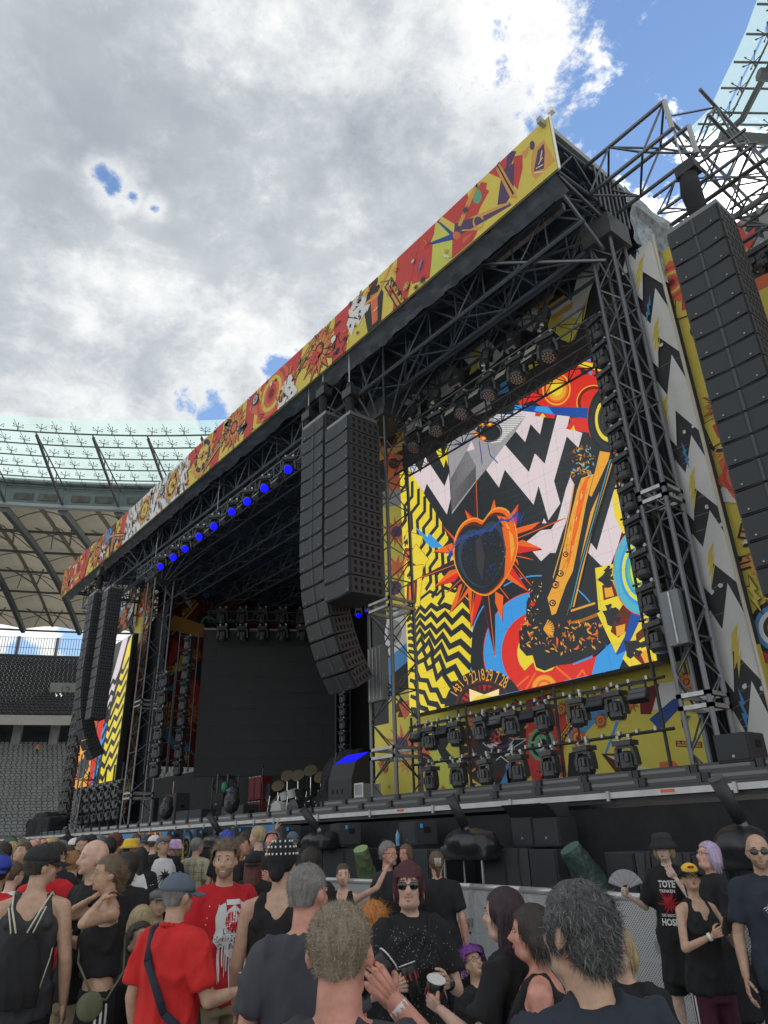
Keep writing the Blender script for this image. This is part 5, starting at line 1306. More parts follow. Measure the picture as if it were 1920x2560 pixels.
	A.add('yel', z4([(1460, 1090), (1700, 1100), (1700, 1740), (1340, 1770), (1200, 1600), (1300, 1370)])); A.add('brn', z4([(1350, 1320), (1480, 1200), (1520, 1290), (1360, 1420)])); A.add('dred', z4([(1310, 1560), (1450, 1690), (1580, 1640), (1400, 1500)])); A.add('gold', z4([(1400, 1540), (1480, 1500), (1560, 1640), (1470, 1680)])); A.add('blk', xf(SPADE, *z4([(1310, 1480)])[0], .26, .7)); A.add('blk', z4([(1350, 1440), (1500, 1370), (1530, 1440), (1420, 1480)]))
	# bright record
	for r, c in ((345, 'red'), (338, 'teal'), (270, 'blu'), (240, 'lime'), (205, 'blu'), (178, 'grn'), (140, 'lime'), (120, 'grn'), (100, 'lime'), (80, 'grn'), (55, 'lime')): A.add(c, z4(circ(1430, 590, r, 44, ry=r * 1.5)))
	A.add('yel', z2([(1160, 1550), (1200, 1560), (1180, 1800), (1290, 2140), (1240, 2160), (1140, 1960), (1110, 1760)]))
	# loudspeaker along bottom
	A.add('red', z4([(-180, 1950), (20, 1790), (170, 1640), (200, 1730), (300, 1760), (480, 1700), (640, 1670), (900, 1570), (820, 1880), (0, 2050), (-200, 2080)]));
	for r, c in ((150, 'ora'), (135, 'gold'), (90, 'ora'), (60, 'gold')): A.add(c, z4(circ(300, 1930, r, 24)))
	for a, b in (((-100, 1990), (120, 1800)), ((200, 1760), (60, 2000)), ((430, 1690), (640, 1870)), ((640, 1870), (740, 1730)), ((740, 1730), (800, 1840)), ((-190, 1850), (-60, 1960))): A.line('ora', z4([a, b]), .05)
	for i in range(1, 15): A.line('char', [(X0 + .5 * i, Z0), (X0 + .5 * i, Z1)], .0035, lay=(i == 1)); A.line('char', [(X0, Z0 + .5 * i), (X1, Z0 + .5 * i)], .0035, lay=False)
	for r, c in ((470, 'blk'), (345, 'brn'), (325, 'blk')): A.add(c, z3(circ(1010, 2090, r, 40)))
	for i in range(15):
		a = math.pi * (1.02 + .97 * i / 14); A.add('red', z3([(1010 + rr_ * math.cos(a + da), 2090 + rr_ * math.sin(a + da)) for rr_, da in ((215, -.05), (290, -.07), (290, .07), (215, .05))]), lay=(i == 0))
	A.add('cream', z3(starp(1010, 2090, 300, 175, 5, -math.pi / 2 + .63))); A.add('yel', z3(circ(1010, 2110, 190, 26))); A.add('gold', z3(circ(1010, 2150, 120, 20)))
	A.build('screen_picture', t, world=True)
	nums = ['20', '14', '31', '9', '22', '18', '29', '7', '28', '12', '35', '3']
	ndm = pmat('gold', True)
	for i, s_ in enumerate(nums):
		ang = math.pi * (1.10 + .82 * i / 11); x, y = 1010 + 398 * math.cos(ang), 2090 + 398 * math.sin(ang)
		p = z3([(x, y)])[0]
		if p[1] < Z0 + .16: continue
		f = text_obj('wheel_number', s_, .40, ndm); f.parent = t
		rotz = -(ang - 1.5 * math.pi)
		f.matrix_basis = Matrix.Translation(Vector((p[0], Y - .06 - A.step * (A.k + 2), p[1])) - t.location) @ Matrix.Rotation(math.pi / 2, 4, 'X') @ Matrix.Rotation(rotz, 4, 'Z') @ Matrix.Scale(.62, 4, (1, 0, 0))
	return t
# stage
DZ = 2.35          # deck height
def truss(parent, p0, p1, w, h, bay=.6, cr=.03, br=.015, m=None, mats=None, split=True, up=(0, 0, 1), name='truss'):
	"""box truss from p0 to p1 (bottom centre line); chords and every brace as objects when split"""
	m = m or M_['alu']
	p0 = Vector(p0); p1 = Vector(p1); d = (p1 - p0); Ln = d.length; d.normalize(); up = Vector(up)
	sd_ = d.cross(up).normalized(); up = sd_.cross(d).normalized()
	cs = [sd_ * (-w / 2), sd_ * (w / 2), sd_ * (w / 2) + up * h, sd_ * (-w / 2) + up * h]
	nb = max(1, round(Ln / bay)); st = Ln / nb
	if split:
		for c in cs: rod(parent, p0 + c, p1 + c, cr, m, 'chord', n=8)
		for f in range(4):
			a, b = cs[f], cs[(f + 1) % 4]
			for i in range(nb):
				q0, q1 = (a, b) if (i + f) % 2 else (b, a)
				rod(parent, p0 + d * (st * i) + q0, p0 + d * (st * (i + 1)) + q1, br, m, 'brace', n=5)
	else:
		ch = MB()
		for c in cs: ch.tube(p0 + c, p1 + c, cr, n=6)
		o = ch.build(name, m, parent, world=True)
		lb = MB()
		for f in range(4):
			a, b = cs[f], cs[(f + 1) % 4]
			for i in range(nb):
				q0, q1 = (a, b) if (i + f) % 2 else (b, a)
				lb.tube(p0 + d * (st * i) + q0, p0 + d * (st * (i + 1)) + q1, br, n=4, cap=False)
				if f in (1, 3) or i % 2 == 0: lb.tube(p0 + d * (st * i) + a, p0 + d * (st * i) + b, br, n=4, cap=False)
		lb.build('bracing', m, o, world=True)
		return o
def deck():
	t = thing('stage_deck', 'long black stage deck with white aluminium edge rails and black skirt', 'stage', (-22, 10, 0))
	X0, X1, Y0, Y1 = -47.0, 9.0, 10.0, 27.0
	mb = MB(); mb.box(((X0 + X1) / 2, (Y0 + Y1) / 2, DZ - .08), (X1 - X0, Y1 - Y0, .12)); mb.build('deck_floor', M_['black'], t, world=True)
	# skirt: gathered black cloth
	mb = MB(); n = 420; yy = lambda i: Y0 - .02 + .025 * math.sin(i * 1.9) + .02 * noise.noise((i * .21, 0, 0)) * 2
	for i in range(n):
		a, b = X0 + (X1 - X0) * i / n, X0 + (X1 - X0) * (i + 1) / n
		mb.quad((a, yy(i), 0.02), (b, yy(i + 1), 0.02), (b, Y0 + .02, DZ - .2), (a, Y0 + .02, DZ - .2))
	mb.build('skirt', M_['cloth'], t, world=True, smooth=True)
	# edge rails, sections with clamps
	x = X0; rnd = random.Random(4); k = 0
	while x < X1:
		ln = rnd.choice([2.0, 2.0, 1.0]); mb = MB(); mb.box((x + ln / 2, Y0 - .04, DZ - .03), (ln - .02, .05, .085)); mb.build('edge_rail', M_['rail'], t, world=True)
		mb = MB(); mb.box((x, Y0 - .075, DZ - .04), (.05, .04, .14)); mb.build('rail_clamp', M_['steel'], t, world=True)
		if k % 3 == 1: mb = MB(); mb.box((x + ln / 2, Y0 - .069, DZ - .02), (.22, .006, .04)); mb.build('tape_mark', M_['orange'], t, world=True)
		x += ln; k += 1
	# dark shelf under black floor bars
	mb = MB(); mb.box(((X0 + X1) / 2, Y0 + .10, DZ + .03), (X1 - X0, .2, .05)); mb.build('front_step', M_['blackg'], t, world=True)
	# floor light bars in two rows
	me = None; i = 0; xx = -38.0
	base = None
	while xx < 8:
		if base is None:
			base = thing('floor_light_bar', 'black floor light bar on the stage edge', 'light bar', (xx, Y0 + .12, DZ + .055), 0, 'light bars lined up along the stage edge')
			mb = MB(); mb.box((0, 0, .07), (.96, .16, .13)); mb.build('housing', M_['blackg'], base)
			mb = MB()
			mb.box((0, -.081, .075), (.84, .006, .045))
			mb.build('lens_strip', M_['lens'], base)
			mb = MB(); mb.box((-.43, -.05, .07), (.10, .14, .12)); mb.build('bracket', M_['black'], base)
		else: copy_tree(base, loc=(xx, Y0 + .12, DZ + .055))
		xx += 1.0
	i = 0
	for xx in np.arange(-15.5, -1.0, 1.0):
		copy_tree(base, label='black floor light bar in the raised rear row before the right-hand screen', loc=(xx, Y0 + .75, DZ + .22), group='raised light bars behind the stage edge')
	# cable runs
	mb = MB()
	for q in range(6):
		pts = [Vector((-16 + .5 * j, Y0 + .33 + .05 * math.sin(j * .9 + q), DZ + .02 + .015 * q)) for j in range(32)]; mb.path(pts, .014, n=4)
	mb.build('cable_run', M_['black'], t, world=True)
	# printed skirt panel on the left portion
	rnd = random.Random(12)
	p0 = atY(180, 2095, 9.9); p1 = atY(690, 2070, 9.9)
	s = thing('printed_skirt', 'colourful collage-printed skirt panel below the left half of the stage edge', 'banner', ((p0.x + p1.x) / 2, 9.9, 1.0))
	A = Art((0, 9.92, 0), (1, 0, 0), (p0.x, p1.x + .1, .9, 2.22), step=.003)
	collage(A, rnd, (p0.x, p1.x + .1, .9, 2.22), 34, .3, .75, base='blu', alt=('yel', 'ora', 'blu', 'lime'))
	A.build('print', s, world=True)
deck()
# towers
def tower(x0, x1, y0, y1, z0, z1, label, bay=.62, m=None, extra=True):
	t = thing('truss_tower', label, 'tower', ((x0 + x1) / 2, (y0 + y1) / 2, z0))
	m = m or M_['alu']
	P = [(x0, y0), (x1, y0), (x1, y1), (x0, y1)]
	for x, y in P: rod(t, (x, y, z0), (x, y, z1), .045, m, 'chord', n=8)
	nb = round((z1 - z0) / bay); st = (z1 - z0) / nb
	for f in range(4):
		a, b = P[f], P[(f + 1) % 4]
		for i in range(nb):
			q0, q1 = (a, b) if (i + f) % 2 else (b, a)
			rod(t, (*q0, z0 + st * i), (*q1, z0 + st * (i + 1)), .019, m, 'brace', n=5)
			if i % 4 == 0: rod(t, (*a, z0 + st * i + .03), (*b, z0 + st * i + .03), .022, m, 'brace', n=5)
	if extra:
		for zz in (z0 + 1.3, z0 + 1.5, z0 + 5.1, z0 + 5.3):
			for f in range(4):
				a, b = P[f], P[(f + 1) % 4]; mb = MB()
				mid = Vector(((a[0] + b[0]) / 2, (a[1] + b[1]) / 2, zz)); dx = abs(a[0] - b[0]) + .1; dy = abs(a[1] - b[1]) + .1
				mb.box(mid, (max(.06, dx), max(.06, dy), .07)) if True else 0
				mb.build('sleeve_bar', M_['steel'], t, world=True)
		mb = MB(); mb.box(((x0 + x1) / 2, (y0 + y1) / 2, z0 + .04), (x1 - x0 + .3, y1 - y0 + .3, .08)); mb.build('base_plate', M_['steel'], t, world=True)
		mb = MB(); mb.box(((x0 + x1) / 2, (y0 + y1) / 2, z1 - .35), (x1 - x0 + .25, y1 - y0 + .25, .6)); mb.build('head_block', M_['aluD'], t, world=True)
	return t
tower(-6.40, -5.90, 11.5, 12.05, DZ, 14.5, 'tall aluminium truss tower at the right corner of the stage roof')
tower(-14.95, -14.0, 11.5, 12.3, DZ, 14.0, 'tall aluminium truss tower between the hanging speakers and the right video screen', bay=.75)
tower(-32.3, -31.4, 11.5, 12.4, DZ, 14.0, 'tall aluminium truss tower beside the left video screen', bay=.8)
tower(-40.6, -39.9, 12.0, 12.8, DZ, 6.3, 'short truss tower standing at the far left end of the stage', bay=.7, extra=False)
# things bolted on the towers
def boxes():
	t = thing('dimmer_box', 'grey equipment case strapped inside the middle tower', 'case', (-14.5, 11.42, 5.0))
	mb = MB(); mb.box((0, 0, .7), (.6, .22, 1.4)); mb.build('case_body', mat('grey_case', (.17, .18, .19), .5, .2, var=.1), t)
	mb = MB()
	for i in range(4): mb.box((-.22 + i * .15, -.115, .7), (.03, .012, 1.3))
	mb.build('case_rib', M_['steel'], t)
	t = thing('power_box', 'grey equipment case strapped on the right tower above its base', 'case', (-6.15, 11.42, 4.75))
	mb = MB(); mb.box((0, 0, .4), (.34, .14, .95)); mb.build('case_body', MATS['grey_case'], t)
	mb = MB(); mb.box((0, -.08, .4), (.03, .02, .9)); mb.build('strap', M_['steel'], t)
boxes()
# roof
def roof():
	YB = 9.7
	b0 = atY(150, 1503, YB); b1 = atY(1385, 410, YB); t0 = atY(155, 1440, YB); t1 = atY(1355, 292, YB)
	xl, xr = b0.x, -5.93
	zt = (t0.z + t1.z) / 2; zbm = (b0.z + b1.z) / 2
	print('roof', xl, xr, zbm, zt, b0, b1, t0, t1)
	t = thing('stage_roof', 'wide dark stage roof of trusses and canvas spanning the towers', 'stage roof', (-23, 15, zbm))
	# canopy
	mb = MB(); xw = -17.9; mb.box(((xl + xw) / 2, (YB + 25.1) / 2, zt - .1), (xw - xl, 25 - YB, .12)); mb.box(((xw + xr) / 2 + .001, (YB + 15.1) / 2, zt - .1), (xr - xw, 15 - YB, .12)); mb.build('canopy', M_['roof'], t, world=True)
	# back and left closing cloths
	mb = MB(); mb.quad((xl - 26, 25, 0), (xw, 25, 0), (xw, 25, 7), (xl - 26, 25, 7)); mb.quad((xl - 6, 25.01, 7), (xw, 25.01, 7), (xw, 25.01, zt + .6), (xl - 6, 25.01, zt + .6)); mb.quad((xw, 14.2, DZ), (xw, 25, DZ), (xw, 25, zt), (xw, 14.2, zt)); mb.quad((-46, 14.3, DZ), (-36.6, 14.3, DZ), (-36.6, 14.3, 14.2), (-46, 14.3, 11)); mb.build('back_drop', M_['cloth'], t, world=True)
	mb = MB(); mb.box((xr + .02, (YB + 17.5) / 2 + .2, zt - .12), (.10, 8.6, .16)); mb.build('edge_beam', mat('pale_edge_beam', (.32, .34, .32), .5, .3), t, world=True)
	al, dk = M_['alu'], mat('roof_truss_grey', (.095, .115, .145), .55, .4, var=.2, vscale=2)
	# side trusses running back at the right edge
	for x in (xr - .15, -10.2, -14.4, -19.2, -23.5, -27.8, -32, -36.2, -40):
		if x < xl: continue
		truss(t, (x, YB + .15, zbm + .15), (x, 24.5 if x < -18 else 14.8, zbm + .45), .35, 1.0, bay=.85, cr=.045, br=.024, m=dk, split=(x > -6.5))
	for x in (-8.2, -17, -25.6, -34):
		truss(t, (x, YB + .3, zt - .75), (x, 20.5 if x < -18 else 13.6, zt - .55), .3, .42, bay=.5, cr=.025, br=.015, m=dk, split=False)
	for y, dz, h in ((11.2, -.55, 1.0), (12.6, -.08, .9), (15.0, -.2, .9), (18.0, 0, .9), (21, .2, .9)):
		truss(t, (xl + .5, y, zbm + dz), (xr - .1 if y < 14 else -18.2, y, zbm + dz), .8, h, bay=1.0, cr=.05, br=.025, m=dk, split=False)
	for y, z in ((10.4, zt - .5), (12, zt - .45), (13.7, zt - .38)):
		mb = MB(); mb.box(((xl + xr) / 2, y, z), (xr - xl, .16, .10)); mb.build('purlin', dk, t, world=True)
	# knee braces at the right tower and radiating braces at the middle one
	for a, b in (((-6.1, 11.5, 13.6), (-6.1, 9.95, zbm + .1)), ((-6.1, 11.5, 14.0), (-8.6, 11.2, zbm + .2)), ((-6.1, 11.5, 13.3), (-8.8, 10.4, zbm + .1)), ((-5.95, 11.5, 14.4), (-5.95, 9.9, zbm + .15))):
		rod(t, a, b, .045, al, 'knee_brace')
	rr = random.Random(8)
	for x in (-14.5, -31.8):
		for i in range(16):
			a = i * 2 * math.pi / 16; L_ = 2.3 + rr.uniform(-.3, .5)
			rod(t, (x + .5 * math.cos(a), 11.9 + .4 * math.sin(a), 13.3), (x + L_ * math.cos(a), 11.9 + L_ * .8 * math.sin(a), zbm + rr.uniform(.0, .5)), .035, dk, 'knee_brace')
	# end cross of trusses at the right tower head
	for i in range(7):
		y = 11.3 + .18 * i; rod(t, (-5.85, y, 14.55), (-5.85, y + .06, zt - .25), .04, al, 'post')
	mb = MB(); mb.box((-7.3, 10.35, zbm + .35), (2.3, .12, .2)); mb.box((-7.7, 10.95, zbm + .42), (2.3, .12, .2)); mb.build('channel_beam', M_['steel'], t, world=True)
	# wrinkled tarpaulin below the banner
	mb = MB(); n = 340; rn = random.Random(2)
	rows = []
	for j in range(4):
		row = []
		for i in range(n + 1):
			x = xl + (xr - xl) * i / n; dep = .12 + .05 * noise.noise((x * .9, 1.5, 0)) + (.05 * noise.noise((x * 4.1, 7.5, 0)))
			if x > -15: dep += .12
			wv = .10 * noise.noise((x * 2.2, j * 1.1, 3)) + .06 * noise.noise((x * 7, j * 2, 3))
			row.append((x, YB + .12 + wv + .14 * j, zbm + .10 - dep * j / 3))
		rows.append(row)
	for j in range(3):
		for i in range(n): mb.quad(rows[j][i], rows[j][i + 1], rows[j + 1][i + 1], rows[j + 1][i])
	mb.build('hanging_tarp', M_['tarp'], t, world=True, smooth=True)
	# foil-like tarp over the roof corner behind the tower
	mb = MB(); G = 14
	g = [[Vector((-5.75 + .25 * noise.noise((i * .7, j * .6, 1)), 12.4 + i * .33, zt - .2 - j * .19 + .12 * noise.noise((i * .8, j * .9, 4)))) for j in range(G)] for i in range(G)]
	for i in range(G - 1):
		for j in range(G - 1): mb.quad(g[i][j], g[i + 1][j], g[i + 1][j + 1], g[i][j + 1])
	mb.build('corner_tarp', mat('crinkled_silver_tarp', (.30, .34, .36), .35, .3, var=.5, vscale=6, bump=1, bscale=14), t, world=True, smooth=True)
	# banner along the front
	bn = thing('roof_banner', 'long yellow and red printed banner along the front edge of the stage roof', 'banner', (-23, YB, zbm))
	A = Art((0, YB, 0), (1, 0, 0), (xl, xr + .15, zbm, zt), step=.0016)
	H = zt - zbm
	A.add('yel', [(xl, zbm), (xr + .2, zbm), (xr + .2, zt), (xl, zt)])
	z5 = lambda p: A.px(p, (980, 280), 3.95)
	z6 = lambda p: A.px(p, (560, 650), 3.77)
	z7 = lambda p: A.px(p, (140, 1050), 3.606)
	rnd = random.Random(21)
	# right part, traced
	for c, p in (('red', [(1410, 100), (1465, 45), (1480, 130)]), ('red', [(930, 590), (1150, 370), (1200, 460), (1170, 560), (1080, 660)]), ('red', [(490, 1030), (740, 790), (760, 860), (700, 1060), (615, 1105)]), ('red', [(280, 1230), (500, 1000), (380, 1290), (410, 1330), (370, 1640), (200, 1700), (120, 1390)]),
				 ('red', [(590, 1260), (690, 1180), (850, 1160), (800, 1270), (590, 1450)]), ('red', [(690, 940), (850, 760), (880, 690), (940, 700), (930, 760), (960, 780), (870, 950), (850, 1010), (700, 1080)]), ('red', [(1200, 440), (1290, 420), (1290, 560), (1240, 770), (1190, 700)]),
				 ('grn', circ(840, 830, 45, 16, ry=75)), ('lime', [(430, 1080), (600, 1190), (590, 1440), (380, 1640), (400, 1340)]), ('gold', [(1370, 520), (1390, 380), (1500, 270), (1610, 480), (1420, 670), (1380, 620)]), ('pur', [(1400, 590), (1440, 380), (1500, 310), (1510, 400), (1500, 560)]),
				 ('pur', [(1150, 380), (1230, 390), (1180, 500), (1120, 570)]), ('pur', [(1100, 570), (1210, 500), (1200, 780), (1130, 900), (1040, 920), (1070, 700)]), ('gold', [(1000, 510), (1040, 470), (1220, 780), (1240, 860), (1170, 850)]), ('blk', [(1015, 510), (1030, 495), (1205, 800), (1190, 830)]),
				 ('pur', circ(1385, 330, 26, 14, ry=46)), ('pur', [(620, 1100), (900, 1010), (1160, 890), (1180, 920), (930, 1070), (700, 1200), (610, 1240)]), ('gold', [(850, 1010), (1150, 890), (1160, 910), (870, 1040)]), ('gold', [(740, 880), (860, 650), (890, 640), (680, 1130), (650, 1120)]),
				 ('navy', [(440, 1075), (480, 1090), (640, 1220), (600, 1240)]), ('navy', [(350, 1300), (600, 1200), (650, 1250), (400, 1310)]), ('ora', circ(640, 1220, 40, 12)), ('red', [(640, 1290), (820, 1180), (840, 1200), (700, 1330)]), ('ora', [(700, 1250), (800, 1190), (700, 1300)]),
				 ('red', [(1210, 500), (1280, 490), (1280, 540), (1210, 560)]), ('gold', [(1280, 400), (1370, 320), (1330, 440), (1300, 460)])):
		A.add(c, z5(p))
	for i in range(4): A.line('cream', z5([(1400 + i * 22, 600 - i * 40), (1500 - i * 6, 590 - i * 70)]), .03, lay=(i == 0))
	A.line('gold', z5([(1010, 500), (1190, 840)]), .05); A.line('gold', z5(circ(855, 1085, 50, 16, ry=62)), .05); A.line('gold', z5([(690, 1170), (860, 1160)]), .04)
	# the rest: repeating wedges and a collage of motifs
	x = -10.6; items = []
	k = 0
	while x > xl + .3:
		if -31.0 < x < -22.5:
			A.add('wht', [(x - 1.02, zbm), (x, zbm), (x, zt), (x - 1.02, zt)]); items.append((x, 'grey')); x -= 1.0
		else:
			w = rnd.uniform(.65, 1.0); sl = rnd.uniform(.3, .9)
			A.add('red', [(x - w, zbm), (x - .1, zbm), (x + sl - .2, zt), (x - w + sl * .4, zt)]); items.append((x, 'red')); x -= rnd.uniform(2.3, 3.0)
	for x, c in items:
		if c == 'grey':
			for q in range(16): A.add(rnd.choice(['char', 'blk', 'pur', 'gry', 'gry', 'gold']), xf(rnd.choice([BOLT, [(-.2, -1), (.2, -.8), (.25, 1), (-.15, .7)], ZIG]), x - rnd.uniform(0, 1), zbm + H * rnd.uniform(.05, .95), rnd.uniform(.12, .26), rnd.uniform(-.6, .6)), lay=(q == 0))
			if k % 3 == 0: motif(A, rnd, x - .5, zbm + H * .5, H * .44, ['gear', 'flower', 'gear'][k // 3 % 3])
		else:
			motif(A, rnd, x - 1.5, zbm + H * .55, H * .60, ['figure', 'flower', 'speaker', 'flower', 'gear', 'speaker'][k % 6])
			motif(A, rnd, x - .5, zbm + H * rnd.uniform(.15, .4), H * .36, ['frame', 'star', 'splash', 'wing'][k % 4])
			motif(A, rnd, x - 2.3, zbm + H * rnd.uniform(.6, .9), H * .32, ['splash', 'frame', 'bolt', 'wing'][k % 4])
			for q in range(3):
				a = x - rnd.uniform(.2, 2.5); b = zbm + H * rnd.uniform(.1, .9); A.line('blk', [(a, b), (a + rnd.uniform(-.4, .4), b + rnd.uniform(-.4, .4)), (a + rnd.uniform(-.5, .6), b + rnd.uniform(-.5, .5))], .045, lay=(q == 0))
		k += 1
	for i in range(170):
		a, b, s_ = rnd.uniform(xl, -7), rnd.uniform(zbm, zt), rnd.uniform(.05, .16)
		if i % 5 == 0: motif(A, rnd, a, b, s_ * 1.6)
		else: A.add(rnd.choice(['blk', 'char', 'ora', 'gold', 'wht', 'dred', 'pur']), rnd.choice([xf(BOLT, a, b, s_ * 1.4, rnd.uniform(0, 6)), starp(a, b, s_, s_ * .4, 7), blob(rnd, a, b, s_ * .7, 9, .5)]), lay=(i == 0))
	A.build('print', bn, world=True)
	mb = MB(); mb.quad((xr + .2, YB + .05, zbm), (xl, YB + .05, zbm), (xl, YB + .05, zt), (xr + .2, YB + .05, zt)); mb.build('backing', mat('banner_back', (.5, .48, .3), .8), bn, world=True)
	mb = MB(); mb.tube((xr + .18, YB + .02, zbm - .03), (xr + .18, YB + .02, zt + .12), .03, n=6); mb.box((xr + .22, YB + .03, zt + .12), (.14, .12, .12)); mb.build('end_pole', M_['white'], bn, world=True)
	mb = MB(); mb.tube((xl, YB + .03, zt), (xr + .18, YB + .03, zt), .028, n=5); mb.build('top_pipe', M_['aluD'], bn, world=True)
	# outrigger trusses right of the roof corner
	o = thing('outrigger_truss', 'long box truss reaching out from the right tower head towards the sun', 'truss', (-5.9, 11.5, 14.8))
	a = atY(1540, 515, 11.5); truss(o, (-5.9, 11.45, 14.75), (-3.85, 11.45, 14.75), .95, .85, bay=.62, cr=.045, br=.026)
	for i, yy in enumerate((10.98, 11.93)): rod(o, (-3.85, yy, 14.75), (-3.85, yy, 15.6), .055, M_['steel'], 'end_post')
	o2 = thing('outrigger_truss', 'long box truss crossing behind the top of the right-hand speaker column', 'truss', (-6, 15.2, 14.9))
	truss(o2, (-6.3, 15.2, 15.2), (1.5, 15.2, 15.2), 1.0, .95, bay=.8, cr=.045, br=.026)
	o3 = thing('outrigger_truss', 'truss running back beneath the glass roof at the upper right', 'truss', (-3.6, 13.2, 17.4))
	truss(o3, (-4.3, 13.4, 17.2), (-4.3, 19.5, 17.2), .9, .9, bay=.75, cr=.045, br=.026)
	o4 = thing('outrigger_truss', 'lower truss running back from the tower top beside the silver tarpaulin', 'truss', (-5.2, 12, 14.2))
	truss(o4, (-5.0, 12.3, 14.1), (-2.9, 12.3, 14.1), .5, .5, bay=.5, cr=.035, br=.02)
	# front lighting truss with the blue lamps
	lt = thing('lighting_truss', 'lighting truss hanging under the roof with a row of blue lamps', 'truss', (-23, 10.4, 12.8))
	truss(lt, (-30.5, 10.5, 12.75), (-15.9, 10.5, 12.75), .4, .42, bay=.42, cr=.03, br=.016, m=dk, split=False)
	for x in (-29, -23, -17): mb = MB(); mb.tube((x, 10.5, 13.1), (x, 10.5, 15.2), .015, n=4); mb.build('hoist_chain', M_['steel'], lt, world=True)
	# back lighting truss above the big screen, dim
	return t
roof()
# moving lights
def rotY(a): return Matrix.Rotation(a, 3, 'Y')
def moving_head(label, loc, tilt=0.0, yaw=0.0, s=1.0, group=None, blue=False, glow=False):
	t = thing('moving_head_light', label, 'stage light', loc, yaw, group); t.scale = (s, s, s)
	mb = MB()
	for x in (-.12, .12): mb.box((x, 0, -.02), (.04, .06, .08)); mb.tube((x, -.05, .03), (x, .05, .03), .035, n=8)
	mb.box((0, 0, -.04), (.26, .05, .02)); mb.build('clamp', M_['steel'], t)
	mb = MB(); mb.box((0, 0, -.09), (.40, .26, .09)); mb.box((0, -.131, -.09), (.16, .006, .05)); mb.build('base', M_['blackg'], t)
	mb = MB()
	for x in (-1, 1):
		mb.add([(x * .12, -.07, -.14), (x * .20, -.07, -.16), (x * .235, -.07, -.36), (x * .235, -.07, -.48), (x * .18, -.07, -.48), (x * .175, -.07, -.36), (x * .14, -.07, -.2)] + [(x * .12, .07, -.14), (x * .20, .07, -.16), (x * .235, .07, -.36), (x * .235, .07, -.48), (x * .18, .07, -.48), (x * .175, .07, -.36), (x * .14, .07, -.2)],
			   [tuple(range(7)), tuple(range(13, 6, -1))] + [(i, i + 7, (i + 1) % 7 + 7, (i + 1) % 7) for i in range(7)])
	mb.box((0, 0, -.15), (.30, .14, .05)); mb.build('yoke', M_['blackg'], t)
	rot = Matrix.Rotation(tilt, 3, 'X')
	mb = MB(); mb.lathe((0, 0, -.42), [(.10, .19), (.14, .16), (.155, .05), (.165, -.02), (.165, -.10), (.14, -.15)], n=14, rot=rot)
	for q in range(3):
		mb.box(Vector((0, 0, -.42)) + rot @ Vector((-.10 + q * .10, -.14, .07)), (.07, .06, .14), rot)
	hd = mb.build('head', M_['blackg'], t)
	lm = mat('blue_lamp', (.0, .0, .1), .3, emit=(.0, .0, 1.0), estr=2.2) if blue else (mat('amber_led_lens', (.42, .30, .26), .2, coat=.5) if glow else M_['lens'])
	mb = MB()
	if glow:
		for ring, nn in ((0, 1), (.055, 6), (.105, 11)):
			for i in range(nn):
				a = i * 2 * math.pi / nn; p = Vector((ring * math.cos(a), ring * math.sin(a), -.152)); mb.lathe(Vector((0, 0, -.42)) + rot @ p, [(.022, .004), (.02, -.006)], n=8, rot=rot)
	else: mb.lathe(Vector((0, 0, -.42)) + rot @ Vector((0, 0, -.15)), [(.135, .002), (.12, -.012)], n=16, rot=rot)
	mb.build('lens', lm, hd)
	return t
def blinder(label, loc, tilt=0.0, s=1.0, group=None, pale=True):
	t = thing('strobe_light', label, 'stage light', loc, 0, group); t.scale = (s, s, s)
	rot = Matrix.Rotation(tilt, 3, 'X')
	mb = MB(); mb.box((-.17, 0, -.06), (.03, .04, .18)); mb.box((.17, 0, -.06), (.03, .04, .18)); mb.box((0, 0, .02), (.36, .05, .03)); mb.build('bracket', M_['black'], t)
	mb = MB(); mb.box((0, 0, -.19), (.40, .13, .24), rot); mb.box(Vector((0, 0, -.19)) + rot @ Vector((0, .08, -.02)), (.32, .05, .16), rot); hd = mb.build('housing', M_['blackg'], t)
	mb = MB()
	for q in (-1, 1): mb.box(Vector((0, 0, -.19)) + rot @ Vector((0, -.067, q * .055)), (.35, .008, .085), rot)
	mb.build('front_glass', mat('pale_strobe_glass', (.42, .42, .36), .3) if pale else M_['lens'], hd)
	return t
NT = ['leftmost'] + [None] * 20
def pos_word(i, n):
	return 'leftmost' if i == 0 else ('rightmost' if i == n - 1 else ordn(i) + ' from the left')
G_LOW = []
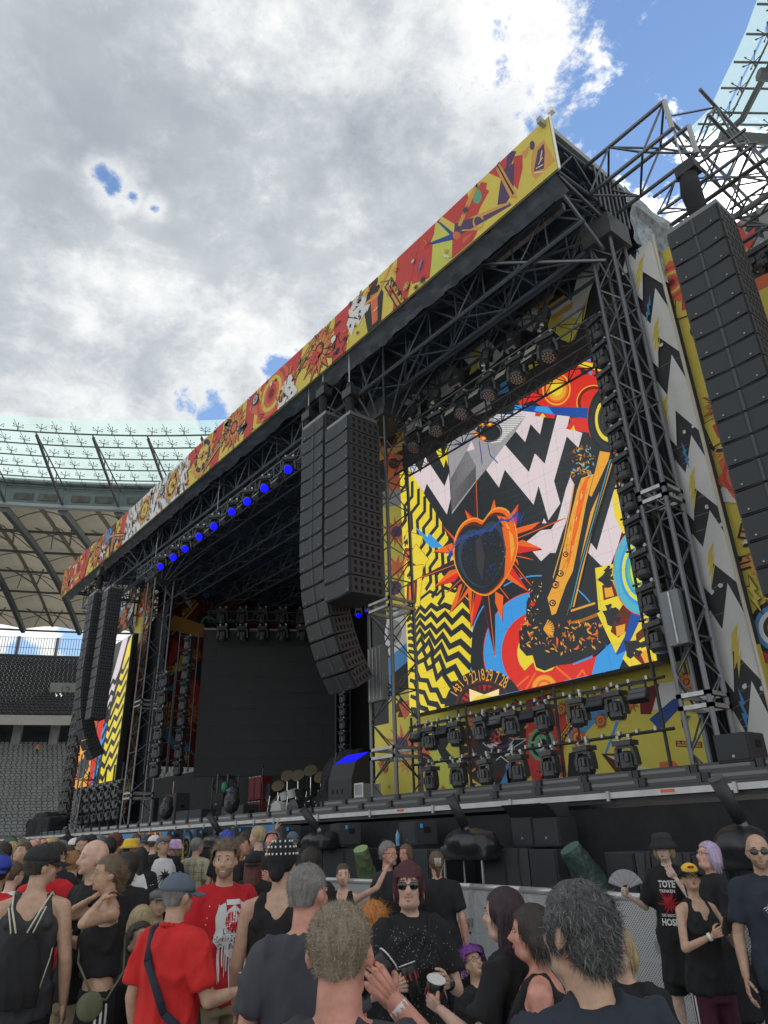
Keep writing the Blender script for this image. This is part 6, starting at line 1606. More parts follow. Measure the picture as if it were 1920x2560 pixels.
def lower_rig():
	Y = 12.0
	rg = thing('light_rack', 'black pipe rack holding two rows of lights below the right video screen', 'pipe rack', (-10.6, Y + .1, DZ))
	z1 = atY(1330, 1770, Y).z; z2 = atY(1330, 1898, Y).z
	z1 += .05; z2 += .16
	xa, xb = -14.0, -6.9
	for z in (z1 + .05, z2 + .05):
		rod(rg, (xa, Y, z), (xb, Y, z), .03, M_['black'], 'pipe', n=8)
		for q in range(18):
			mb = MB(); xx = xa + .3 + q * .38; mb.box((xx, Y - .01, z + .04), (.05, .08, .07)); mb.build('pipe_clamp', M_['steel'], rg, world=True)
	for px in (1150, 1170, 1370, 1400, 1665, 1030, 1450):
		x = atY(px, 1850, Y + .12).x; rod(rg, (x, Y + .12, DZ), (x, Y + .12, z1 + .3), .032 if px != 1450 else .02, M_['black'], 'upright', n=8)
	r1 = [1076, 1142, 1206, 1283, 1367, 1454, 1553]; r2 = [1078, 1146, 1217, 1298, 1379, 1469, 1574]; bl = [1041, 1106, 1242, 1324, 1499, 1611]
	base = None
	for row, (xs, z, nm) in enumerate(((r1, z1, 'upper'), (r2, z2, 'lower'))):
		for i, px in enumerate(xs):
			x = atY(px, 1840 if row == 0 else 1930, Y).x
			lb = f'black moving light, {pos_word(i, len(xs))} in the {nm} row under the right screen'
			if base is None: base = moving_head(lb, (x, Y, z), group='moving lights under the right screen')
			else:
				c = copy_tree(base, lb, (x, Y, z), rotz=random.uniform(-.25, .25))
	b0 = None
	for i, px in enumerate(bl):
		x = atY(px, 1820, Y).x; lb = f'rectangular strobe light, {pos_word(i, len(bl))} between the moving lights under the right screen'
		if b0 is None: b0 = blinder(lb, (x, Y, z1), -.5, group='strobes under the right screen', pale=False)
		else: copy_tree(b0, lb, (x, Y, z1))
	# vertical column of lights beside the right tower
	xc = -6.80; Yc = 11.9
	ld = thing('light_ladder', 'black pipe ladder carrying the column of lights at the right tower', 'pipe rack', (xc, Yc, 4.6))
	for s_ in (-.32, .32): rod(ld, (xc + s_, Yc + .1, 4.3), (xc + s_, Yc + .1, 12.6), .028, M_['black'], 'pipe', n=8)
	n = 11
	for i in range(n):
		z = 12.35 - i * .70
		rod(ld, (xc - .36, Yc + .04, z + .06), (xc + .36, Yc + .04, z + .06), .024, M_['black'], 'rung', n=6)
		lb = f'black moving light, {"topmost" if i == 0 else ("lowest" if i == n - 1 else ordn(i) + " from the top")} in the column beside the right tower'
		c = copy_tree(base, lb, (xc, Yc, z), rotz=-.25, group='column of moving lights by the right tower'); c.scale = (1.12, 1.12, 1.05)
	# top truss carrying lights in front of the right screen
	tt = thing('lighting_truss', 'black lighting truss hanging across the top of the right video screen', 'truss', (-10.6, 12.2, 11.7))
	truss(tt, (-14.3, 12.2, 12.55), (-7.1, 12.2, 12.55), .45, .40, bay=.42, cr=.028, br=.014, m=M_['aluD'])
	truss(tt, (-14.3, 12.25, 11.62), (-7.1, 12.25, 11.62), .40, .35, bay=.36, cr=.028, br=.014, m=M_['black'])
	for x in (-14, -12.3, -10.6, -8.9, -7.3): rod(tt, (x, 12.2, 11.6), (x, 12.2, 12.6), .03, M_['black'], 'post')
	lo = [(1038, 1112), (1096, 1071), (1158, 1027), (1226, 980), (1295, 937), (1373, 883)]
	g0 = None
	for i, (px, py) in enumerate(lo):
		p = atY(px, py, 12.0); lb = f'light with pinkish lens cluster, {pos_word(i, len(lo))}, above the right screen'
		L_ = (p.x, 12.0, p.z + .52)
		if g0 is None: g0 = moving_head(lb, L_, tilt=-.45, group='lights with visible lens clusters', glow=True, s=1.25)
		else: copy_tree(g0, lb, L_, rotz=random.uniform(-.15, .15))
	bs = None
	for i in range(6):
		px, py = lo[i][0] + 34 - 2 * i, lo[i][1] - 38; p = atY(px, py, 12.0); lb = f'pale strobe light, {pos_word(i, 6)} on the truss above the right screen'
		if i == 5: px, py = 1330, 880; p = atY(px, py, 12.0)
		L_ = (p.x, 12.0, p.z + .2)
		if bs is None: bs = blinder(lb, L_, -.45, group='strobes above the right screen')
		else: copy_tree(bs, lb, L_)
	up = [(1020, 1030), (1078, 990), (1138, 943), (1207, 896), (1273, 849), (1348, 795)]
	for i, (px, py) in enumerate(up):
		p = atY(px, py, 12.2); lb = f'black moving light standing on the truss, {pos_word(i, len(up))} above the right screen'
		c = copy_tree(base, lb, (p.x, 12.2, p.z - .30), group='lights standing on the upper truss'); c.rotation_euler = (math.pi - .3, 0, random.uniform(-.5, .5) - .4)
	# the blue lamps
	bl_ = [(723, 1172), (664, 1219), (621, 1252), (583, 1278), (538, 1314), (501, 1340), (466, 1370), (437, 1391), (405, 1414)]
	b1 = None
	for i, (px, py) in enumerate(bl_):
		p = atY(px, py, 10.2); lb = f'stage lamp glowing deep blue, {("nearest" if i == 0 else ordn(i) + " nearest")} in the row under the roof'
		rr_ = (.16 - .012 * i) if i else .17
		L_ = Vector((p.x, 10.2, p.z + .42))
		if b1 is None: b1 = moving_head(lb, L_, tilt=-.95, yaw=.75, group='blue lamps under the roof', blue=True)
		else: copy_tree(b1, lb, L_, rotz=.75)
	b2 = blinder('pale strobe light hanging between the blue lamps under the roof', (atY(690, 1190, 10.3).x, 10.3, 12.72), -.6, group='strobes between the blue lamps')
	for px, py in ((642, 1232), (601, 1262), (560, 1294), (520, 1325)): copy_tree(b2, loc=(atY(px, py, 10.3).x, 10.3, 12.72))
	for i, (px, py) in enumerate(((897, 1540), (921, 1530))):
		p = atY(px, py, 15); copy_tree(b1, f'small blue lamp {"left" if i == 0 else "right"} of the pair beside the middle tower', (p.x, 15, p.z + .3), group='pair of blue lamps near the middle tower').scale = (.6, .6, .6)
	# lights above the centre screen
	up = None
	ct = thing('lighting_truss', 'dark lighting truss above the blank centre screen', 'truss', (-33, 19, 11.5))
	a, b = atR(520, 1552, 39), atR(800, 1552, 39); b.z = a.z
	truss(ct, a, b, .5, .5, bay=.6, cr=.035, br=.018, m=M_['aluD'], split=False)
	for k, dy in ((0, 22), (1, -22)):
		for i in range(5):
			p = atR(558 + 50 * i, 1560 + dy, 38.8); lb = f'dim moving light, {pos_word(i, 5)} in the {"row just above" if k == 0 else "row high above"} the blank centre screen'
			c = copy_tree(base, lb, (p.x, p.y, p.z + .4), group='lights above the centre screen', rotz=.6); c.scale = (1.5, 1.5, 1.5)
	# light ladders in front of the left inner wall and right of the centre screen
	def ladder(px0, py0, px1, py1, r, n, label, what, sc=1.0, post=True):
		a, b = atR(px0, py0, r), atR(px1, py1, r); b.x, b.y = a.x, a.y
		l = thing('light_ladder', label, 'pipe rack', b)
		d = Vector((a.x, a.y, 0)).normalized(); sd_ = Vector((-d.y, d.x, 0)) * .45 * sc
		for q in (-1, 1): rod(l, b + sd_ * q, a + sd_ * q, .035 * sc, M_['black'], 'pipe')
		for i in range(n):
			z = a.z + (b.z - a.z) * (i + .3) / n; p = Vector((a.x, a.y, z)); rod(l, p + sd_ * -1, p + sd_, .03 * sc, M_['black'], 'rung')
			nm = 'topmost' if i == 0 else ('lowest' if i == n - 1 else ordn(i) + ' from the top')
			c = copy_tree(base, f'moving light, {nm} on {what}', p, group=f'lights on {what}', rotz=math.atan2(d.y, d.x) + math.pi / 2 - math.pi * 0 - math.pi / 2 + .6); c.scale = (1.2 * sc,) * 3
	ladder(475, 1580, 440, 1930, 34, 9, 'black pipe ladder of lights beside the blank centre screen', 'the ladder left of the centre screen', .95)
	ladder(414, 1670, 385, 1935, 32, 6, 'black pipe ladder of tall lamps near the left tower', 'the ladder nearest the left tower', .95)
	ladder(857, 1690, 858, 1920, 27, 7, 'thin black ladder of small lights right of the centre screen', 'the thin ladder right of the centre screen', .6)
	# dark cluster under the left screen and the lattice mast far left
	for row in range(3):
		for i in range(6):
			px, py = 205 + i * 18, 1990 + row * 26 - i * 3
			p = atY(px, py, 12.2)
			if i == 0: rod(rg2, (p.x - .6, 12.3, p.z + .4), (atY(315, py, 12.3).x, 12.3, p.z + .4), .04, M_['black'], 'pipe')
			c = copy_tree(base, f'moving light, {pos_word(i, 6)} in the {["top", "middle", "bottom"][row]} row under the left screen', (p.x, 12.2, p.z + .35), group='lights under the left screen'); c.scale = (1.3, 1.3, 1.3)
rg2 = thing('light_rack', 'black pipe rack of lights below the left video screen', 'pipe rack', (-41, 12.3, DZ))
for px in (190, 215, 238, 258, 278, 300):
	x = atY(px, 1990, 12.3).x; rod(rg2, (x, 12.3, DZ), (x, 12.3, 5.4), .04, M_['black'], 'upright')
lower_rig()
# line arrays
def line_array(label, top, n, w, h, d, yaw=0.0, curve=None, group=None, seam=True):
	t = thing('line_array', label, 'speaker column', top, yaw, group)
	mb = MB(); mb.box((0, -.02, .07), (w * 1.03, d * .9, .10)); mb.box((0, 0, .2), (w * .3, .15, .25)); mb.build('rigging_frame', mat('rigging_frame_grey', (.20, .21, .22), .45, .5), t)
	cab = MB(); g = .012
	cab.box((0, 0, -h / 2), (w - .01, d, h - g))
	cme = cab.mesh('cabinet'); cme.materials.append(M_['cab'])
	gr = MB()
	for sx in (-1, 1):
		x0, x1 = (sx * .035, sx * (w / 2 - .02)) if seam else (0, sx * (w / 2 - .02))
		f = -d / 2
		v = [(x0, f - .012, -h + .03), (x1, f - .045, -h + .03), (x1, f - .045, -.03), (x0, f - .012, -.03), (x0, f + .01, -h + .03), (x1, f + .01, -h + .03), (x1, f + .01, -.03), (x0, f + .01, -.03)]
		if sx < 0: v = [v[1], v[0], v[3], v[2], v[5], v[4], v[7], v[6]]
		gr.add(v, [(0, 1, 2, 3), (0, 4, 5, 1), (3, 2, 6, 7), (1, 5, 6, 2), (0, 3, 7, 4)])
	gme = gr.mesh('grille'); gme.materials.append(M_['grille'])
	sp = MB()
	if seam: sp.tube((0, -d / 2 - .005, -h + .02), (0, -d / 2 - .005, -.02), .035, n=8)
	sme = sp.mesh('centre_strip'); sme.materials.append(mat('cabinet_strip_grey', (.05, .057, .066), .5))
	bg = MB()
	for sx in (-1, 1): bg.box((sx * w * (.34 if seam else .42), -d / 2 - .042, -h * .80), (.028, .02, .028))
	bme = bg.mesh('badge'); bme.materials.append(mat('silver_badge', (.3, .3, .3), .3, .6))
	pl = MB(); pl.box((w / 2 + .012, 0, -h / 2), (.022, d * .96, h - .03))
	pme = pl.mesh('side_plate'); pme.materials.append(mat('side_plate_grey', (.06, .062, .066), .5, .3))
	hl = MB()
	for sx in (-1, 1):
		for j in range(2):
			for k in range(5): hl.box((sx * (w / 2 + .0245), -d * .36 + k * d * .18, -h * (.28 + .42 * j)), (.004, d * .085, h * .24))
	hme = hl.mesh('slot'); hme.materials.append(mat('slot_black', (.006, .006, .006), .9))
	p = Vector((0, 0, 0)); pitch = 0.0
	for i in range(n):
		dp = curve(i) if curve else 0
		pitch += dp
		rot = Matrix.Rotation(-pitch, 4, 'X')   # bottom swings back
		c = link('cabinet', cme, t, p); c.rotation_euler = (-pitch * -1, 0, 0)
		for me, nm in ((gme, 'grille'), (bme, 'badge'), (pme, 'side_plate'), (hme, 'slot')) + (((sme, 'centre_strip'),) if seam else ()):
			o = link(nm, me, c)
			if nm == 'side_plate': link(nm, me, c, (-w - .024, 0, 0))
			if nm in ('slot', 'badge', 'grille'): o['kind'] = 'stuff'
		p = p + Matrix.Rotation(pitch, 3, 'X') @ Vector((0, 0, -h))
	return t
cv = lambda i: 0.0 if i < 8 else R(1.2 + .62 * (i - 8))
a1 = line_array('long black speaker column hanging left of the middle tower, curved back at its foot', (-14.76, 9.8, 12.75), 17, 1.13, .445, .62, 0, cv)
a2 = line_array('shorter straight black speaker column hanging beside the middle tower', (-13.38, 9.85, 12.0), 11, 1.06, .445, 1.0, 0, lambda i: 0 if i < 9 else R(1.0), seam=False)
a3 = line_array('large black speaker column hanging at the right edge of the picture', (-4.02, 11.45, 12.45), 17, 1.0, .435, .75, 0.02, lambda i: 0 if i < 12 else R(.8))
a4 = line_array('distant black speaker column hanging at the left end, outer of two', (-34.3, 9.8, 12.9), 17, .92, .445, .5, 0, cv)
a5 = line_array('distant black speaker column hanging at the left end, inner of two', (-32.3, 9.9, 12.6), 13, .8, .445, .6, 0, lambda i: 0, seam=False)
for xx, yy, zz, zt, lb in ((-14.76, 9.8, 12.9, 15.0, 'chain hoist above the long speaker column'), (-13.5, 9.85, 12.2, 15.0, 'chain hoist above the shorter speaker column'), (-4.02, 11.5, 12.62, 15.2, 'black bagged chain hoist above the right-hand speaker column'), (-34.3, 9.8, 13.1, 15, 'chain hoist over the outer column at the left end'), (-15.7, 9.9, 12.6, 14.9, 'chain hoist left of the long speaker column')):
	t = thing('chain_hoist', lb, 'chain hoist', (xx, yy, zz))
	big = 'bagged' in lb
	rod(t, (xx, yy, zz), (xx, yy, zt), .018, M_['steel'], 'chain')
	mb = MB(); w_ = .30 if big else .2; mb.loft([(0, 0, .15, w_ * .5, w_ * .5), (.02, 0, .4, w_ * .62, w_ * .6), (0, 0, .9, w_ * .7, w_ * .6), (.03, 0, 1.3, w_ * .6, w_ * .5)], n=12); mb.build('chain_bag', M_['cloth'], t, smooth=True)
	mb = MB(); mb.box((.05, 0, 1.42 if big else .95), (.42, .3, .26)); mb.build('motor', M_['black'], t)
# scrims and screens
def backdrop(label, pts, Y, seed, base='yel', n=30, smin=.25, smax=.7, alt=('yel', 'red', 'lime', 'blk'), kinds=None, fn=None, name='printed_backdrop'):
	P = [atY(*p, Y) for p in pts]; x0, x1 = min(p.x for p in P), max(p.x for p in P); z0, z1 = min(p.z for p in P), max(p.z for p in P)
	z0 = max(z0, DZ + .02); z1 = min(z1, 16.15)
	t = thing(name, label, 'backdrop', ((x0 + x1) / 2, Y, z0))
	A = Art((0, Y, 0), (1, 0, 0), (x0, x1, z0, z1), step=.003, gain=1.5 if fn is not None else 1.0)  # lightened print colours stand in for light coming through the cloth
	rnd = random.Random(seed)
	if fn: fn(A, rnd, (x0, x1, z0, z1))
	else: collage(A, rnd, (x0, x1, z0, z1), n, smin, smax, base, kinds, alt)
	A.build('print', t, world=True)
	if fn is None: mb = MB(); mb.quad((x0, Y + .04, z0), (x1, Y + .04, z0), (x1, Y + .04, z1), (x0, Y + .04, z1)); mb.build('backing', M_['cloth'], t, world=True)
	return t
def zigzag_fn(A, rnd, rect):
	x0, x1, z0, z1 = rect
	A.add('char', [(x0, z0), (x1, z0), (x1, z1), (x0, z1)])
	for i in range(60):
		x, z = rnd.uniform(x0, x1), rnd.uniform(z0, z1); A.line('gry', [(x, z), (x + rnd.uniform(.2, .8), z + rnd.uniform(-.05, .2))], .008, lay=(i == 0))
	z = z0 - .4; w = x1 - x0; k = 0
	while z < z1:
		hh = rnd.uniform(1.3, 1.8)
		A.add('wht', [(x0, z), (x0, z + hh * .55), (x0 + w * .35, z + hh * 1.0), (x0 + w * .5, z + hh * .75), (x0 + w * .8, z + hh * 1.25), (x1, z + hh * .8), (x1, z + hh * .1), (x0 + w * .6, z + hh * .5), (x0 + w * .45, z + hh * .05), (x0 + w * .2, z + hh * .35)])
		A.add('yel', xf([(a * .42, b) for a, b in ZIG], x0 + w * rnd.uniform(.3, .7), z + hh * .5, hh * .30, rnd.uniform(.5, .8) * -1))
		A.add('blu', xf([(a * .6, b) for a, b in BOLT], x0 + w * rnd.uniform(.2, .6), z + hh * 1.0, hh * .22, rnd.uniform(-.4, .2)))
		for q in range(6): A.add('wht', blob(rnd, x0 + w * rnd.uniform(0, 1), z + rnd.uniform(0, hh), .045, 7), lay=(q == 0))
		z += hh * 1.12; k += 1
def upper_fn(A, rnd, rect):
	x0, x1, z0, z1 = rect
	A.add('char', [(x0, z0), (x1, z0), (x1, z1), (x0, z1)])
	z8 = lambda p: A.px(p, (1000, 620), 3.19)
	# lower band: colours seen under the screen
	zl = atY(1330, 1735, 14).z
	A.add('yel', [(x0, z0), (x1, z0), (x1, 5.0), (x0, 5.0)])
	z9 = lambda p: A.px(p, (990, 1700), 2.3366)
	for c, p in (('ora', [(0, 660), (0, 330), (60, 300), (130, 330), (200, 430), (150, 660)]), ('blk', circ(150, 500, 75, 18)), ('ora', circ(150, 500, 55, 18)), ('blk', circ(160, 490, 38, 14)), ('lime', [(215, 240), (330, 200), (360, 300), (300, 400), (420, 480), (420, 640), (220, 650)]), ('blk', [(250, 260), (330, 330), (290, 400), (420, 560), (420, 620), (270, 460), (230, 380)]),
				 ('brn', circ(610, 400, 240, 40)), ('blk', circ(610, 400, 222, 40)), ('brn', circ(610, 400, 175, 40)), ('char', circ(610, 390, 150, 36)), ('wht', starp(615, 390, 165, 60, 5, -.3)), ('blk', starp(615, 390, 150, 52, 5, -.3)), ('pur', circ(615, 340, 62, 20)), ('blk', circ(615, 340, 44, 18)), ('blu', [(690, 450), (640, 500), (660, 640), (590, 640)]),
				 ('red', [(760, 120), (960, 60), (1000, 260), (980, 420), (1000, 560), (800, 600), (760, 430)]), ('ora', [(800, 160), (880, 120), (860, 260)]), ('grn', circ(850, 375, 78, 24, ry=98)), ('blk', circ(850, 375, 60, 22, ry=78)), ('grn', circ(850, 375, 44, 20, ry=58)), ('blk', circ(860, 380, 28, 16, ry=36)), ('yel', circ(960, 130, 60, 18)),
				 ('blu', [(1010, 280), (1180, 120), (1290, 90), (1290, 180), (1180, 230), (1090, 330), (1010, 370)]), ('blk', [(1010, 430), (1110, 380), (1150, 460), (1090, 560), (1000, 600)]), ('yel', circ(1370, 440, 250, 40)), ('wht', [(1540, 20), (1700, 0), (1700, 120), (1500, 180)]), ('dred', [(1420, 60), (1540, 20), (1490, 200), (1430, 200)]), ('navy', [(1480, 230), (1620, 110), (1660, 110), (1660, 160), (1540, 290)]), ('blu', [(1290, 230), (1310, 230), (1230, 440), (1215, 440)]),
				 ('brn', [(1200, 430), (1330, 430), (1440, 480), (1400, 560), (1300, 560)]), ('cream', [(1230, 440), (1320, 450), (1380, 480), (1300, 480)]), ('brn', [(1260, 490), (1360, 500), (1390, 550), (1320, 545)]), ('cream', [(1360, 560), (1420, 500), (1500, 520), (1540, 560), (1500, 600)]), ('ora', [(1540, 480), (1620, 470), (1690, 530), (1680, 600), (1540, 600)])):
		A.add(c, z9(p))
	for i in range(16):
		a = 2.2 + 3.9 * i / 15; A.line('gold', z9([(610 + 185 * math.cos(a), 400 + 185 * math.sin(a)), (610 + 212 * math.cos(a), 400 + 212 * math.sin(a))]), .05, lay=(i == 0))
	for i in range(46):
		a, b = rnd.uniform(x0, x1), rnd.uniform(z0, 4.8); motif(A, rnd, a, b, rnd.uniform(.12, .26), rnd.choice(['flower', 'speaker', 'frame', 'wing', 'star', 'splash', 'bolt', 'zig', 'gear']))
	# upper scrim
	for c, p in (('wht', [(1460, 80), (1590, 60), (1600, 170), (1400, 640), (1330, 560), (1390, 380)]), ('wht', [(860, 540), (1240, 280), (1200, 330), (1150, 520), (1060, 680), (920, 600)]), ('blk', [(970, 470), (1010, 450), (1000, 500)]), ('blk', [(1090, 390), (1120, 370), (1110, 410)]), ('gry', [(120, 1090), (540, 800), (450, 960), (280, 1230), (130, 1180)]), ('wht', [(500, 870), (680, 700), (810, 840), (840, 800), (830, 860), (700, 980), (580, 960)]), ('yel', [(600, 760), (660, 700), (640, 850), (620, 980), (560, 1020), (600, 880)]),
				 ('wht', [(300, 1150), (380, 1050), (430, 1150), (340, 1200)]), ('wht', [(1210, 520), (1330, 390), (1420, 470), (1300, 640), (1250, 640)]), ('yel', [(1180, 560), (1420, 560), (1360, 760), (1200, 700)]), ('gold', [(1070, 470), (1230, 360), (1240, 400), (1100, 500)]), ('gold', [(1160, 490), (1320, 380), (1330, 420), (1180, 520)]), ('gold', [(1200, 560), (1390, 430), (1380, 490), (1230, 580)]), ('yel', [(1520, 360), (1440, 560), (1340, 760), (1400, 740), (1480, 560)]), ('wht', [(-150, 1420), (-60, 1180), (60, 1180), (60, 1330), (-60, 1450)]), ('blu', [(760, 1120), (860, 1060), (880, 1150), (790, 1180)]), ('wht', [(560, 1290), (720, 1180), (740, 1290), (620, 1340)]), ('yel', [(1000, 960), (1100, 900), (1120, 950), (1010, 1010)])):
		A.add(c, z8(p))
	# left strip
	z10 = lambda p: A.px(p, (900, 900), 1.0)
	for c, p in (('wht', [(40, 100), (150, 60), (160, 200), (40, 230)]), ('gold', [(40, 130), (60, 110), (110, 140), (120, 220), (40, 260)]), ('brn', circ(75, 200, 22, 14)), ('ora', [(60, 230), (110, 240), (115, 330), (70, 340)]), ('brn', circ(88, 260, 14, 12)), ('gry', [(60, 330), (130, 320), (130, 370), (60, 370)]), ('yel', [(60, 370), (130, 360), (135, 640), (70, 660)]), ('ora', starp(95, 430, 40, 18, 11)), ('pur', circ(95, 430, 14, 12)), ('ora', starp(95, 520, 34, 14, 9)), ('pur', circ(90, 570, 18, 12)), ('gry', [(72, 620), (135, 610), (140, 740), (75, 740)]), ('wht', circ(95, 690, 30, 20, ry=60)), ('gry', circ(90, 680, 18, 12, ry=30)), ('blu', [(70, 750), (140, 690), (145, 790), (80, 850)]), ('blk', [(80, 790), (140, 740), (140, 830), (84, 860)]),
				 ('yel', [(75, 850), (145, 810), (150, 1100), (80, 1100)]), ('brn', xf(SPADE, 105, 870, 26, math.pi)), ('ora', [(100, 860), (180, 830), (150, 860), (115, 900)]), ('ora', starp(112, 960, 52, 20, 11)), ('pur', circ(108, 960, 17, 12)), ('gold', starp(120, 1010, 30, 12, 9))):
		A.add(c, z10(p))
def scrims():
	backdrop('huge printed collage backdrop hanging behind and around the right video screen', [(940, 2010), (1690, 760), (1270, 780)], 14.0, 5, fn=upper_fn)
	t = thing('printed_backdrop', 'white and charcoal zigzag printed backdrop just right of the right tower', 'backdrop', (-5.8, 12.45, DZ))
	A = Art((0, 12.45, 0), (1, 0, 0), (-6.35, -5.40, DZ, 13.9), step=.003); zigzag_fn(A, random.Random(9), (-6.35, -5.40, DZ, 13.9)); A.build('print', t, world=True)
	t = thing('curtain', 'narrow black curtain hanging between the right tower and the zigzag backdrop', 'curtain', (-6.2, 12.3, DZ))
	mb = MB(); n = 24
	for i in range(n):
		a, b = -6.5 + .5 * i / n, -6.5 + .5 * (i + 1) / n; ya, yb = 12.3 + .03 * math.sin(i * 1.7), 12.3 + .03 * math.sin((i + 1) * 1.7); mb.quad((a, ya, DZ), (b, yb, DZ), (b, yb, 13.4), (a, ya, 13.4))
	mb.build('cloth', M_['cloth'], t, world=True, smooth=True)
	t = thing('scaffold_pole', 'pale vertical pole at the edge of the zigzag backdrop', 'pole', (-5.38, 12.4, DZ)); rod(t, (-5.38, 12.4, DZ), (-5.38, 12.4, 14.0), .035, mat('pale_pole', (.55, .52, .42), .6), 'tube', n=10)
	mb = MB(); mb.box((0, 0, .02), (.2, .2, .04)); mb.build('foot_plate', M_['steel'], t)
	t = thing('printed_backdrop', 'yellow, black and red printed backdrop behind the right-hand speaker column', 'backdrop', (-4.9, 12.6, DZ))
	rc = (-5.36, -4.35, DZ, 13.6); A = Art((0, 12.6, 0), (1, 0, 0), rc, step=.003); collage(A, random.Random(15), rc, 46, .22, .5, 'yel', alt=('blk', 'yel', 'red', 'yel')); A.build('print', t, world=True)
	# far right print
	t = thing('printed_backdrop', 'printed backdrop with a red star at the right edge beyond the speaker column', 'backdrop', (-3, 17, DZ))
	rc = (-7.0, 3, DZ, 17.0); A = Art((0, 17, 0), (1, 0, 0), rc, step=.003); collage(A, random.Random(31), rc, 60, .5, 1.2, 'char', alt=('yel', 'red', 'ora', 'blk'))
	f = lambda p: A.px(p, (1820, 480), 1.0)
	A.add('gry', f([(-20, 90), (110, -10), (200, -60), (200, 220), (60, 200)])); A.add('char', f([(45, 100), (70, 40), (95, 120)])); A.add('red', f([(15, 40), (48, 110), (70, 90), (66, 140), (100, 190), (40, 200), (20, 130)])); A.add('gold', f([(30, 190), (50, 140), (70, 190), (60, 190), (50, 165), (38, 195)])); A.add('ora', f([(70, 220), (110, 200), (110, 330), (85, 330)])); A.add('yel', f([(80, 250), (120, 230), (120, 330), (90, 330)]))
	A.build('print', t, world=True)
	t = thing('lighting_truss', 'dark truss with lamps at the right edge of the picture', 'truss', (-1, 13.4, 12))
	a = atY(1872, 655, 13.4); b = Vector((1.0, 13.4, a.z)); truss(t, a, b, .4, .4, bay=.45, cr=.03, br=.016, m=M_['aluD']); a2 = a + Vector((0, 0, 1.1)); truss(t, a2, Vector((1, 13.4, a2.z)), .35, .3, bay=.45, cr=.03, br=.016, m=M_['aluD'])
	src = bpy.data.objects['moving_head_light']
	for i, px in enumerate((1893, 1925)): p = atY(px, 620, 13.3); copy_tree(src, f'black moving light, {"left" if i == 0 else "right"} of two at the right picture edge', p, group='lights at the right picture edge')
	# left inner wall print, plane facing +X
	X = -39.5
	p0, p1 = atX(395, 1500, X), atX(600, 1500, X)
	y0 = atX(352, 1900, X).y; y1 = y0 + 9.5; z0_, z1_ = atX(352, 1914, X).z, atX(400, 1430, X).z
	print('wall', y0, y1, z0_, z1_); t = thing('printed_backdrop', 'dark red and yellow printed side wall inside the stage left of the blank screen', 'backdrop', (X, 16, z0_))
	A = Art((X, 0, 0), (0, 1, 0), (y0, y1, z0_, z1_), step=.003, gain=1.5); rnd = random.Random(44)  # wall print colours lifted to offset the deep stage shade
	collage(A, rnd, (y0, y1, z0_, z1_), 60, .4, 1.0, 'dred', alt=('blk', 'red', 'char', 'yel', 'ora'), kinds=['wing', 'figure', 'frame', 'splash', 'bolt', 'flower', 'frame', 'wing'])
	cy, cz = y0 + 4.0, z1_ - 3.2
	for s_ in (-1, 1): A.add('blk', circ(cy + s_ * .75, cz + .5, .85, 20)); A.add('grn', circ(cy + s_ * .75, cz + .5, .5, 18)); A.add('blk', circ(cy + s_ * .75, cz + .5, .38, 16)); A.add('gold', [(cy + s_ * 1.0, cz + .4), (cy + s_ * 3.0, cz + .7), (cy + s_ * 3.3, cz - .2), (cy + s_ * 1.0, cz - .4)])
	A.add('blk', circ(cy, cz - .2, .9, 20)); A.add('gold', starp(cy, cz - .1, .8, .25, 13)); A.add('wht', xf(BOLT, cy - 2.4, cz + 1.9, .9, .6)); A.add('blu', xf(BOLT, cy - 1.2, cz + 2.6, 1.0, .3)); A.add('yel', xf(BOLT, cy - 2.3, cz - 2.0, 1.1, -.6)); A.add('blu', xf(BOLT, cy + 2.6, cz + 2.2, 1.0, -.4))
	A.add('blu', xf(ZIG, cy - 2, z0_ + 1.2, 1.0, .3)); A.add('blu', [(cy, z0_ + 1.3), (cy + 3.2, z0_ + 2.0), (cy + 3.4, z0_ + 1.2)])
	A.build('print', t, world=True)
	# left video screen
	Xa, Xb = -45.2, -37.9; Yl = 13.0; Z0, Z1 = 4.85, 12.3
	t = thing('video_screen', 'lit video screen with yellow zigzags at the left end of the stage', 'video screen', ((Xa + Xb) / 2, Yl, Z0))
	mb = MB(); mb.box((0, .15, (Z1 - Z0) / 2), (Xb - Xa + .1, .25, Z1 - Z0 + .1)); mb.build('screen_housing', M_['black'], t)
	A = Art((0, Yl - .03, 0), (1, 0, 0), (Xa, Xb, Z0, Z1), led=True, step=.004)
	w = Xb - Xa
	A.add('blk', [(Xa, Z0), (Xb, Z0), (Xb, Z1), (Xa, Z1)])
	A.add('gold', [(Xa, Z0), (Xa + .45 * w, Z0), (Xa + .3 * w, Z1), (Xa, Z1)]); A.add('ora', [(Xa + .22 * w, Z0 + 1), (Xa + .38 * w, Z0 + 1), (Xa + .55 * w, Z1 - .6), (Xa + .42 * w, Z1 - .8)]); A.line('brn', [(Xa + .36 * w, Z0 + .9), (Xa + .5 * w, Z1 - .8)], .16)
	A.add('blk', [(Xa + .0 * w, Z0 + 1.3), (Xa + .3 * w, Z0 + 1.6), (Xa + .42 * w, Z0 + 1.0), (Xa + .3 * w, Z0 + .5), (Xa, Z0 + .4)]);
	rnd = random.Random(5)
	for i in range(30): A.add(rnd.choice(['gold', 'ora', 'dgold']), xf([(-1, 0), (0, .5), (1, 0), (0, -.3)], Xa + rnd.uniform(0, .42) * w, Z0 + rnd.uniform(.2, 2.2), rnd.uniform(.08, .2), rnd.uniform(0, 3)), lay=(i == 0))
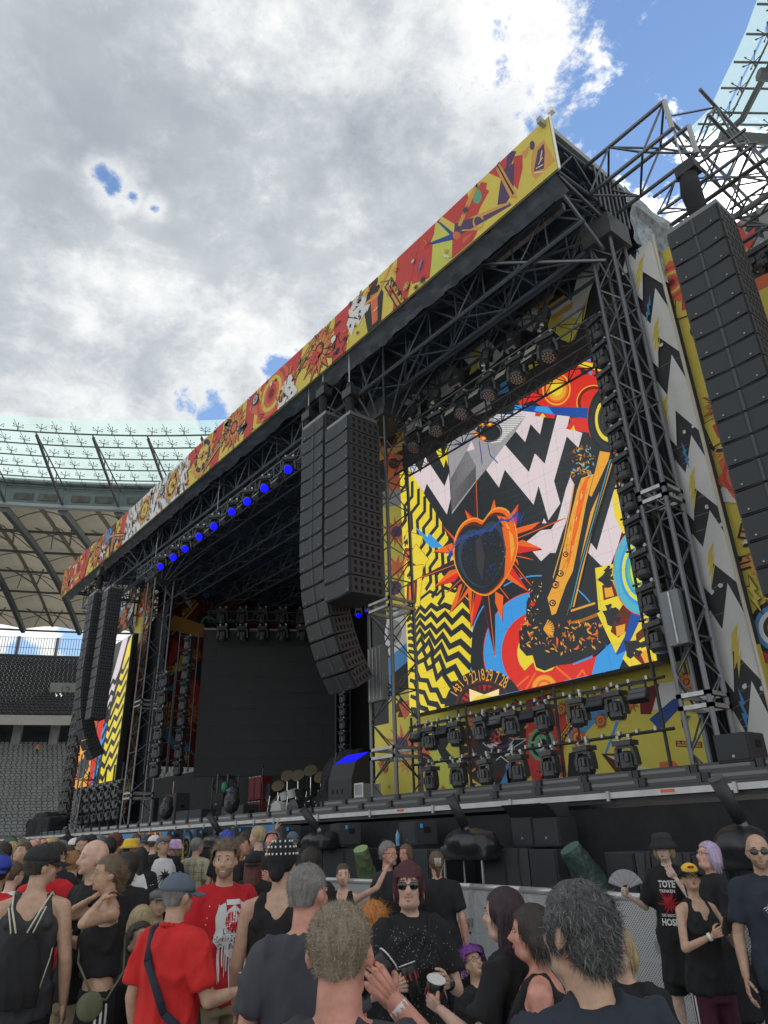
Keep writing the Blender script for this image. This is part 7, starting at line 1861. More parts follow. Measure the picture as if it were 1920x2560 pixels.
	A.add('red', [(Xa + .45 * w, Z0), (Xa + .48 * w, Z0 + 3.2), (Xa + .62 * w, Z0 + 3.8), (Xa + .62 * w, Z0 + 2), (Xa + .55 * w, Z0)]); A.add('blu', [(Xa + .52 * w, Z0), (Xa + .62 * w, Z0 + 3.2), (Xa + .70 * w, Z0 + 3.0), (Xa + .64 * w, Z0 + 1), (Xa + .58 * w, Z0)]); A.add('pink', [(Xa + .45 * w, Z0 + 3.6), (Xa + .6 * w, Z0 + 4.4), (Xa + .8 * w, Z1), (Xa + .92 * w, Z1), (Xa + .7 * w, Z0 + 3.8)])
	A.add('yel', [(Xa + .66 * w, Z0), (Xb, Z0), (Xb, Z1), (Xa + .93 * w, Z1 - .5), (Xa + .72 * w, Z0 + 3)])
	for i in range(9):
		zz = Z0 - .2 + i * .62; A.line('blk', [(Xa + .62 * w, zz), (Xa + .7 * w, zz + .55), (Xa + .76 * w, zz + .35), (Xa + .84 * w, zz + .95), (Xa + .9 * w, zz + .75), (Xb, zz + 1.4)], .24, lay=(i == 0))
	for i in range(4): A.line('blk', [(Xa + .05 * w, Z0 + 2.6 + i * .7), (Xa + .12 * w, Z0 + 3.1 + i * .7), (Xa + .17 * w, Z0 + 2.9 + i * .7), (Xa + .24 * w, Z0 + 3.5 + i * .7)], .2, lay=(i == 0))
	A.build('screen_picture', t, world=True)
	backdrop('white, grey and orange printed backdrop above the left video screen', [(238, 1620), (345, 1440)], 13.6, 77, base='char', n=30, smin=.4, smax=1.1, alt=('wht', 'char', 'wht', 'gry'), kinds=['zig', 'bolt', 'flower', 'splash', 'zig'])
	backdrop('narrow yellow and red printed strip beside the left tower', [(318, 2030), (352, 1450)], 13.9, 78, base='yel', n=40, smin=.3, smax=.8, alt=('blk', 'yel', 'red'), kinds=['zig', 'flower', 'speaker', 'star', 'bolt'])
	backdrop('yellow printed panel below the left video screen', [(190, 2050), (320, 1975)], 13.4, 79, base='yel', n=20, smin=.3, smax=.8)
	# blank centre screen, turned towards the audience
	view = Vector((ray(660, 2106).x, ray(660, 2106).y, 0)).normalized()
	a = atR(482, 1943, 40.0); dd = (a.xy - CAM.xy).dot(view.xy)
	def onp(px, py):
		d = ray(px, py); k = dd / (d.xy.dot(view.xy)); return CAM + d * k
	c0, c1, c2, c3 = onp(482, 1943), onp(842, 1936), onp(842, 1572), onp(508, 1587)
	zb, zt_ = (c0.z + c1.z) / 2, (c2.z + c3.z) / 2
	t = thing('video_screen', 'big blank dark grey video screen in the centre of the stage', 'video screen', (c0 + c1) / 2)
	U = (c1 - c0); U.z = 0; wd = U.length; U.normalize(); ang = math.atan2(U.y, U.x); t.rotation_euler = (0, 0, ang); t.location.z = zb
	mb = MB(); mb.box((0, .12, (zt_ - zb) / 2), (wd, .22, zt_ - zb)); mb.build('screen_housing', M_['black'], t)
	dm = mat('unlit_screen_face', (.034, .037, .041), .55, 0, var=.06, vscale=.4)
	nx_, nz_ = 10, 9; me = None
	for i in range(nx_):
		for j in range(nz_):
			w_, h_ = wd / nx_, (zt_ - zb) / nz_
			if me is None: mb = MB(); mb.box((0, 0, 0), (w_ - .012, .02, h_ - .012)); me = mb.mesh('screen_tile'); me.materials.append(dm)
			link('screen_tile', me, t, (-wd / 2 + w_ * (i + .5), 0, h_ * (j + .5)))
	mb = MB(); mb.tube((-wd / 2, 0, zt_ - zb + .1), (wd / 2, 0, zt_ - zb + .1), .08, n=6); mb.build('top_bar', M_['steel'], t)
	for px in (535, 560):
		p = onp(px, 1990); tw = thing('support_tower', f'truss tower under the {"left end" if px == 535 else "left part"} of the blank screen', 'tower', (p.x, p.y, DZ)); truss(tw, (p.x, p.y, DZ), (p.x, p.y, zb + .1), .6, .6, bay=.6, cr=.05, br=.025, up=(0, 1, 0))
scrims()
right_screen_art()
# crowd barrier
def barrier():
	pm = bpy.data.materials.new('perforated_barrier_sheet'); pm.use_nodes = True; nt = pm.node_tree; L = nt.links.new
	b = nt.nodes['Principled BSDF']; b.inputs['Base Color'].default_value = (.60, .61, .62, 1); b.inputs['Metallic'].default_value = .2; b.inputs['Roughness'].default_value = .4
	tc = N(nt, 'ShaderNodeTexCoord'); mp = N(nt, 'ShaderNodeMapping'); mp.inputs['Rotation'].default_value = (0, R(45), 0); mp.inputs['Scale'].default_value = (42, 42, 42); L(tc.outputs['Object'], mp.inputs[0])
	sp = N(nt, 'ShaderNodeSeparateXYZ'); L(mp.outputs[0], sp.inputs[0])
	fx_ = mth(nt, 'SUBTRACT', mth(nt, 'FRACT', sp.outputs['X']), .5); fz_ = mth(nt, 'SUBTRACT', mth(nt, 'FRACT', sp.outputs['Z']), .5)
	d = mth(nt, 'SQRT', mth(nt, 'ADD', mth(nt, 'MULTIPLY', fx_, fx_), mth(nt, 'MULTIPLY', fz_, fz_)))
	L(mth(nt, 'GREATER_THAN', d, .25), b.inputs['Alpha'])
	fr = mat('barrier_aluminium', (.58, .59, .60), .35, .5, var=.12, vscale=6)
	A0, A1 = Vector((-22.5, 8.6, 0)), Vector((-8.0, 7.85, 0)); A2 = Vector((-3.75, 7.20, 0))
	def unit(label, p, q, first=None):
		d = (q - p); ln = d.length; rz = math.atan2(d.y, d.x)
		if first is None:
			t = thing('crowd_barrier', label, 'barrier', p, rz, 'crowd barrier sections')
			m = MB(); m.quad((.03, 0, .08), (ln - .03, 0, .08), (ln - .03, 0, 1.14), (.03, 0, 1.14)); m.build('perforated_panel', pm, t)
			m = MB(); m.tube((0, .01, 1.18), (ln, .01, 1.18), .040, n=10); m.build('top_rail', fr, t, smooth=True)
			for x in (.02, ln - .02): m = MB(); m.box((x, .015, .6), (.045, .05, 1.16)); m.build('post', fr, t)
			m = MB(); m.box((ln / 2, .01, .62), (ln, .02, .03)); m.box((ln / 2, .01, .10), (ln, .03, .05)); m.build('cross_rail', fr, t)
			m = MB(); m.box((ln / 2, -.45, .012), (ln - .02, .9, .02)); m.build('foot_plate', mat('tread_plate', (.30, .31, .31), .45, .5, bump=.6, bscale=60), t)
			for x in (.1, ln - .1): m = MB(); m.tube((x, .03, 1.12), (x, .75, .05), .022, n=6); m.build('back_brace', fr, t)
			m = MB(); m.box((ln - .03, -.03, .75), (.06, .03, .10)); m.build('coupling', M_['steel'], t)
			return t
		return copy_tree(first, label, p, rz)
	first = None
	n = 13;
	for i in range(n):
		p = A0 + (A1 - A0) * (i / n); q = A0 + (A1 - A0) * ((i + 1) / n); lb = 'silver perforated crowd barrier section in the row before the stage'
		first = first or unit(lb, p, q);
		if i: unit(lb, p, q, first)
	n = 4; f2 = None
	for i in range(n):
		p = A1 + (A2 - A1) * (i / n); q = A1 + (A2 - A1) * ((i + 1) / n)
		lb = ['silver perforated crowd barrier section behind the woman seen from behind', 'silver perforated crowd barrier section above the seated woman with glasses', 'silver perforated crowd barrier section right of the curly grey hair', 'silver perforated crowd barrier section beside the woman holding a fan'][i]
		f2 = f2 or unit(lb, p, q)
		if i: unit(lb, p, q, f2)
	p = Vector((-3.55, 6.95, 0)); unit('silver perforated crowd barrier section at the right edge beside the bald man', p, p + Vector((1.02, -.32, 0)), f2)
barrier()
# pit gear
def speaker_box(name, label, w, d, h, loc, rz=0, cat='loudspeaker', feet=True, tilt=0, group=None, spacer=False):
	t = thing(name, label, cat, loc, rz, group)
	rot = Matrix.Rotation(tilt, 3, 'X')
	m = MB(); m.box(rot @ Vector((0, 0, h / 2)), (w, d, h), rot); bo = m.build('cabinet', M_['cab'], t)
	md = bo.modifiers.new('b', 'BEVEL'); md.width = .012; md.segments = 2
	m = MB(); m.box(rot @ Vector((0, -d / 2 - .004, h / 2 + .01)), (w - .05, .016, h - .06), rot); m.build('grille', M_['grille'], t)
	m = MB(); m.box(rot @ Vector((0, -d / 2 - .014, h * .22)), (.035, .008, .035), rot); m.build('badge', MATS['silver_badge'], t)
	m = MB()
	for sx in (-1, 1): m.box(rot @ Vector((sx * (w / 2 + .003), .02, h * .62)), (.012, d * .3, .10), rot)
	m.build('handle', mat('slot_black', (.006, .006, .006), .9), t)
	return t
def pit():
	Y = 9.15
	spans = [(807, 862, 0), (862, 916, 0), (1200, 1262, 0), (1262, 1319, 1), (1319, 1390, 0), (1507, 1583, 0), (1583, 1621, 1), (1621, 1665, 0), (1665, 1722, 1), (1722, 1810, 0), (1030, 1072, 0), (1072, 1113, 0), (700, 755, 0), (755, 806, 1), (620, 660, 0), (660, 699, 0), (1040, 1050, 1)]
	names = ['left of the middle-aged man with glasses', 'just left of the olive covered tube', 'below the pair of tall black speakers, left box', None, 'below the pair of tall black speakers, right box', 'behind the folding fan', None, 'behind the girl in the bucket hat', None, 'behind the lavender-haired woman', 'right of the water bottle', 'left of the covered cannon on its stand', 'behind the bandana man', None, 'behind the curly-haired guest', 'under the small wedge speakers']
	for i, (a, b, k) in enumerate(spans[:-1]):
		Yy = Y - .35 * max(0, (a - 1400)) / 400.0
		xa, xb = atY(a, 2120, Yy).x, atY(b, 2120, Yy).x; zt = atY((a + b) / 2, 2119 + max(0, (a - 1300)) * .035, Yy).z; w = xb - xa - .015
		if k:
			t = thing('subwoofer', f'black subwoofer turned backwards, its plain grey back facing the crowd, between two grilles' if a == 1262 else ('black subwoofer turned backwards beside the bucket hat girl' if a == 1583 else ('black subwoofer turned backwards behind the yellow cap' if a == 1665 else 'black subwoofer turned backwards behind the bandana man')), 'loudspeaker', ((xa + xb) / 2, Yy + .35, 0))
			m = MB(); m.box((0, 0, zt / 2), (w, .7, zt - .02)); o = m.build('cabinet', mat('cabinet_back_grey', (.045, .047, .050), .6, bump=.3, bscale=120), t)
			m = MB(); m.path([Vector((.05, -.36, zt)), Vector((.02, -.37, zt - .25)), Vector((.06, -.365, zt - .6)), Vector((.03, -.365, zt - 1.2))], .008, n=5); m.build('signal_cable', M_['black'], t)
		else: speaker_box('subwoofer', 'black grille-fronted subwoofer ' + names[i], w, .7, zt - .02, ((xa + xb) / 2, Yy + .35, .0))
	# dark plinth so that the far left is closed
	# wedge fills on top
	fills = [(832, 897, 2060, 2113, 'right of the covered cannon'), (1007, 1087, 2056, 2113, 'right of the water bottle'), (691, 750, 2066, 2111, 'behind the man in the blue cap'), (575, 632, 2070, 2106, 'behind the curly-haired guest'), (482, 533, 2074, 2112, 'above the checked shirt'), (410, 467, 2078, 2112, 'left of the checked shirt')]
	for i, (a, b, y0, y1, lb) in enumerate(fills):
		Yy = 9.45; xa, xb = atY(a, 2090, Yy).x, atY(b, 2090, Yy).x; z0, z1 = atY(a, y1, Yy).z, atY(a, y0, Yy).z
		w = min(xb - xa, .85)
		t = speaker_box('front_fill_speaker', 'black front fill speaker on the subwoofers ' + lb, w, .42, z1 - z0, ((xa + xb) / 2, Yy, z0), rz=-.35)
		if xa < -14:   # carried by its own stand when no subwoofer is seen beneath
			m = MB(); m.box((0, 0, -z0 / 2), (w * .9, .4, z0 - .02)); m.build('stand', M_['black'], t)
		m = MB(); m.box((-w / 2 - .03, -.02, (z1 - z0) / 2), (.05, .38, (z1 - z0) * .96)); m.build('wing', M_['cab'], t)
		m = MB(); m.box((w / 2 + .012, -.1, (z1 - z0) * .8), (.01, .05, .07)); m.build('blue_tag', mat('blue_tag', (.05, .35, .8), .5), t)
	for i, (a, b) in enumerate(((1282, 1336), (1336, 1402))):
		Yy = 9.3; xa, xb = atY(a, 2090, Yy).x, atY(b, 2090, Yy).x; z0 = atY(a, 2117, Yy).z; z1 = atY(a, 2044, Yy).z; z2 = atY(a, 2010, Yy).z
		t = thing('front_fill_speaker', f'tall black speaker with a slanted top box, {"left" if i == 0 else "right"} of the pair below the stage edge', 'loudspeaker', ((xa + xb) / 2, Yy, z0))
		w = xb - xa - .01; m = MB(); m.box((0, .2, (z1 - z0) / 2), (w, .42, z1 - z0 - .01)); m.build('cabinet', M_['cab'], t)
		m = MB(); m.box((0, -.016, (z1 - z0) / 2), (w - .04, .012, z1 - z0 - .05)); m.build('grille', M_['grille'], t)
		m = MB(); h = z1 - z0; k = z2 - z1; v = [(-w / 2, -.01, h), (w / 2, -.01, h), (w / 2, -.22, h + k * .9), (-w / 2, -.22, h + k * .9), (-w / 2, .3, h), (w / 2, .3, h), (w / 2, .25, h + k), (-w / 2, .25, h + k)]
		m.add(v, [(0, 1, 2, 3), (5, 4, 7, 6), (3, 2, 6, 7), (0, 3, 7, 4), (1, 5, 6, 2), (0, 4, 5, 1)]); m.build('top_cabinet', M_['grille'], t)
		m = MB(); m.box((.0, -.03, .12), (.035, .01, .035)); m.build('badge', MATS['silver_badge'], t)
	# bottle
	p = atY(1000, 2115, 9.35)
	t = thing('water_bottle', 'clear blue plastic water bottle standing on a black subwoofer', 'bottle', (p.x, 9.3, p.z - .0))
	pb = mat('blue_bottle_plastic', (.35, .62, .85), .1, 0, alpha=.6)
	m = MB(); m.lathe((0, 0, 0), [(.034, 0), (.038, .02), (.036, .10), (.038, .14), (.038, .19), (.022, .235), (.012, .25), (.012, .27)], n=14); m.build('bottle_body', pb, t, smooth=True)
	m = MB(); m.lathe((0, 0, .07), [(.0385, 0), (.0385, .06)], n=14); m.build('bottle_label', mat('bottle_label_blue', (.1, .35, .75), .5), t); m = MB(); m.lathe((0, 0, .268), [(.014, 0), (.014, .022)], n=10); m.build('bottle_cap', mat('bottle_cap_blue', (.05, .15, .5), .4), t)
	# bagged cannons with tubes
	cn = [((757, 2023), (794, 2072), (775, 831, 2079, 2118), 'beside the man in the blue cap'), ((1124, 1988), (1162, 2066), (1118, 1240, 2076, 2142), 'on a wheeled stand right of the water bottle'), ((1790, 1948), (1852, 2052), (1785, 1925, 2066, 2160), 'on a stand behind the lavender-haired woman'), ((522, 2037), (550, 2082), (527, 567, 2085, 2115), 'behind the dark blue beanie'), ((163, 2070), (175, 2096), (165, 190, 2092, 2112), 'far left below the stage')]
	for i, (tp, bt, (a, b, y0, y1), lb) in enumerate(cn):
		Yy = 9.0 - (.3 if i == 2 else 0); xa, xb = atY(a, 2090, Yy).x, atY(b, 2090, Yy).x; z0, z1 = atY(a, y1, Yy).z, atY(a, y0, Yy).z; xm = (xa + xb) / 2; w = min(xb - xa, 1.3)
		t = thing('confetti_cannon', 'tube cannon under a black rain cover ' + lb, 'cannon', (xm, Yy, z0))
		m = MB(); m.ell((0, 0, (z1 - z0) * .5), (w * .5, .32, (z1 - z0) * .55), None, 14, 9); m.ell((w * .2, -.05, (z1 - z0) * .45), (w * .32, .3, (z1 - z0) * .5), None, 12, 8); m.box((0, 0, .06), (w * .9, .5, .2))
		submit('rain_cover', m, mat('shiny_black_cover', (.022, .023, .026), .32, var=.2, vscale=3, bump=.7, bscale=5), t, .03, 3, wr=.022, wfreq=2.6, seed=i)
		q0, q1 = atY(*tp, Yy - .35), atY(*bt, Yy - .1); t0 = Vector((q0.x - xm, -.35, q0.z - z0)); t1 = Vector((q1.x - xm, -.1, q1.z - z0)); r_ = .085 if i != 4 else .08
		m = MB(); m.tube(t1, t0, r_ * .9, r_, n=14); m.build('cannon_tube', mat('cannon_tube_grey', (.035, .036, .042), .5), t, smooth=True); m = MB(); m.tube(t0 + (t0 - t1).normalized() * .002, t0 + (t0 - t1).normalized() * .015, r_ * 1.05, n=14); m.build('tube_lid', mat('cannon_lid', (.09, .09, .10), .6), t)
		m = MB(); m.tube(t1, t1 + (t1 - t0).normalized() * .1, .05, n=8); m.build('swivel', M_['steel'], t)
		# stand
		m = MB()
		for sx in (-1, 1):
			for sy in (-.22, .22): m.tube((sx * w * .38, sy, 0), (sx * w * .38, sy, -z0 + .08), .02, n=6)
			m.tube((sx * w * .38, -.22, -.02), (sx * w * .38, .22, -.02), .018, n=6)
		m.tube((-w * .4, -.22, -.02), (w * .4, -.22, -.02), .02, n=6); m.tube((-w * .38, -.22, -z0 * .5), (w * .38, -.22, -z0 * .5), .015, n=6); m.build('stand', M_['steel'] if i == 1 else M_['black'], t)
		if i == 1:
			for sx in (-1, 1):
				for sy in (-.22, .22): m = MB(); m.tube((sx * w * .38 - .02, sy, -z0 + .06), (sx * w * .38 + .02, sy, -z0 + .06), .055, n=12); m.build('castor', mat('castor_grey', (.3, .3, .3), .5), t)
	# covered follow-spot shapes in green film
	for (tp, bt, r0, r1, lb, col) in (((1426, 2122), (1490, 2222), .15, .26, 'dark green fabric tube leaning beside the right-hand subwoofers', (.035, .065, .055)), ((902, 2124), (925, 2215), .14, .2, 'olive green mesh-covered tube behind the man with glasses', (.12, .17, .08))):
		Yy = 8.75; q0, q1 = atY(*tp, Yy), atY(*bt, Yy + .3)
		t = thing('covered_tube', lb, 'covered tube', (q1.x, q1.y, 0)); gm = mat('green_film' + lb[:4], col, .45, var=.25, vscale=8, bump=.7, bscale=14)
		d = (q0 - q1).normalized(); m = MB(); m.tube(q1 + (q1 - q0) * .6 - t.location, q0 - t.location, r1, r0, n=20); submit('fabric_cover', m, gm, t, .025, 3, wr=.018, wfreq=6, seed=2)
		m = MB(); m.tube(q0 - t.location + d * .0, q0 + d * .02 - t.location, r0 * .98, n=20); m.build('lid', mat('green_lid' + lb[:4], tuple(min(1, c * 2.4) for c in col), .5), t); m = MB(); m.tube((0, 0, 0), (0, 0, max(.1, q1.z - .2)), .03, n=6); m.build('stand_pole', M_['black'], t)
pit()
def deck_gear():
	def P(px, py, Y): return atY(px, py, Y)
	# right monitor speaker near the tower foot
	Y = 10.9; a, b = P(1818, 1915, Y), P(1905, 1905, Y); w = b.x - a.x
	t = speaker_box('monitor_speaker', 'dark grey speaker cabinet standing at the foot of the right tower', w, .5, P(1818, 1842, Y).z - a.z, ((a.x + b.x) / 2, Y, DZ + .32));
	m = MB(); m.box((0, 0, -.16), (w, .45, .3)); m.build('stand', M_['black'], t)
	# tripod with small pale stand far right
	# monitor desk with blue-lit top
	Y = 12.6; a, b = P(846, 2002, Y), P(905, 1998, Y); z0 = DZ
	t = thing('speaker_stack', 'black speaker stack with a deep blue screen on its slanted top by the middle tower', 'loudspeaker', ((a.x + b.x) / 2, Y, z0)); w = (b.x - a.x)
	m = MB(); m.box((0, 0, .5), (w, .7, 1.0)); m.build('lower_cabinet', M_['cab'], t); m = MB(); v = [(-w / 2, -.35, 1.0), (w / 2, -.35, 1.0), (w / 2, .35, 1.0), (-w / 2, .35, 1.0), (-w / 2, -.2, 1.45), (w / 2, -.2, 1.45), (w / 2, .35, 1.75), (-w / 2, .35, 1.75)]
	m.add(v, [(0, 1, 5, 4), (1, 2, 6, 5), (2, 3, 7, 6), (3, 0, 4, 7), (4, 5, 6, 7)]); m.build('upper_cabinet', M_['cab'], t)
	m = MB(); m.quad((-w * .45, -.19, 1.462), (w * .45, -.19, 1.462), (w * .45, .30, 1.737), (-w * .45, .30, 1.737)); m.build('blue_display', mat('blue_display_glow', (0, 0, .1), .3, emit=(.01, .01, .95), estr=1.1), t)
	m = MB()
	for q in range(3):
		for r_ in range(2): m.box((-w * .3 + q * w * .2, -.353, .3 + r_ * .4), (.05, .01, .12))
	m.build('vent', mat('slot_black', (.006, .006, .006), .9), t)
	# flight case
	Y = 12.2; a, b = P(909, 1992, Y), P(929, 1992, Y)
	t = thing('flight_case', 'white-edged flight case between the speaker stack and the middle tower', 'case', ((a.x + b.x) / 2, Y, DZ)); w = b.x - a.x
	m = MB(); m.box((0, 0, .4), (w, .55, .8)); m.build('case_body', mat('case_side_grey', (.30, .31, .32), .6), t)
	m = MB()
	for x in (-w / 2, w / 2):
		for y in (-.275, .275): m.box((x, y, .4), (.04, .04, .82))
	for z in (0, .5, .8):
		for y in (-.275, .275): m.box((0, y, z + .0), (w + .02, .035, .04))
	m.build('metal_edge', M_['rail'], t)
	# covered heap
	p = P(880, 1945, 14.5); t = thing('covered_gear', 'heap of equipment under a black cloth behind the speaker stack', 'covered heap', (p.x, 14.5, DZ)); m = MB(); m.ell((0, 0, 1.2), (1.4, .7, .95)); m.ell((.9, 0, .9), (.9, .6, .8)); m.box((0, 0, .5), (2.6, 1, 1.0)); submit('cloth_cover', m, M_['cloth'], t, .06, 2, wr=.09, wfreq=2.5)
	# red guitar cabinets
	Y = 15.5
	for i, px in enumerate((641, 657)):
		a = P(px - 8, 2025, Y); w = .62
		for k in range(2):
			x = P(px, 2000, Y).x; t = thing('guitar_cabinet', f'dark red guitar cabinet, {["lower", "upper"][k]} one of the {["left", "right"][i]} stack', 'guitar amplifier', (x, Y, DZ + .95 * k + .1))
			wd = P(px + 8, 2000, Y).x - P(px - 8, 2000, Y).x - .04
			m = MB(); m.box((0, 0, .46), (wd, .5, .9)); o = m.build('cabinet', mat('dark_red_vinyl', (.12, .018, .022), .5, var=.1), t); m = MB(); m.box((0, -.255, .46), (wd - .1, .015, .8)); m.build('grille_cloth', mat('red_grille_cloth', (.16, .03, .035), .8), t)
			m = MB()
			for sx in (-1, 1): m.tube((sx * wd * .3 - .08, -.27, .88), (sx * wd * .3 + .08, -.27, .88), .018, n=6)
			m.build('handle', M_['rail'], t)
	Y = 15.8
	for i, (a_, b_, y0, y1, lb) in enumerate(((668, 690, 1962, 2026, 'tall black amplifier rack right of the red guitar cabinets'), (548, 572, 1985, 2030, 'black amplifier rack with a green lamp left of the red guitar cabinets'), (866, 884, 2005, 2022, 'small black case on the deck right of the drum kit'))):
		xa, xb = P(a_, 2000, Y).x, P(b_, 2000, Y).x; z1 = P(a_, y0, Y).z
		t = thing('amplifier_rack', lb, 'amplifier', ((xa + xb) / 2, Y, DZ)); m = MB(); m.box((0, 0, (z1 - DZ) / 2), (xb - xa, .6, z1 - DZ)); m.build('rack_body', M_['cab'], t); m = MB()
		for q in range(4): m.box((0, -.305, .2 + q * (z1 - DZ) * .2), ((xb - xa) * .85, .012, (z1 - DZ) * .14))
		m.build('rack_unit', M_['lens'], t)
		if i == 1: m = MB(); m.ell((0, 0, z1 - DZ + .25), (.18, .15, .25)); m.build('green_lamp', mat('green_lamp_dim', (.05, .35, .15), .5), t)
	# drum kit
	Y = 15.6; p = P(745, 2015, Y)
	t = thing('drum_kit', 'drum kit with chrome stands and cymbals on the stage behind the blank screen bottom', 'drum kit', (p.x, Y, DZ + .15))
	wh = mat('white_drum_shell', (.6, .6, .6), .3); ch = mat('chrome', (.75, .75, .76), .12, 1.0); cy = mat('cymbal_bronze', (.65, .55, .35), .25, .9)
	m = MB(); m.tube((-.9, -.45, .35), (-.9, .0, .35), .42, n=20); m.build('bass_drum', wh, t, smooth=False); m = MB(); m.tube((.5, -.55, .35), (.5, -.1, .35), .40, n=20); m.build('bass_drum', mat('black_drum_shell', (.03, .03, .03), .25), t)
	for x, z in ((-.75, .95), (-.2, 1.0), (.35, 1.0), (1.0, .7), (1.5, .65), (-1.4, .6)): m = MB(); m.tube((x, -.1, z - .13), (x, -.18, z + .13), .19, n=16); m.build('tom_drum', wh if x < 0 else MATS['black_drum_shell'], t)
	for x, z in ((-1.7, 1.35), (-1.0, 1.7), (-.2, 1.65), (.7, 1.75), (1.4, 1.45), (1.9, 1.2), (-2.1, .95)): m = MB(); m.tube((x, .1, z), (x + .02, .08, z + .02), .26, n=18); cyo = m.build('cymbal', cy, t); m = MB(); m.tube((x, .1, 0), (x, .1, z), .014, n=6); m.tube((x, .1, .3), (x - .25, -.1, 0), .012, n=5); m.tube((x, .1, .3), (x + .25, -.1, 0), .012, n=5); m.build('cymbal_stand', ch, t)
	m = MB()
	for x in (-1.9, -1.2, -.5, .1, .8, 1.6): m.tube((x, -.3, 0), (x + .1, -.2, 1.0), .016, n=6); m.tube((x, -.3, .6), (x + .5, -.3, .65), .014, n=6)
	m.build('rack_tube', ch, t)
	# mic stands
	for i, (px, Y) in enumerate(((655, 13.5), (838, 13.2), (705, 16.5), (768, 16.5))):
		p = P(px, 2000, Y); t = thing('microphone_stand', ['microphone stand with a boom above the red guitar cabinets', 'leaning microphone stand right of the drum kit', 'thin microphone stand at the left of the drums', 'thin microphone stand at the right of the drums'][i], 'microphone stand', (p.x, Y, DZ))
		m = MB(); m.tube((0, 0, 0), (0, 0, 1.5), .014, n=6); m.tube((0, 0, .02), (.0, 0, .03), .15, n=12); m.build('stand_pole', M_['black'], t); m = MB(); m.tube((-.1, 0, 1.4), (.35, -.2, 1.9), .011, n=6); m.build('boom', M_['steel'], t); m = MB(); m.tube((.35, -.2, 1.9), (.42, -.24, 1.96), .022, .03, n=8); m.build('microphone', M_['blackg'], t)
	# left half of the stage
	Y = 13.0
	for i, (a_, b_, y0, lb) in enumerate(((366, 400, 1998, 'curved black side-fill speaker at the left of the stage'), (412, 455, 1986, 'rack of black equipment left of the truss legs'), (458, 489, 2027, 'low black speaker, left of the pair before the truss legs'), (490, 522, 2024, 'low black speaker, right of the pair before the truss legs'), (572, 628, 2014, 'long low black monitor left of the red guitar cabinets'))):
		xa, xb = P(a_, 2030, Y).x, P(b_, 2030, Y).x; z1 = P((a_ + b_) / 2, y0, Y).z
		t = speaker_box('stage_speaker' if i != 1 else 'equipment_rack', lb, xb - xa, .6, max(.3, z1 - DZ - .05), ((xa + xb) / 2, Y, DZ + .05), cat='loudspeaker' if i != 1 else 'rack')
	# guitar on a stand
	p = P(432, 1990, 13.2); t = thing('electric_guitar', 'electric guitar standing upright on the equipment rack at stage left', 'guitar', (p.x, 13.2, p.z - .6)); wm = mat('pale_guitar_wood', (.55, .32, .12), .3)
	m = MB(); m.loft([(0, 0, 0, .08, .02), (0, 0, .08, .17, .022), (0, 0, .2, .12, .022), (0, 0, .32, .14, .022), (0, 0, .4, .05, .02)], n=16); m.build('guitar_body', wm, t, smooth=True); m = MB(); m.box((0, -.01, .7), (.05, .025, .68)); m.build('neck', wm, t); m = MB(); m.box((.01, -.01, 1.1), (.08, .02, .16)); m.build('headstock', wm, t)
	# bagged lamp on the front edge
	for px, py, lb, cm in ((580, 2010, 'bagged floor lamp with a violet lining on the stage edge', 'bag'), (416, 2030, 'dark parabolic lamp on the stage edge at left', 'dish')):
		p = P(px, py, 10.3); t = thing('floor_lamp', lb, 'stage light', (p.x, 10.3, DZ + .06))
		m = MB(); m.ell((0, 0, .5), (.24, .2, .32)); m.ell((.05, 0, .75), (.16, .14, .15)); submit('rain_bag', m, MATS['shiny_black_cover'], t, .03, 2, wr=.03, wfreq=7, seed=7)
		if cm == 'bag': m = MB(); m.ell((-.02, -.06, .80), (.13, .12, .07)); m.build('violet_lining', mat('violet_lining', (.12, .10, .35), .5), t)
		m = MB(); m.box((0, 0, .08), (.3, .25, .16)); m.build('lamp_base', M_['blackg'], t)
	# far left: side stack of lights mast
	lm = thing('light_mast', 'tall black mast crowded with lamps at the far left end of the stage', 'mast', (atY(190, 1900, 12.2).x, 12.2, DZ))
	b_, t_ = atY(168, 2040, 12.2), atY(218, 1640, 12.2); x = (b_.x + t_.x) / 2
	for dx in (-.45, .45): rod(lm, (x + dx, 12.2, DZ), (x + dx, 12.2, t_.z), .05, M_['black'], 'pipe')
	src = bpy.data.objects['moving_head_light']
	for i in range(16):
		z = DZ + .8 + (t_.z - DZ - .6) * i / 16; rod(lm, (x - .5, 12.2, z + .1), (x + .5, 12.2, z + .1), .04, M_['black'], 'rung')
		for q in (-1, 1): c = copy_tree(src, f'black lamp, {ordn(15 - i)} from the top on the {"left" if q < 0 else "right"} side of the far mast', (x + q * .3, 12.1, z), group='lamps on the far mast', rotz=.5); c.scale = (1.25, 1.25, 1.25)
	t = thing('monitor_desk', 'black covered mixing desk at the left end of the stage', 'desk', (atY(115, 2065, 11.2).x, 11.2, DZ)); m = MB(); m.box((0, 0, .45), (4.2, .9, .9)); m.box((-.2, 0, 1.0), (2.4, .6, .3)); submit('cloth_cover', m, M_['cloth'], t, .07, 2, wr=.06, wfreq=2)
deck_gear()
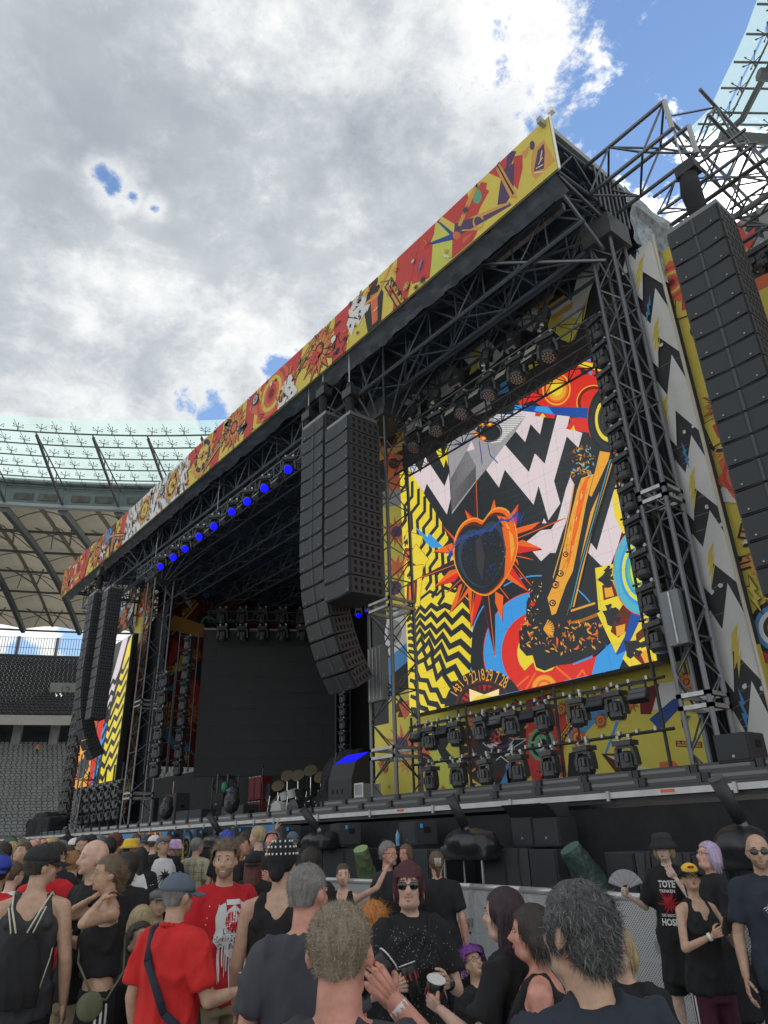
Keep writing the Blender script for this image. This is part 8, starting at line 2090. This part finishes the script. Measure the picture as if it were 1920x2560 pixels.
# the crowd
WPR = mat('white_shirt_print', (.66, .66, .66), .8); RPR = mat('red_shirt_print', (.45, .02, .03), .8); BPR = mat('black_shirt_print', (.02, .02, .02), .8); OPR = mat('orange_shirt_print', (.7, .22, .05), .8); GPR = mat('faded_grey_print', (.30, .30, .31), .8)
def poly(m, pts, side='y', sg=1, cx=0, cz=0, sc=1, flip=True, step=.012):
	p, f = grid_poly([((cx - sc * x) if flip else (cx + sc * x), cz + sc * z) for x, z in pts], step); return (m, p, f, side, sg)
def txt(m, body, size, cx, cz, sg=1, sx=1.0, bold=.0):
	p, f = text_poly(body, size, 0, 0, sx, bold=bold); return (m, [((cx - a) if sg > 0 else (cx + a), cz + b) for a, b in p], f, 'y', sg)
def red_print(seed):
	rnd = random.Random(2); D = []
	# splash crest: dripping white emblem
	D.append(poly(WPR, [(-.10, .13), (-.055, .15), (-.05, .10), (.0, .135), (.05, .10), (.05, .155), (.10, .13), (.115, .06), (.105, -.02), (.12, -.07), (.085, -.10), (.06, -.09), (.05, -.15), (.0, -.17), (-.05, -.14), (-.06, -.09), (-.10, -.10), (-.13, -.06), (-.115, .0), (-.12, .07)], cz=1.24, cx=-.02, step=.01))
	D.append(poly(RPR if False else fab('red'), circ(0, .04, .062, 20), cz=1.24, cx=-.02)); D[-1] = shift(D[-1], .002)
	D.append(shift(poly(WPR, [(-.012, .09), (.012, .09), (.06, -.05), (.045, -.06), (.0, .05), (-.045, -.06), (-.06, -.05)], cz=1.24, cx=-.02), .004)); D.append(shift(poly(WPR, circ(0, .085, .022, 12), cz=1.24, cx=-.02), .004)); D.append(shift(poly(WPR, [(-.05, .135), (.05, .135), (.045, .165), (-.045, .165)], cz=1.24, cx=-.02), .004))
	for i in range(15):
		x = -.10 + .0145 * i + rnd.uniform(-.004, .004); L_ = rnd.uniform(.05, .27) * (1 - abs(x) * 3.2); w = rnd.uniform(.0025, .0065)
		D.append(poly(WPR, [(x - w, -.08), (x + w, -.08), (x + w * .7, -.10 - L_), (x, -.115 - L_), (x - w * .7, -.10 - L_)], cz=1.24, cx=-.02, step=.03))
	for i in range(22): a = rnd.uniform(-.17, .17); b = rnd.uniform(-.2, .17); D.append(poly(WPR, [(x * .004, z * .004) for x, z in [(0, 1), (1, 0), (0, -1), (-1, 0)]], cx=a, cz=1.24 + b, step=.05))
	for k, s_ in enumerate(('DieToten', 'HosenDerKrach', 'DerRepublik')): D.append(shift(txt(BPR, s_, .046, -.02, 1.23 - .042 * k, sx=.85, bold=.001), .006))
	return D
def shift(d, e): return (d[0], d[1], d[2], d[3], d[4])
def hosen_print(seed):
	D = [txt(WPR, 'TOTE', .075, 0, 1.34, sx=.8, bold=.003), txt(WPR, 'TRINKEN', .034, 0, 1.285, bold=.001), txt(WPR, 'DIE BISSCHEN', .030, 0, 1.09, bold=.001), txt(WPR, 'HOSEN', .072, 0, 1.035, sx=.85, bold=.003)]
	D.append(poly(RPR, starp(0, 0, .085, .04, 13), cz=1.19))
	for i in range(6): a = i * 1.05; D.append(poly(RPR, [(0, 0), (.12 * math.cos(a), .12 * math.sin(a)), (.10 * math.cos(a + .15), .10 * math.sin(a + .15))], cz=1.19, step=.03))
	return D
def small_back(words, z=1.33, size=.05, m=None):
	def f(seed): return [txt(m or WPR, w, size, 0, z - size * 1.15 * i, sg=-1) for i, w in enumerate(words)]
	return f
def front_words(words, z=1.30, size=.045, m=None):
	def f(seed): return [txt(m or WPR, w, size, 0, z - size * 1.15 * i, sg=1) for i, w in enumerate(words)]
	return f
def emblem(m=None, z=1.26, r=.09):
	def f(seed):
		rnd = random.Random(seed); D = [poly(m or BPR, starp(0, 0, r, r * .45, 9, .3), cz=z)]
		for i in range(9): a = R(200 + 16 * i); D.append(poly(m or BPR, [(0, 0), (r * 1.7 * math.cos(a), r * 1.7 * math.sin(a)), (r * 1.6 * math.cos(a + .09), r * 1.6 * math.sin(a + .09))], cz=z + .02, step=.03))
		return D
	return f
def speckle(seed):
	rnd = random.Random(seed); D = []
	for i in range(420):
		x, z = rnd.gauss(0, .10), rnd.uniform(.95, 1.44); s_ = rnd.uniform(.0012, .0032); D.append((GPR, [(x - s_, z), (x, z - s_), (x + s_, z), (x, z + s_)], [(0, 1, 2, 3)], 'y', 1))
	return D
def three_stripes(seed):
	D = []
	for sg in (-1, 1):
		for k in range(3): y = -.035 + .03 * k; p, f = grid_poly([(y, .09), (y + .014, .09), (y + .014, .93), (y, .93)], .05); D.append((WPR, p, f, 'x', sg))
	return D
def short_stripes(seed):
	D = []
	for sg in (-1, 1):
		for k in range(3): y = -.035 + .03 * k; p, f = grid_poly([(y, .45), (y + .014, .45), (y + .014, .93), (y, .93)], .05); D.append((WPR, p, f, 'x', sg))
	return D
def plaid_print(seed):
	D = []; dk = mat('plaid_line', (.16, .17, .12), .9); lt = mat('plaid_light', (.55, .52, .40), .9)
	for sg in (-1, 1):
		for i in range(9): x = -.20 + .05 * i; p, f = grid_poly([(x, .8), (x + .007, .8), (x + .007, 1.47), (x, 1.47)], .03); D.append((dk if i % 2 else lt, p, f, 'y', sg))
		for i in range(13): z = .84 + .05 * i; p, f = grid_poly([(-.2, z), (.2, z), (.2, z + .007), (-.2, z + .007)], .03); D.append((dk if i % 2 else lt, p, f, 'y', sg))
	return D
def cast():
	p = person
	# foreground
	p('fg_man', 'drinking man with brush-cut grey-blond hair and dark grey tee, front centre', 848, 2388, 2.12, 172, 'red', ('buzz', 'greyblond'), ('tee', 'slate'), ('pants', 'jeans'), ('down', ((.33, .14, 1.28), (.135, .17, 1.49))), (-4, -3, 0), fat=1.22, wear=('glasses', ('wristband', 1)), cups=((1, 'black cup with a white rim held up by the brush-cut man', .85),))
	p('curly_man', 'man with curly salt-and-pepper hair and dark blue tee, back turned, front right', 1452, 2334, 2.15, -142, 'tan', ('mop', 'saltpepper'), ('tee', 'navy'), ('pants', 'jeans'), ('down', 'down'), (10, -4, 0), fat=1.16)
	p('grey_tee_man', 'grey-haired man in dark grey tee seen from behind, left of the brush-cut man', 764, 2238, 3.5, 168, 'red', ('buzz', 'grey'), ('tee', 'slate'), ('pants', 'khaki'), ('down', 'down'), (-28, 0, 0), fat=1.16)
	p('sunglasses_woman', 'smiling woman with burgundy fringe, sunglasses and speckled black top in the centre', 1022, 2214, 4.35, 12, 'light', ('fringe', 'burgundy'), ('tee', 'black'), ('pants', 'black'), ('hold', 'hold'), (-14, 2, 0), 'f', 1.12, ('shades', 'smile', 'necklace', 'earring', ('watch', -1), ('strapbag', -1, 'black')), ((1, 'black printed cup held in both hands by the woman in sunglasses'),), decal=speckle)
	p('long_hair_woman', 'woman with long dark purple hair and black tee, back half turned, holding a cup', 1268, 2290, 3.7, -118, 'light', ('long', 'aubergine'), ('tee', 'black'), ('pants', 'black'), (((-.27, .06, 1.16), (-.22, .28, 1.26)), 'down'), (8, 0, 0), 'f', 1.12, (), ((0, 'black cup with white rim held by the woman with long purple-black hair'),))
	p('shoulder_woman', 'sunburnt woman in a black tank top half hidden behind the curly-haired man', 1338, 2335, 3.5, -96, 'red', ('bob', 'dark'), ('tank', 'black'), ('pants', 'black'), ('down', 'down'), (0, 0, 0), 'f', 1.25)
	# left group
	p('backpack_man', 'man in charcoal tank top and dark cap carrying a black drawstring bag, seen from behind', 98, 2168, 5.7, 168, 'tan', ('short', 'dark'), ('tank', 'charcoal'), ('pants', 'black'), ('down', 'down'), (-62, 0, 0), fat=1.0, wear=(('cap', 'faded'), 'sportbag'), sh=1.04)
	p('red_shirt_back', 'dark-haired person in a bright red tee behind the drawstring bag man', 126, 2150, 7.4, 150, 'tan', ('short', 'dark'), ('tee', 'red'), ('shorts', 'black'), ('down', 'hold'), (-30, 0, 0))
	p('blue_cap', 'person in a royal blue cap and red top cut off by the left edge', -8, 2184, 6.6, 160, 'tan', ('short', 'dark'), ('tee', 'polo'), ('pants', 'black'), ('down', 'down'), (0, 0, 0), wear=(('cap', 'royal', 180),))
	p('white_tee_left', 'person in a plain white tee beside the royal blue cap', 30, 2190, 8.6, 120, 'light', ('short', 'brown'), ('tee', 'white'), ('pants', 'jeans'))
	p('dark_shoulder', 'person in a dark navy tee at the bottom left corner, mostly out of the picture', -235, 2330, 1.55, 150, 'tan', ('short', 'dark'), ('tee', 'navy'), ('pants', 'black'), fat=1.1)
	p('ginger', 'ginger-haired person in a grey tee seen from behind left of the bald man', 182, 2162, 9.0, 165, 'light', ('short', 'ginger'), ('tee', 'faded'), ('pants', 'black'), fat=.95)
	p('bald_man', 'bald man in black tee and khaki shorts looking left', 240, 2148, 6.1, -62, 'light', ('bald', 'brown'), ('tee', 'black'), ('shorts', 'khaki'), ('hold', 'hold'), (-8, 0, 0), fat=1.1, cups=((1, 'black cup held by the bald man in khaki shorts'),), decal=front_words(['DIE', 'HOSEN'], 1.27, .05))
	p('strap_woman', 'woman with brown hair, gold glasses and black strap top holding her neck', 277, 2187, 5.7, -78, 'tan', ('updo', 'midbrown'), ('cami', 'black'), ('wide', 'black'), ('neck', 'neck'), (0, 0, 0), 'f', .9, (('glasses', 1), ('strapbag', 1, 'olive', .007)), side_decal=three_stripes)
	p('curly_behind', 'person with dark curly hair and black tee behind the woman in the strap top', 318, 2172, 7.6, 150, 'tan', ('curly', 'dark'), ('tee', 'black'), ('pants', 'black'))
	p('yellow_bucket', 'person in a yellow bucket hat and black tee standing left of the long black hair', 323, 2122, 13.5, 100, 'tan', ('short', 'dark'), ('tee', 'black'), ('pants', 'black'), wear=(('bucket', 'yellow'),))
	p('black_hair_white', 'woman with long black hair in a white tee with black sleeves', 350, 2146, 10.5, 165, 'tan', ('long', 'black'), ('raglan', 'white'), ('pants', 'jeans'), sex='f')
	p('raglan_man', 'man in grey flat cap and white tee with black sleeves, arms folded over his belly', 408, 2114, 12.6, 22, 'tan', ('short', 'grey'), ('raglan', 'white'), ('pants', 'black'), ('hold', 'belly'), (10, -6, 0), fat=1.25, wear=(('flatcap', 'grey'), 'glasses'), cups=((0, 'dark cup held by the man in the grey flat cap'),), decal=emblem(), lod=2)
	p('purple_bucket', 'woman in a white and purple bucket hat behind the flat cap man', 437, 2124, 13.0, -60, 'light', ('bob', 'blond'), ('tee', 'black'), ('pants', 'black'), sex='f', wear=(('bucket', mat('white_purple_hat', (.60, .40, .62), .8, var=.6, vscale=9)),))
	p('plaid_man', 'man in a beige checked shirt seen from behind', 490, 2118, 13.2, 155, 'tan', ('short', 'grey'), ('shirt', 'plaid'), ('pants', 'grey'), ('down', 'down'), (-30, 0, 0), fat=1.08, decal=plaid_print, lod=2)
	p('red_polo_man', 'man in a red polo shirt and blue-grey cap with a navy shoulder strap, back turned', 440, 2244, 4.75, 140, 'tan', ('buzz', 'grey'), ('polo', 'polo'), ('pants', 'khaki'), ('down', ((.27, .02, 1.12), (.34, .2, 1.14))), (-6, 0, 0), fat=1.08, wear=(('cap', 'bluegrey', -20), ('strapbag', -1, 'navy', .022)), cups=((1, 'black cup held by the man in the red polo shirt'),))
	p('red_tee_man', 'bearded man in a red tee with a dripping white print, smiling to the right', 565, 2152, 5.7, 24, 'tan', ('tousled', 'midbrown'), ('tee', 'red'), ('pants', 'khaki'), ('down', 'down'), (-34, 2, 0), wear=('smile',), decal=red_print, beard=('midbrown', 'short'))
	p('robe', 'person with dark red hair, black cap and long black top seen from behind', 632, 2164, 8.6, 172, 'light', ('long', 'auburn'), ('robe', 'black'), ('pants', 'black'), sex='f', wear=(('cap', 'black', 180),))
	p('curly_tank', 'curly-haired guest in a black tank top stretching an arm to the right', 616, 2106, 11.5, 120, 'tan', ('curlyshort', 'dark'), ('tank', 'black'), ('pants', 'black'), ('down', 'raise'), decal=front_words(['AC'], 1.25))
	p('blond_short', 'man with short blond hair and navy tee right of the curly-haired guest', 647, 2094, 11.0, -120, 'light', ('short', 'blond'), ('tee', 'navy'), ('pants', 'black'), decal=small_back(['DEN', 'TOUR'], 1.35, .07))
	p('grey_beard', 'grey-haired bearded man in a black tee looking down', 676, 2104, 10.2, -15, 'red', ('tousled', 'grey'), ('tee', 'black'), ('pants', 'black'), ('phone', 'phone'), (0, -35, 0), beard=('grey', 'short'))
	p('blue_cap_far', 'smiling man in a slate blue cap by the black speakers', 731, 2103, 13.0, 10, 'light', ('short', 'brown'), ('tee', 'charcoal'), ('pants', 'black'), wear=(('cap', 'bluegrey'), 'smile'), elev=.0)
	p('beanie', 'person in a dark blue beanie near the stage left of the curly-haired guest', 566, 2104, 12.2, 140, 'light', ('short', 'dark'), ('tee', 'black'), ('pants', 'black'), wear=(('beanie', 'royal'),))
	p('bandana_man', 'man in black tank top and patterned black bandana with tattooed arm, seen from behind', 704, 2162, 4.9, 165, 'tan', ('short', 'brown'), ('tank', 'black'), ('pants', 'black'), ('down', ((.33, -.08, 1.20), (.20, .16, 1.02))), (-8, 0, 0), wear=('cover', 'bandana', ('tattoo', -1)), sh=1.1)
	p('dark_hair_behind', 'person with thick dark brown hair behind the grey-haired man', 776, 2160, 7.6, 170, 'tan', ('curlyshort', 'dark'), ('tee', 'black'), ('pants', 'black'))
	p('hand_up', 'woman with hair tied back and black top raising her hand to the right', 858, 2190, 8.0, -12, 'light', ('ponytail', 'brown'), ('tank', 'black'), ('pants', 'black'), ('raise', 'down'), (12, 0, 0), 'f', .95)
	p('glasses_man', 'grey-haired bearded man with glasses and dark tee looking right', 968, 2137, 8.3, 62, 'red', ('short', 'grey'), ('tee', 'faded'), ('pants', 'jeans'), ('down', 'down'), (-12, 0, 0), wear=('glasses',), beard=('grey', 'short'), decal=front_words(['DTH'], 1.3))
	p('glasses_woman_far', 'woman with glasses and chin-length brown hair facing left behind the man with glasses', 1016, 2136, 10.4, -40, 'red', ('bob', 'midbrown'), ('tee', 'black'), ('pants', 'black'), sex='f', wear=('glasses',))
	p('clip_woman', 'woman in a black tee seen from behind, brown hair held by a pale clip', 1092, 2160, 8.0, 172, 'pink', ('updo', 'midbrown'), ('tee', 'black'), ('pants', 'black'), ('down', 'down'), (14, 0, 0), 'f', 1.22, ('clip',))
	p('sitting_glasses', 'seated woman with reddish hair tied back and glasses, looking at the camera', 1157, 2318, 9.6, 6, 'pink', ('ponytail', 'ginger'), ('tee', 'black'), ('pants', 'black'), ('hold', 'hold'), (0, 0, 0), 'f', 1.1, ('glasses',), sit=True)
	p('purple_hair', 'seated person with bright purple hair, glasses and black hair band looking down right', 1190, 2402, 6.6, 40, 'tan', ('curlyshort', 'purple'), ('tee', 'black'), ('pants', 'black'), ('hold', 'hold'), (-10, -28, 0), 'f', 1.1, ('glasses', 'hairband', 'necklace', 'earring'), ((0, 'tall black cup with a white rim held by the purple-haired person'),), sit=True, elev=.1)
	p('orange_hair', 'seated person with orange curly hair left of the woman in sunglasses', 935, 2292, 7.4, 150, 'light', ('curly', 'orange'), ('tee', 'black'), ('pants', 'black'), sit=True, elev=.15)
	p('kid', 'blond young person in a black tee with a small badge behind the curly-haired man', 1548, 2362, 5.6, -20, 'light', ('bob', 'blond'), ('tee', 'black'), ('pants', 'black'), sit=True, elev=.15, decal=front_words(['LF'], 1.25, .05, RPR))
	# right group
	p('fan_woman', 'woman in a black bucket hat and long printed tee holding a grey fan', 1660, 2122, 8.0, -14, 'pale', ('bob', 'blond'), ('dress', 'black'), ('shorts', 'black'), ('chin', 'fan'), (0, 4, 0), 'f', 1.0, (('bucket', 'faded'), 'glasses', ('fan', 1)), decal=hosen_print)
	p('cap_woman', 'woman in a black and yellow cap and sleeveless black top looking down at her phone', 1728, 2200, 6.5, 34, 'tan', ('ponytail', 'dark'), ('tank', 'black'), ('pants', 'maroon'), ('phone', 'phone'), (-20, -18, 0), 'f', .98, (('cap', 'black', 0, 'black', 'yellow'), ('wristband', 1), ('mobile', -1, 'black phone in the hands of the woman in the yellow cap')), side_decal=short_stripes)
	p('lavender', 'woman with lavender hair and a loose black top facing left', 1768, 2142, 7.4, -58, 'pink', ('bob', 'lavender'), ('robe', 'black'), ('pants', 'black'), ('hold', 'hold'), (0, -12, 0), 'f', 1.12, ('glasses', ('wristband', 1)))
	p('bald_shades', 'bald bearded man in sunglasses and navy tee at the right edge', 1896, 2132, 6.2, 4, 'tan', ('bald', 'dark'), ('tee', 'navy'), ('pants', 'black'), ('down', 'down'), (0, 0, 0), fat=1.04, wear=('shades',), beard=('brown', 'short'), decal=emblem(WPR, 1.30, .035))
	# crouching and seated between the legs on the left
	p('sit_flatcap', 'seated man in grey flat cap and grey tee before the standing flat cap man', 396, 2252, 9.2, 10, 'tan', ('short', 'dark'), ('tee', 'grey'), ('pants', 'black'), sit=True, wear=(('flatcap', 'grey'),), elev=.25)
	p('sit_blond', 'seated blond person left of the red polo shirt, back turned', 352, 2302, 7.2, 160, 'light', ('bob', 'blond'), ('tee', 'black'), ('pants', 'black'), sit=True, elev=.2)
	p('sit_dark', 'seated dark-haired man in a black tee with white lettering down the sleeve, head bent', 368, 2322, 6.4, 30, 'tan', ('short', 'dark'), ('tee', 'black'), ('pants', 'black'), ('hold', 'hold'), (0, -30, 0), sit=True, elev=.12, decal=small_back(['1982'], 1.3))
	p('sit_print', 'crouching person in a black cap and black tee with red lettering on the back', 330, 2418, 5.2, 150, 'tan', ('short', 'dark'), ('tee', 'black'), ('pants', 'black'), ('hold', 'hold'), (0, -25, 0), sit=True, lean=28, wear=(('cap', 'black', 180),), decal=small_back(['TOTEN', 'HOSEN', 'TOUR'], 1.36, .05, RPR))
	# crew
	p('hoodie', 'man in a dark blue hoodie standing high behind the crowd near the stage edge', 341, 2084, 15.8, 20, 'light', ('short', 'brown'), ('long', 'navy'), ('pants', 'black'))
	p('steward', 'steward in an orange vest sitting low in the grey seats', 124, 2014, 100, 10, 'light', ('short', 'brown'), ('tee', 'orange'), ('pants', 'black'), elev=atR(124, 2030, 100).z)
	p('steward2', 'steward in an orange vest higher up in the grey seats', 94, 1868, 112, 10, 'tan', ('short', 'dark'), ('tee', 'orange'), ('pants', 'black'), elev=atR(94, 1886, 112).z)
	# the far crowd
	far = [(50, 2104, 17, 'woman', 'pink', ('tied back brown hair', ('ponytail', 'brown')), 'black', 40), (26, 2112, 15, 'man', 'tan', ('short dark hair', ('short', 'dark')), 'black', -60), (4, 2140, 9.5, 'man', 'tan', ('dark hair', ('short', 'dark')), 'faded', 150), (28, 2134, 11, 'woman', 'light', ('blond hair', ('bob', 'blond')), 'black', -30),
		   (54, 2122, 14, 'man', 'light', ('an olive cap', ('cap', 'olive')), 'yellow', 100), (50, 2136, 10.5, 'man', 'tan', ('dark brown hair, head bent,', ('short', 'brown')), 'black', -50), (80, 2118, 16, 'man', 'pink', ('a shaved head', ('bald', 'grey')), 'black', 60), (92, 2112, 18, 'man', 'pink', ('a bald head and glasses', ('bald', 'grey')), 'grey', -20), (106, 2110, 19, 'man', 'red', ('a bare crown', ('bald', 'brown')), 'navy', 90),
		   (120, 2108, 20, 'man', 'light', ('a yellow cap', ('cap', 'yellow')), 'black', 60), (134, 2112, 17, 'woman', 'light', ('fair hair', ('updo', 'blond')), 'charcoal', 130), (152, 2128, 11.5, 'man', 'red', ('cropped grey hair drinking from a cup', ('buzz', 'grey')), 'black', -50), (166, 2112, 15, 'person', 'tan', ('a black beanie', ('beanie', 'black')), 'black', 120), (184, 2120, 13.5, 'person', 'light', ('a white cap', ('cap', 'white')), 'olive', 160),
		   (204, 2116, 12, 'man', 'tan', ('a dark beard and glasses', ('short', 'dark')), 'black', 20), (226, 2108, 15, 'person', 'tan', ('a navy cap', ('cap', 'navy')), 'lblue', 140), (250, 2104, 17, 'woman', 'light', ('a grey beanie', ('beanie', 'grey')), 'black', -60), (288, 2108, 12.5, 'man', 'red', ('a reddish mohawk', ('short', 'auburn')), 'green', -70), (300, 2118, 14.5, 'woman', 'deep', ('black hair tied up', ('bun', 'black')), 'black', 20),
		   (352, 2100, 16.5, 'man', 'light', ('a blue-grey cap', ('cap', 'bluegrey')), 'charcoal', 10), (370, 2104, 17.5, 'man', 'tan', ('short dark hair and a navy tee', ('short', 'dark')), 'navy', 170), (384, 2110, 15, 'person', 'light', ('a cream cap', ('cap', 'white')), 'black', 120), (422, 2102, 18.5, 'man', 'light', ('auburn hair', ('short', 'auburn')), 'navy', 150),
		   (270, 2126, 11, 'person', 'tan', ('thick black hair', ('curlyshort', 'black')), 'olive', 165), (140, 2140, 9.0, 'man', 'tan', ('a charcoal cap', ('cap', 'charcoal')), 'black', 150), (12, 2098, 21, 'man', 'light', ('brown hair', ('short', 'brown')), 'grey', 30), (38, 2096, 23, 'person', 'pink', ('a red cap', ('cap', 'polo')), 'black', 50), (66, 2098, 24, 'woman', 'light', ('light brown hair', ('bob', 'midbrown')), 'white', -30), (148, 2100, 24, 'man', 'tan', ('black hair', ('short', 'black')), 'polo', 100), (196, 2100, 22, 'person', 'light', ('a khaki hat', ('bucket', 'khaki')), 'faded', 70), (214, 2098, 26, 'man', 'red', ('grey hair', ('short', 'grey')), 'black', -90), (120, 2098, 27, 'woman', 'light', ('orange hair', ('bob', 'orange')), 'black', 10), (96, 2096, 28, 'person', 'tan', ('a black cap', ('cap', 'black')), 'slate', 60), (24, 2122, 12.5, 'person', 'light', ('a green visor', ('cap', 'green')), 'black', 0), (174, 2104, 19, 'woman', 'light', ('long fair hair', ('long', 'blond')), 'black', 170), (600, 2118, 10.5, 'person', 'red', ('a pinkish face turned right', ('buzz', 'brown')), 'black', 80)]
	for i, (px, py, r, who, sk, (desc, hr), tp, fc) in enumerate(far):
		we = (); h = hr
		if hr[0] in ('cap', 'beanie', 'bucket'): we = ((hr[0], hr[1]),); h = ('short', 'brown')
		if 'glasses' in desc: we = we + ('glasses',)
		ar = ('drink', 'down') if 'drinking' in desc else random.Random(i).choice([('down', 'down'), ('hold', 'down'), ('down', 'hold'), ('cross', 'cross')])
		tpn = {'lblue': 'light blue', 'polo': 'red', 'bluegrey': 'blue-grey'}.get(tp, tp)
		p('far%d' % i, f'{who} with {desc} and {tpn} top in the distant crowd', px, py, r, fc, sk, h, ('tee', tp), ('pants', 'black'), ar, (random.Random(i).uniform(-20, 20), -20 if 'bent' in desc else 0, 0), 'f' if who == 'woman' else 'm', random.Random(i + 50).uniform(.95, 1.15), we, beard=('dark', 'short') if 'beard' in desc else None)
cast()
finish_people()
make_cups()
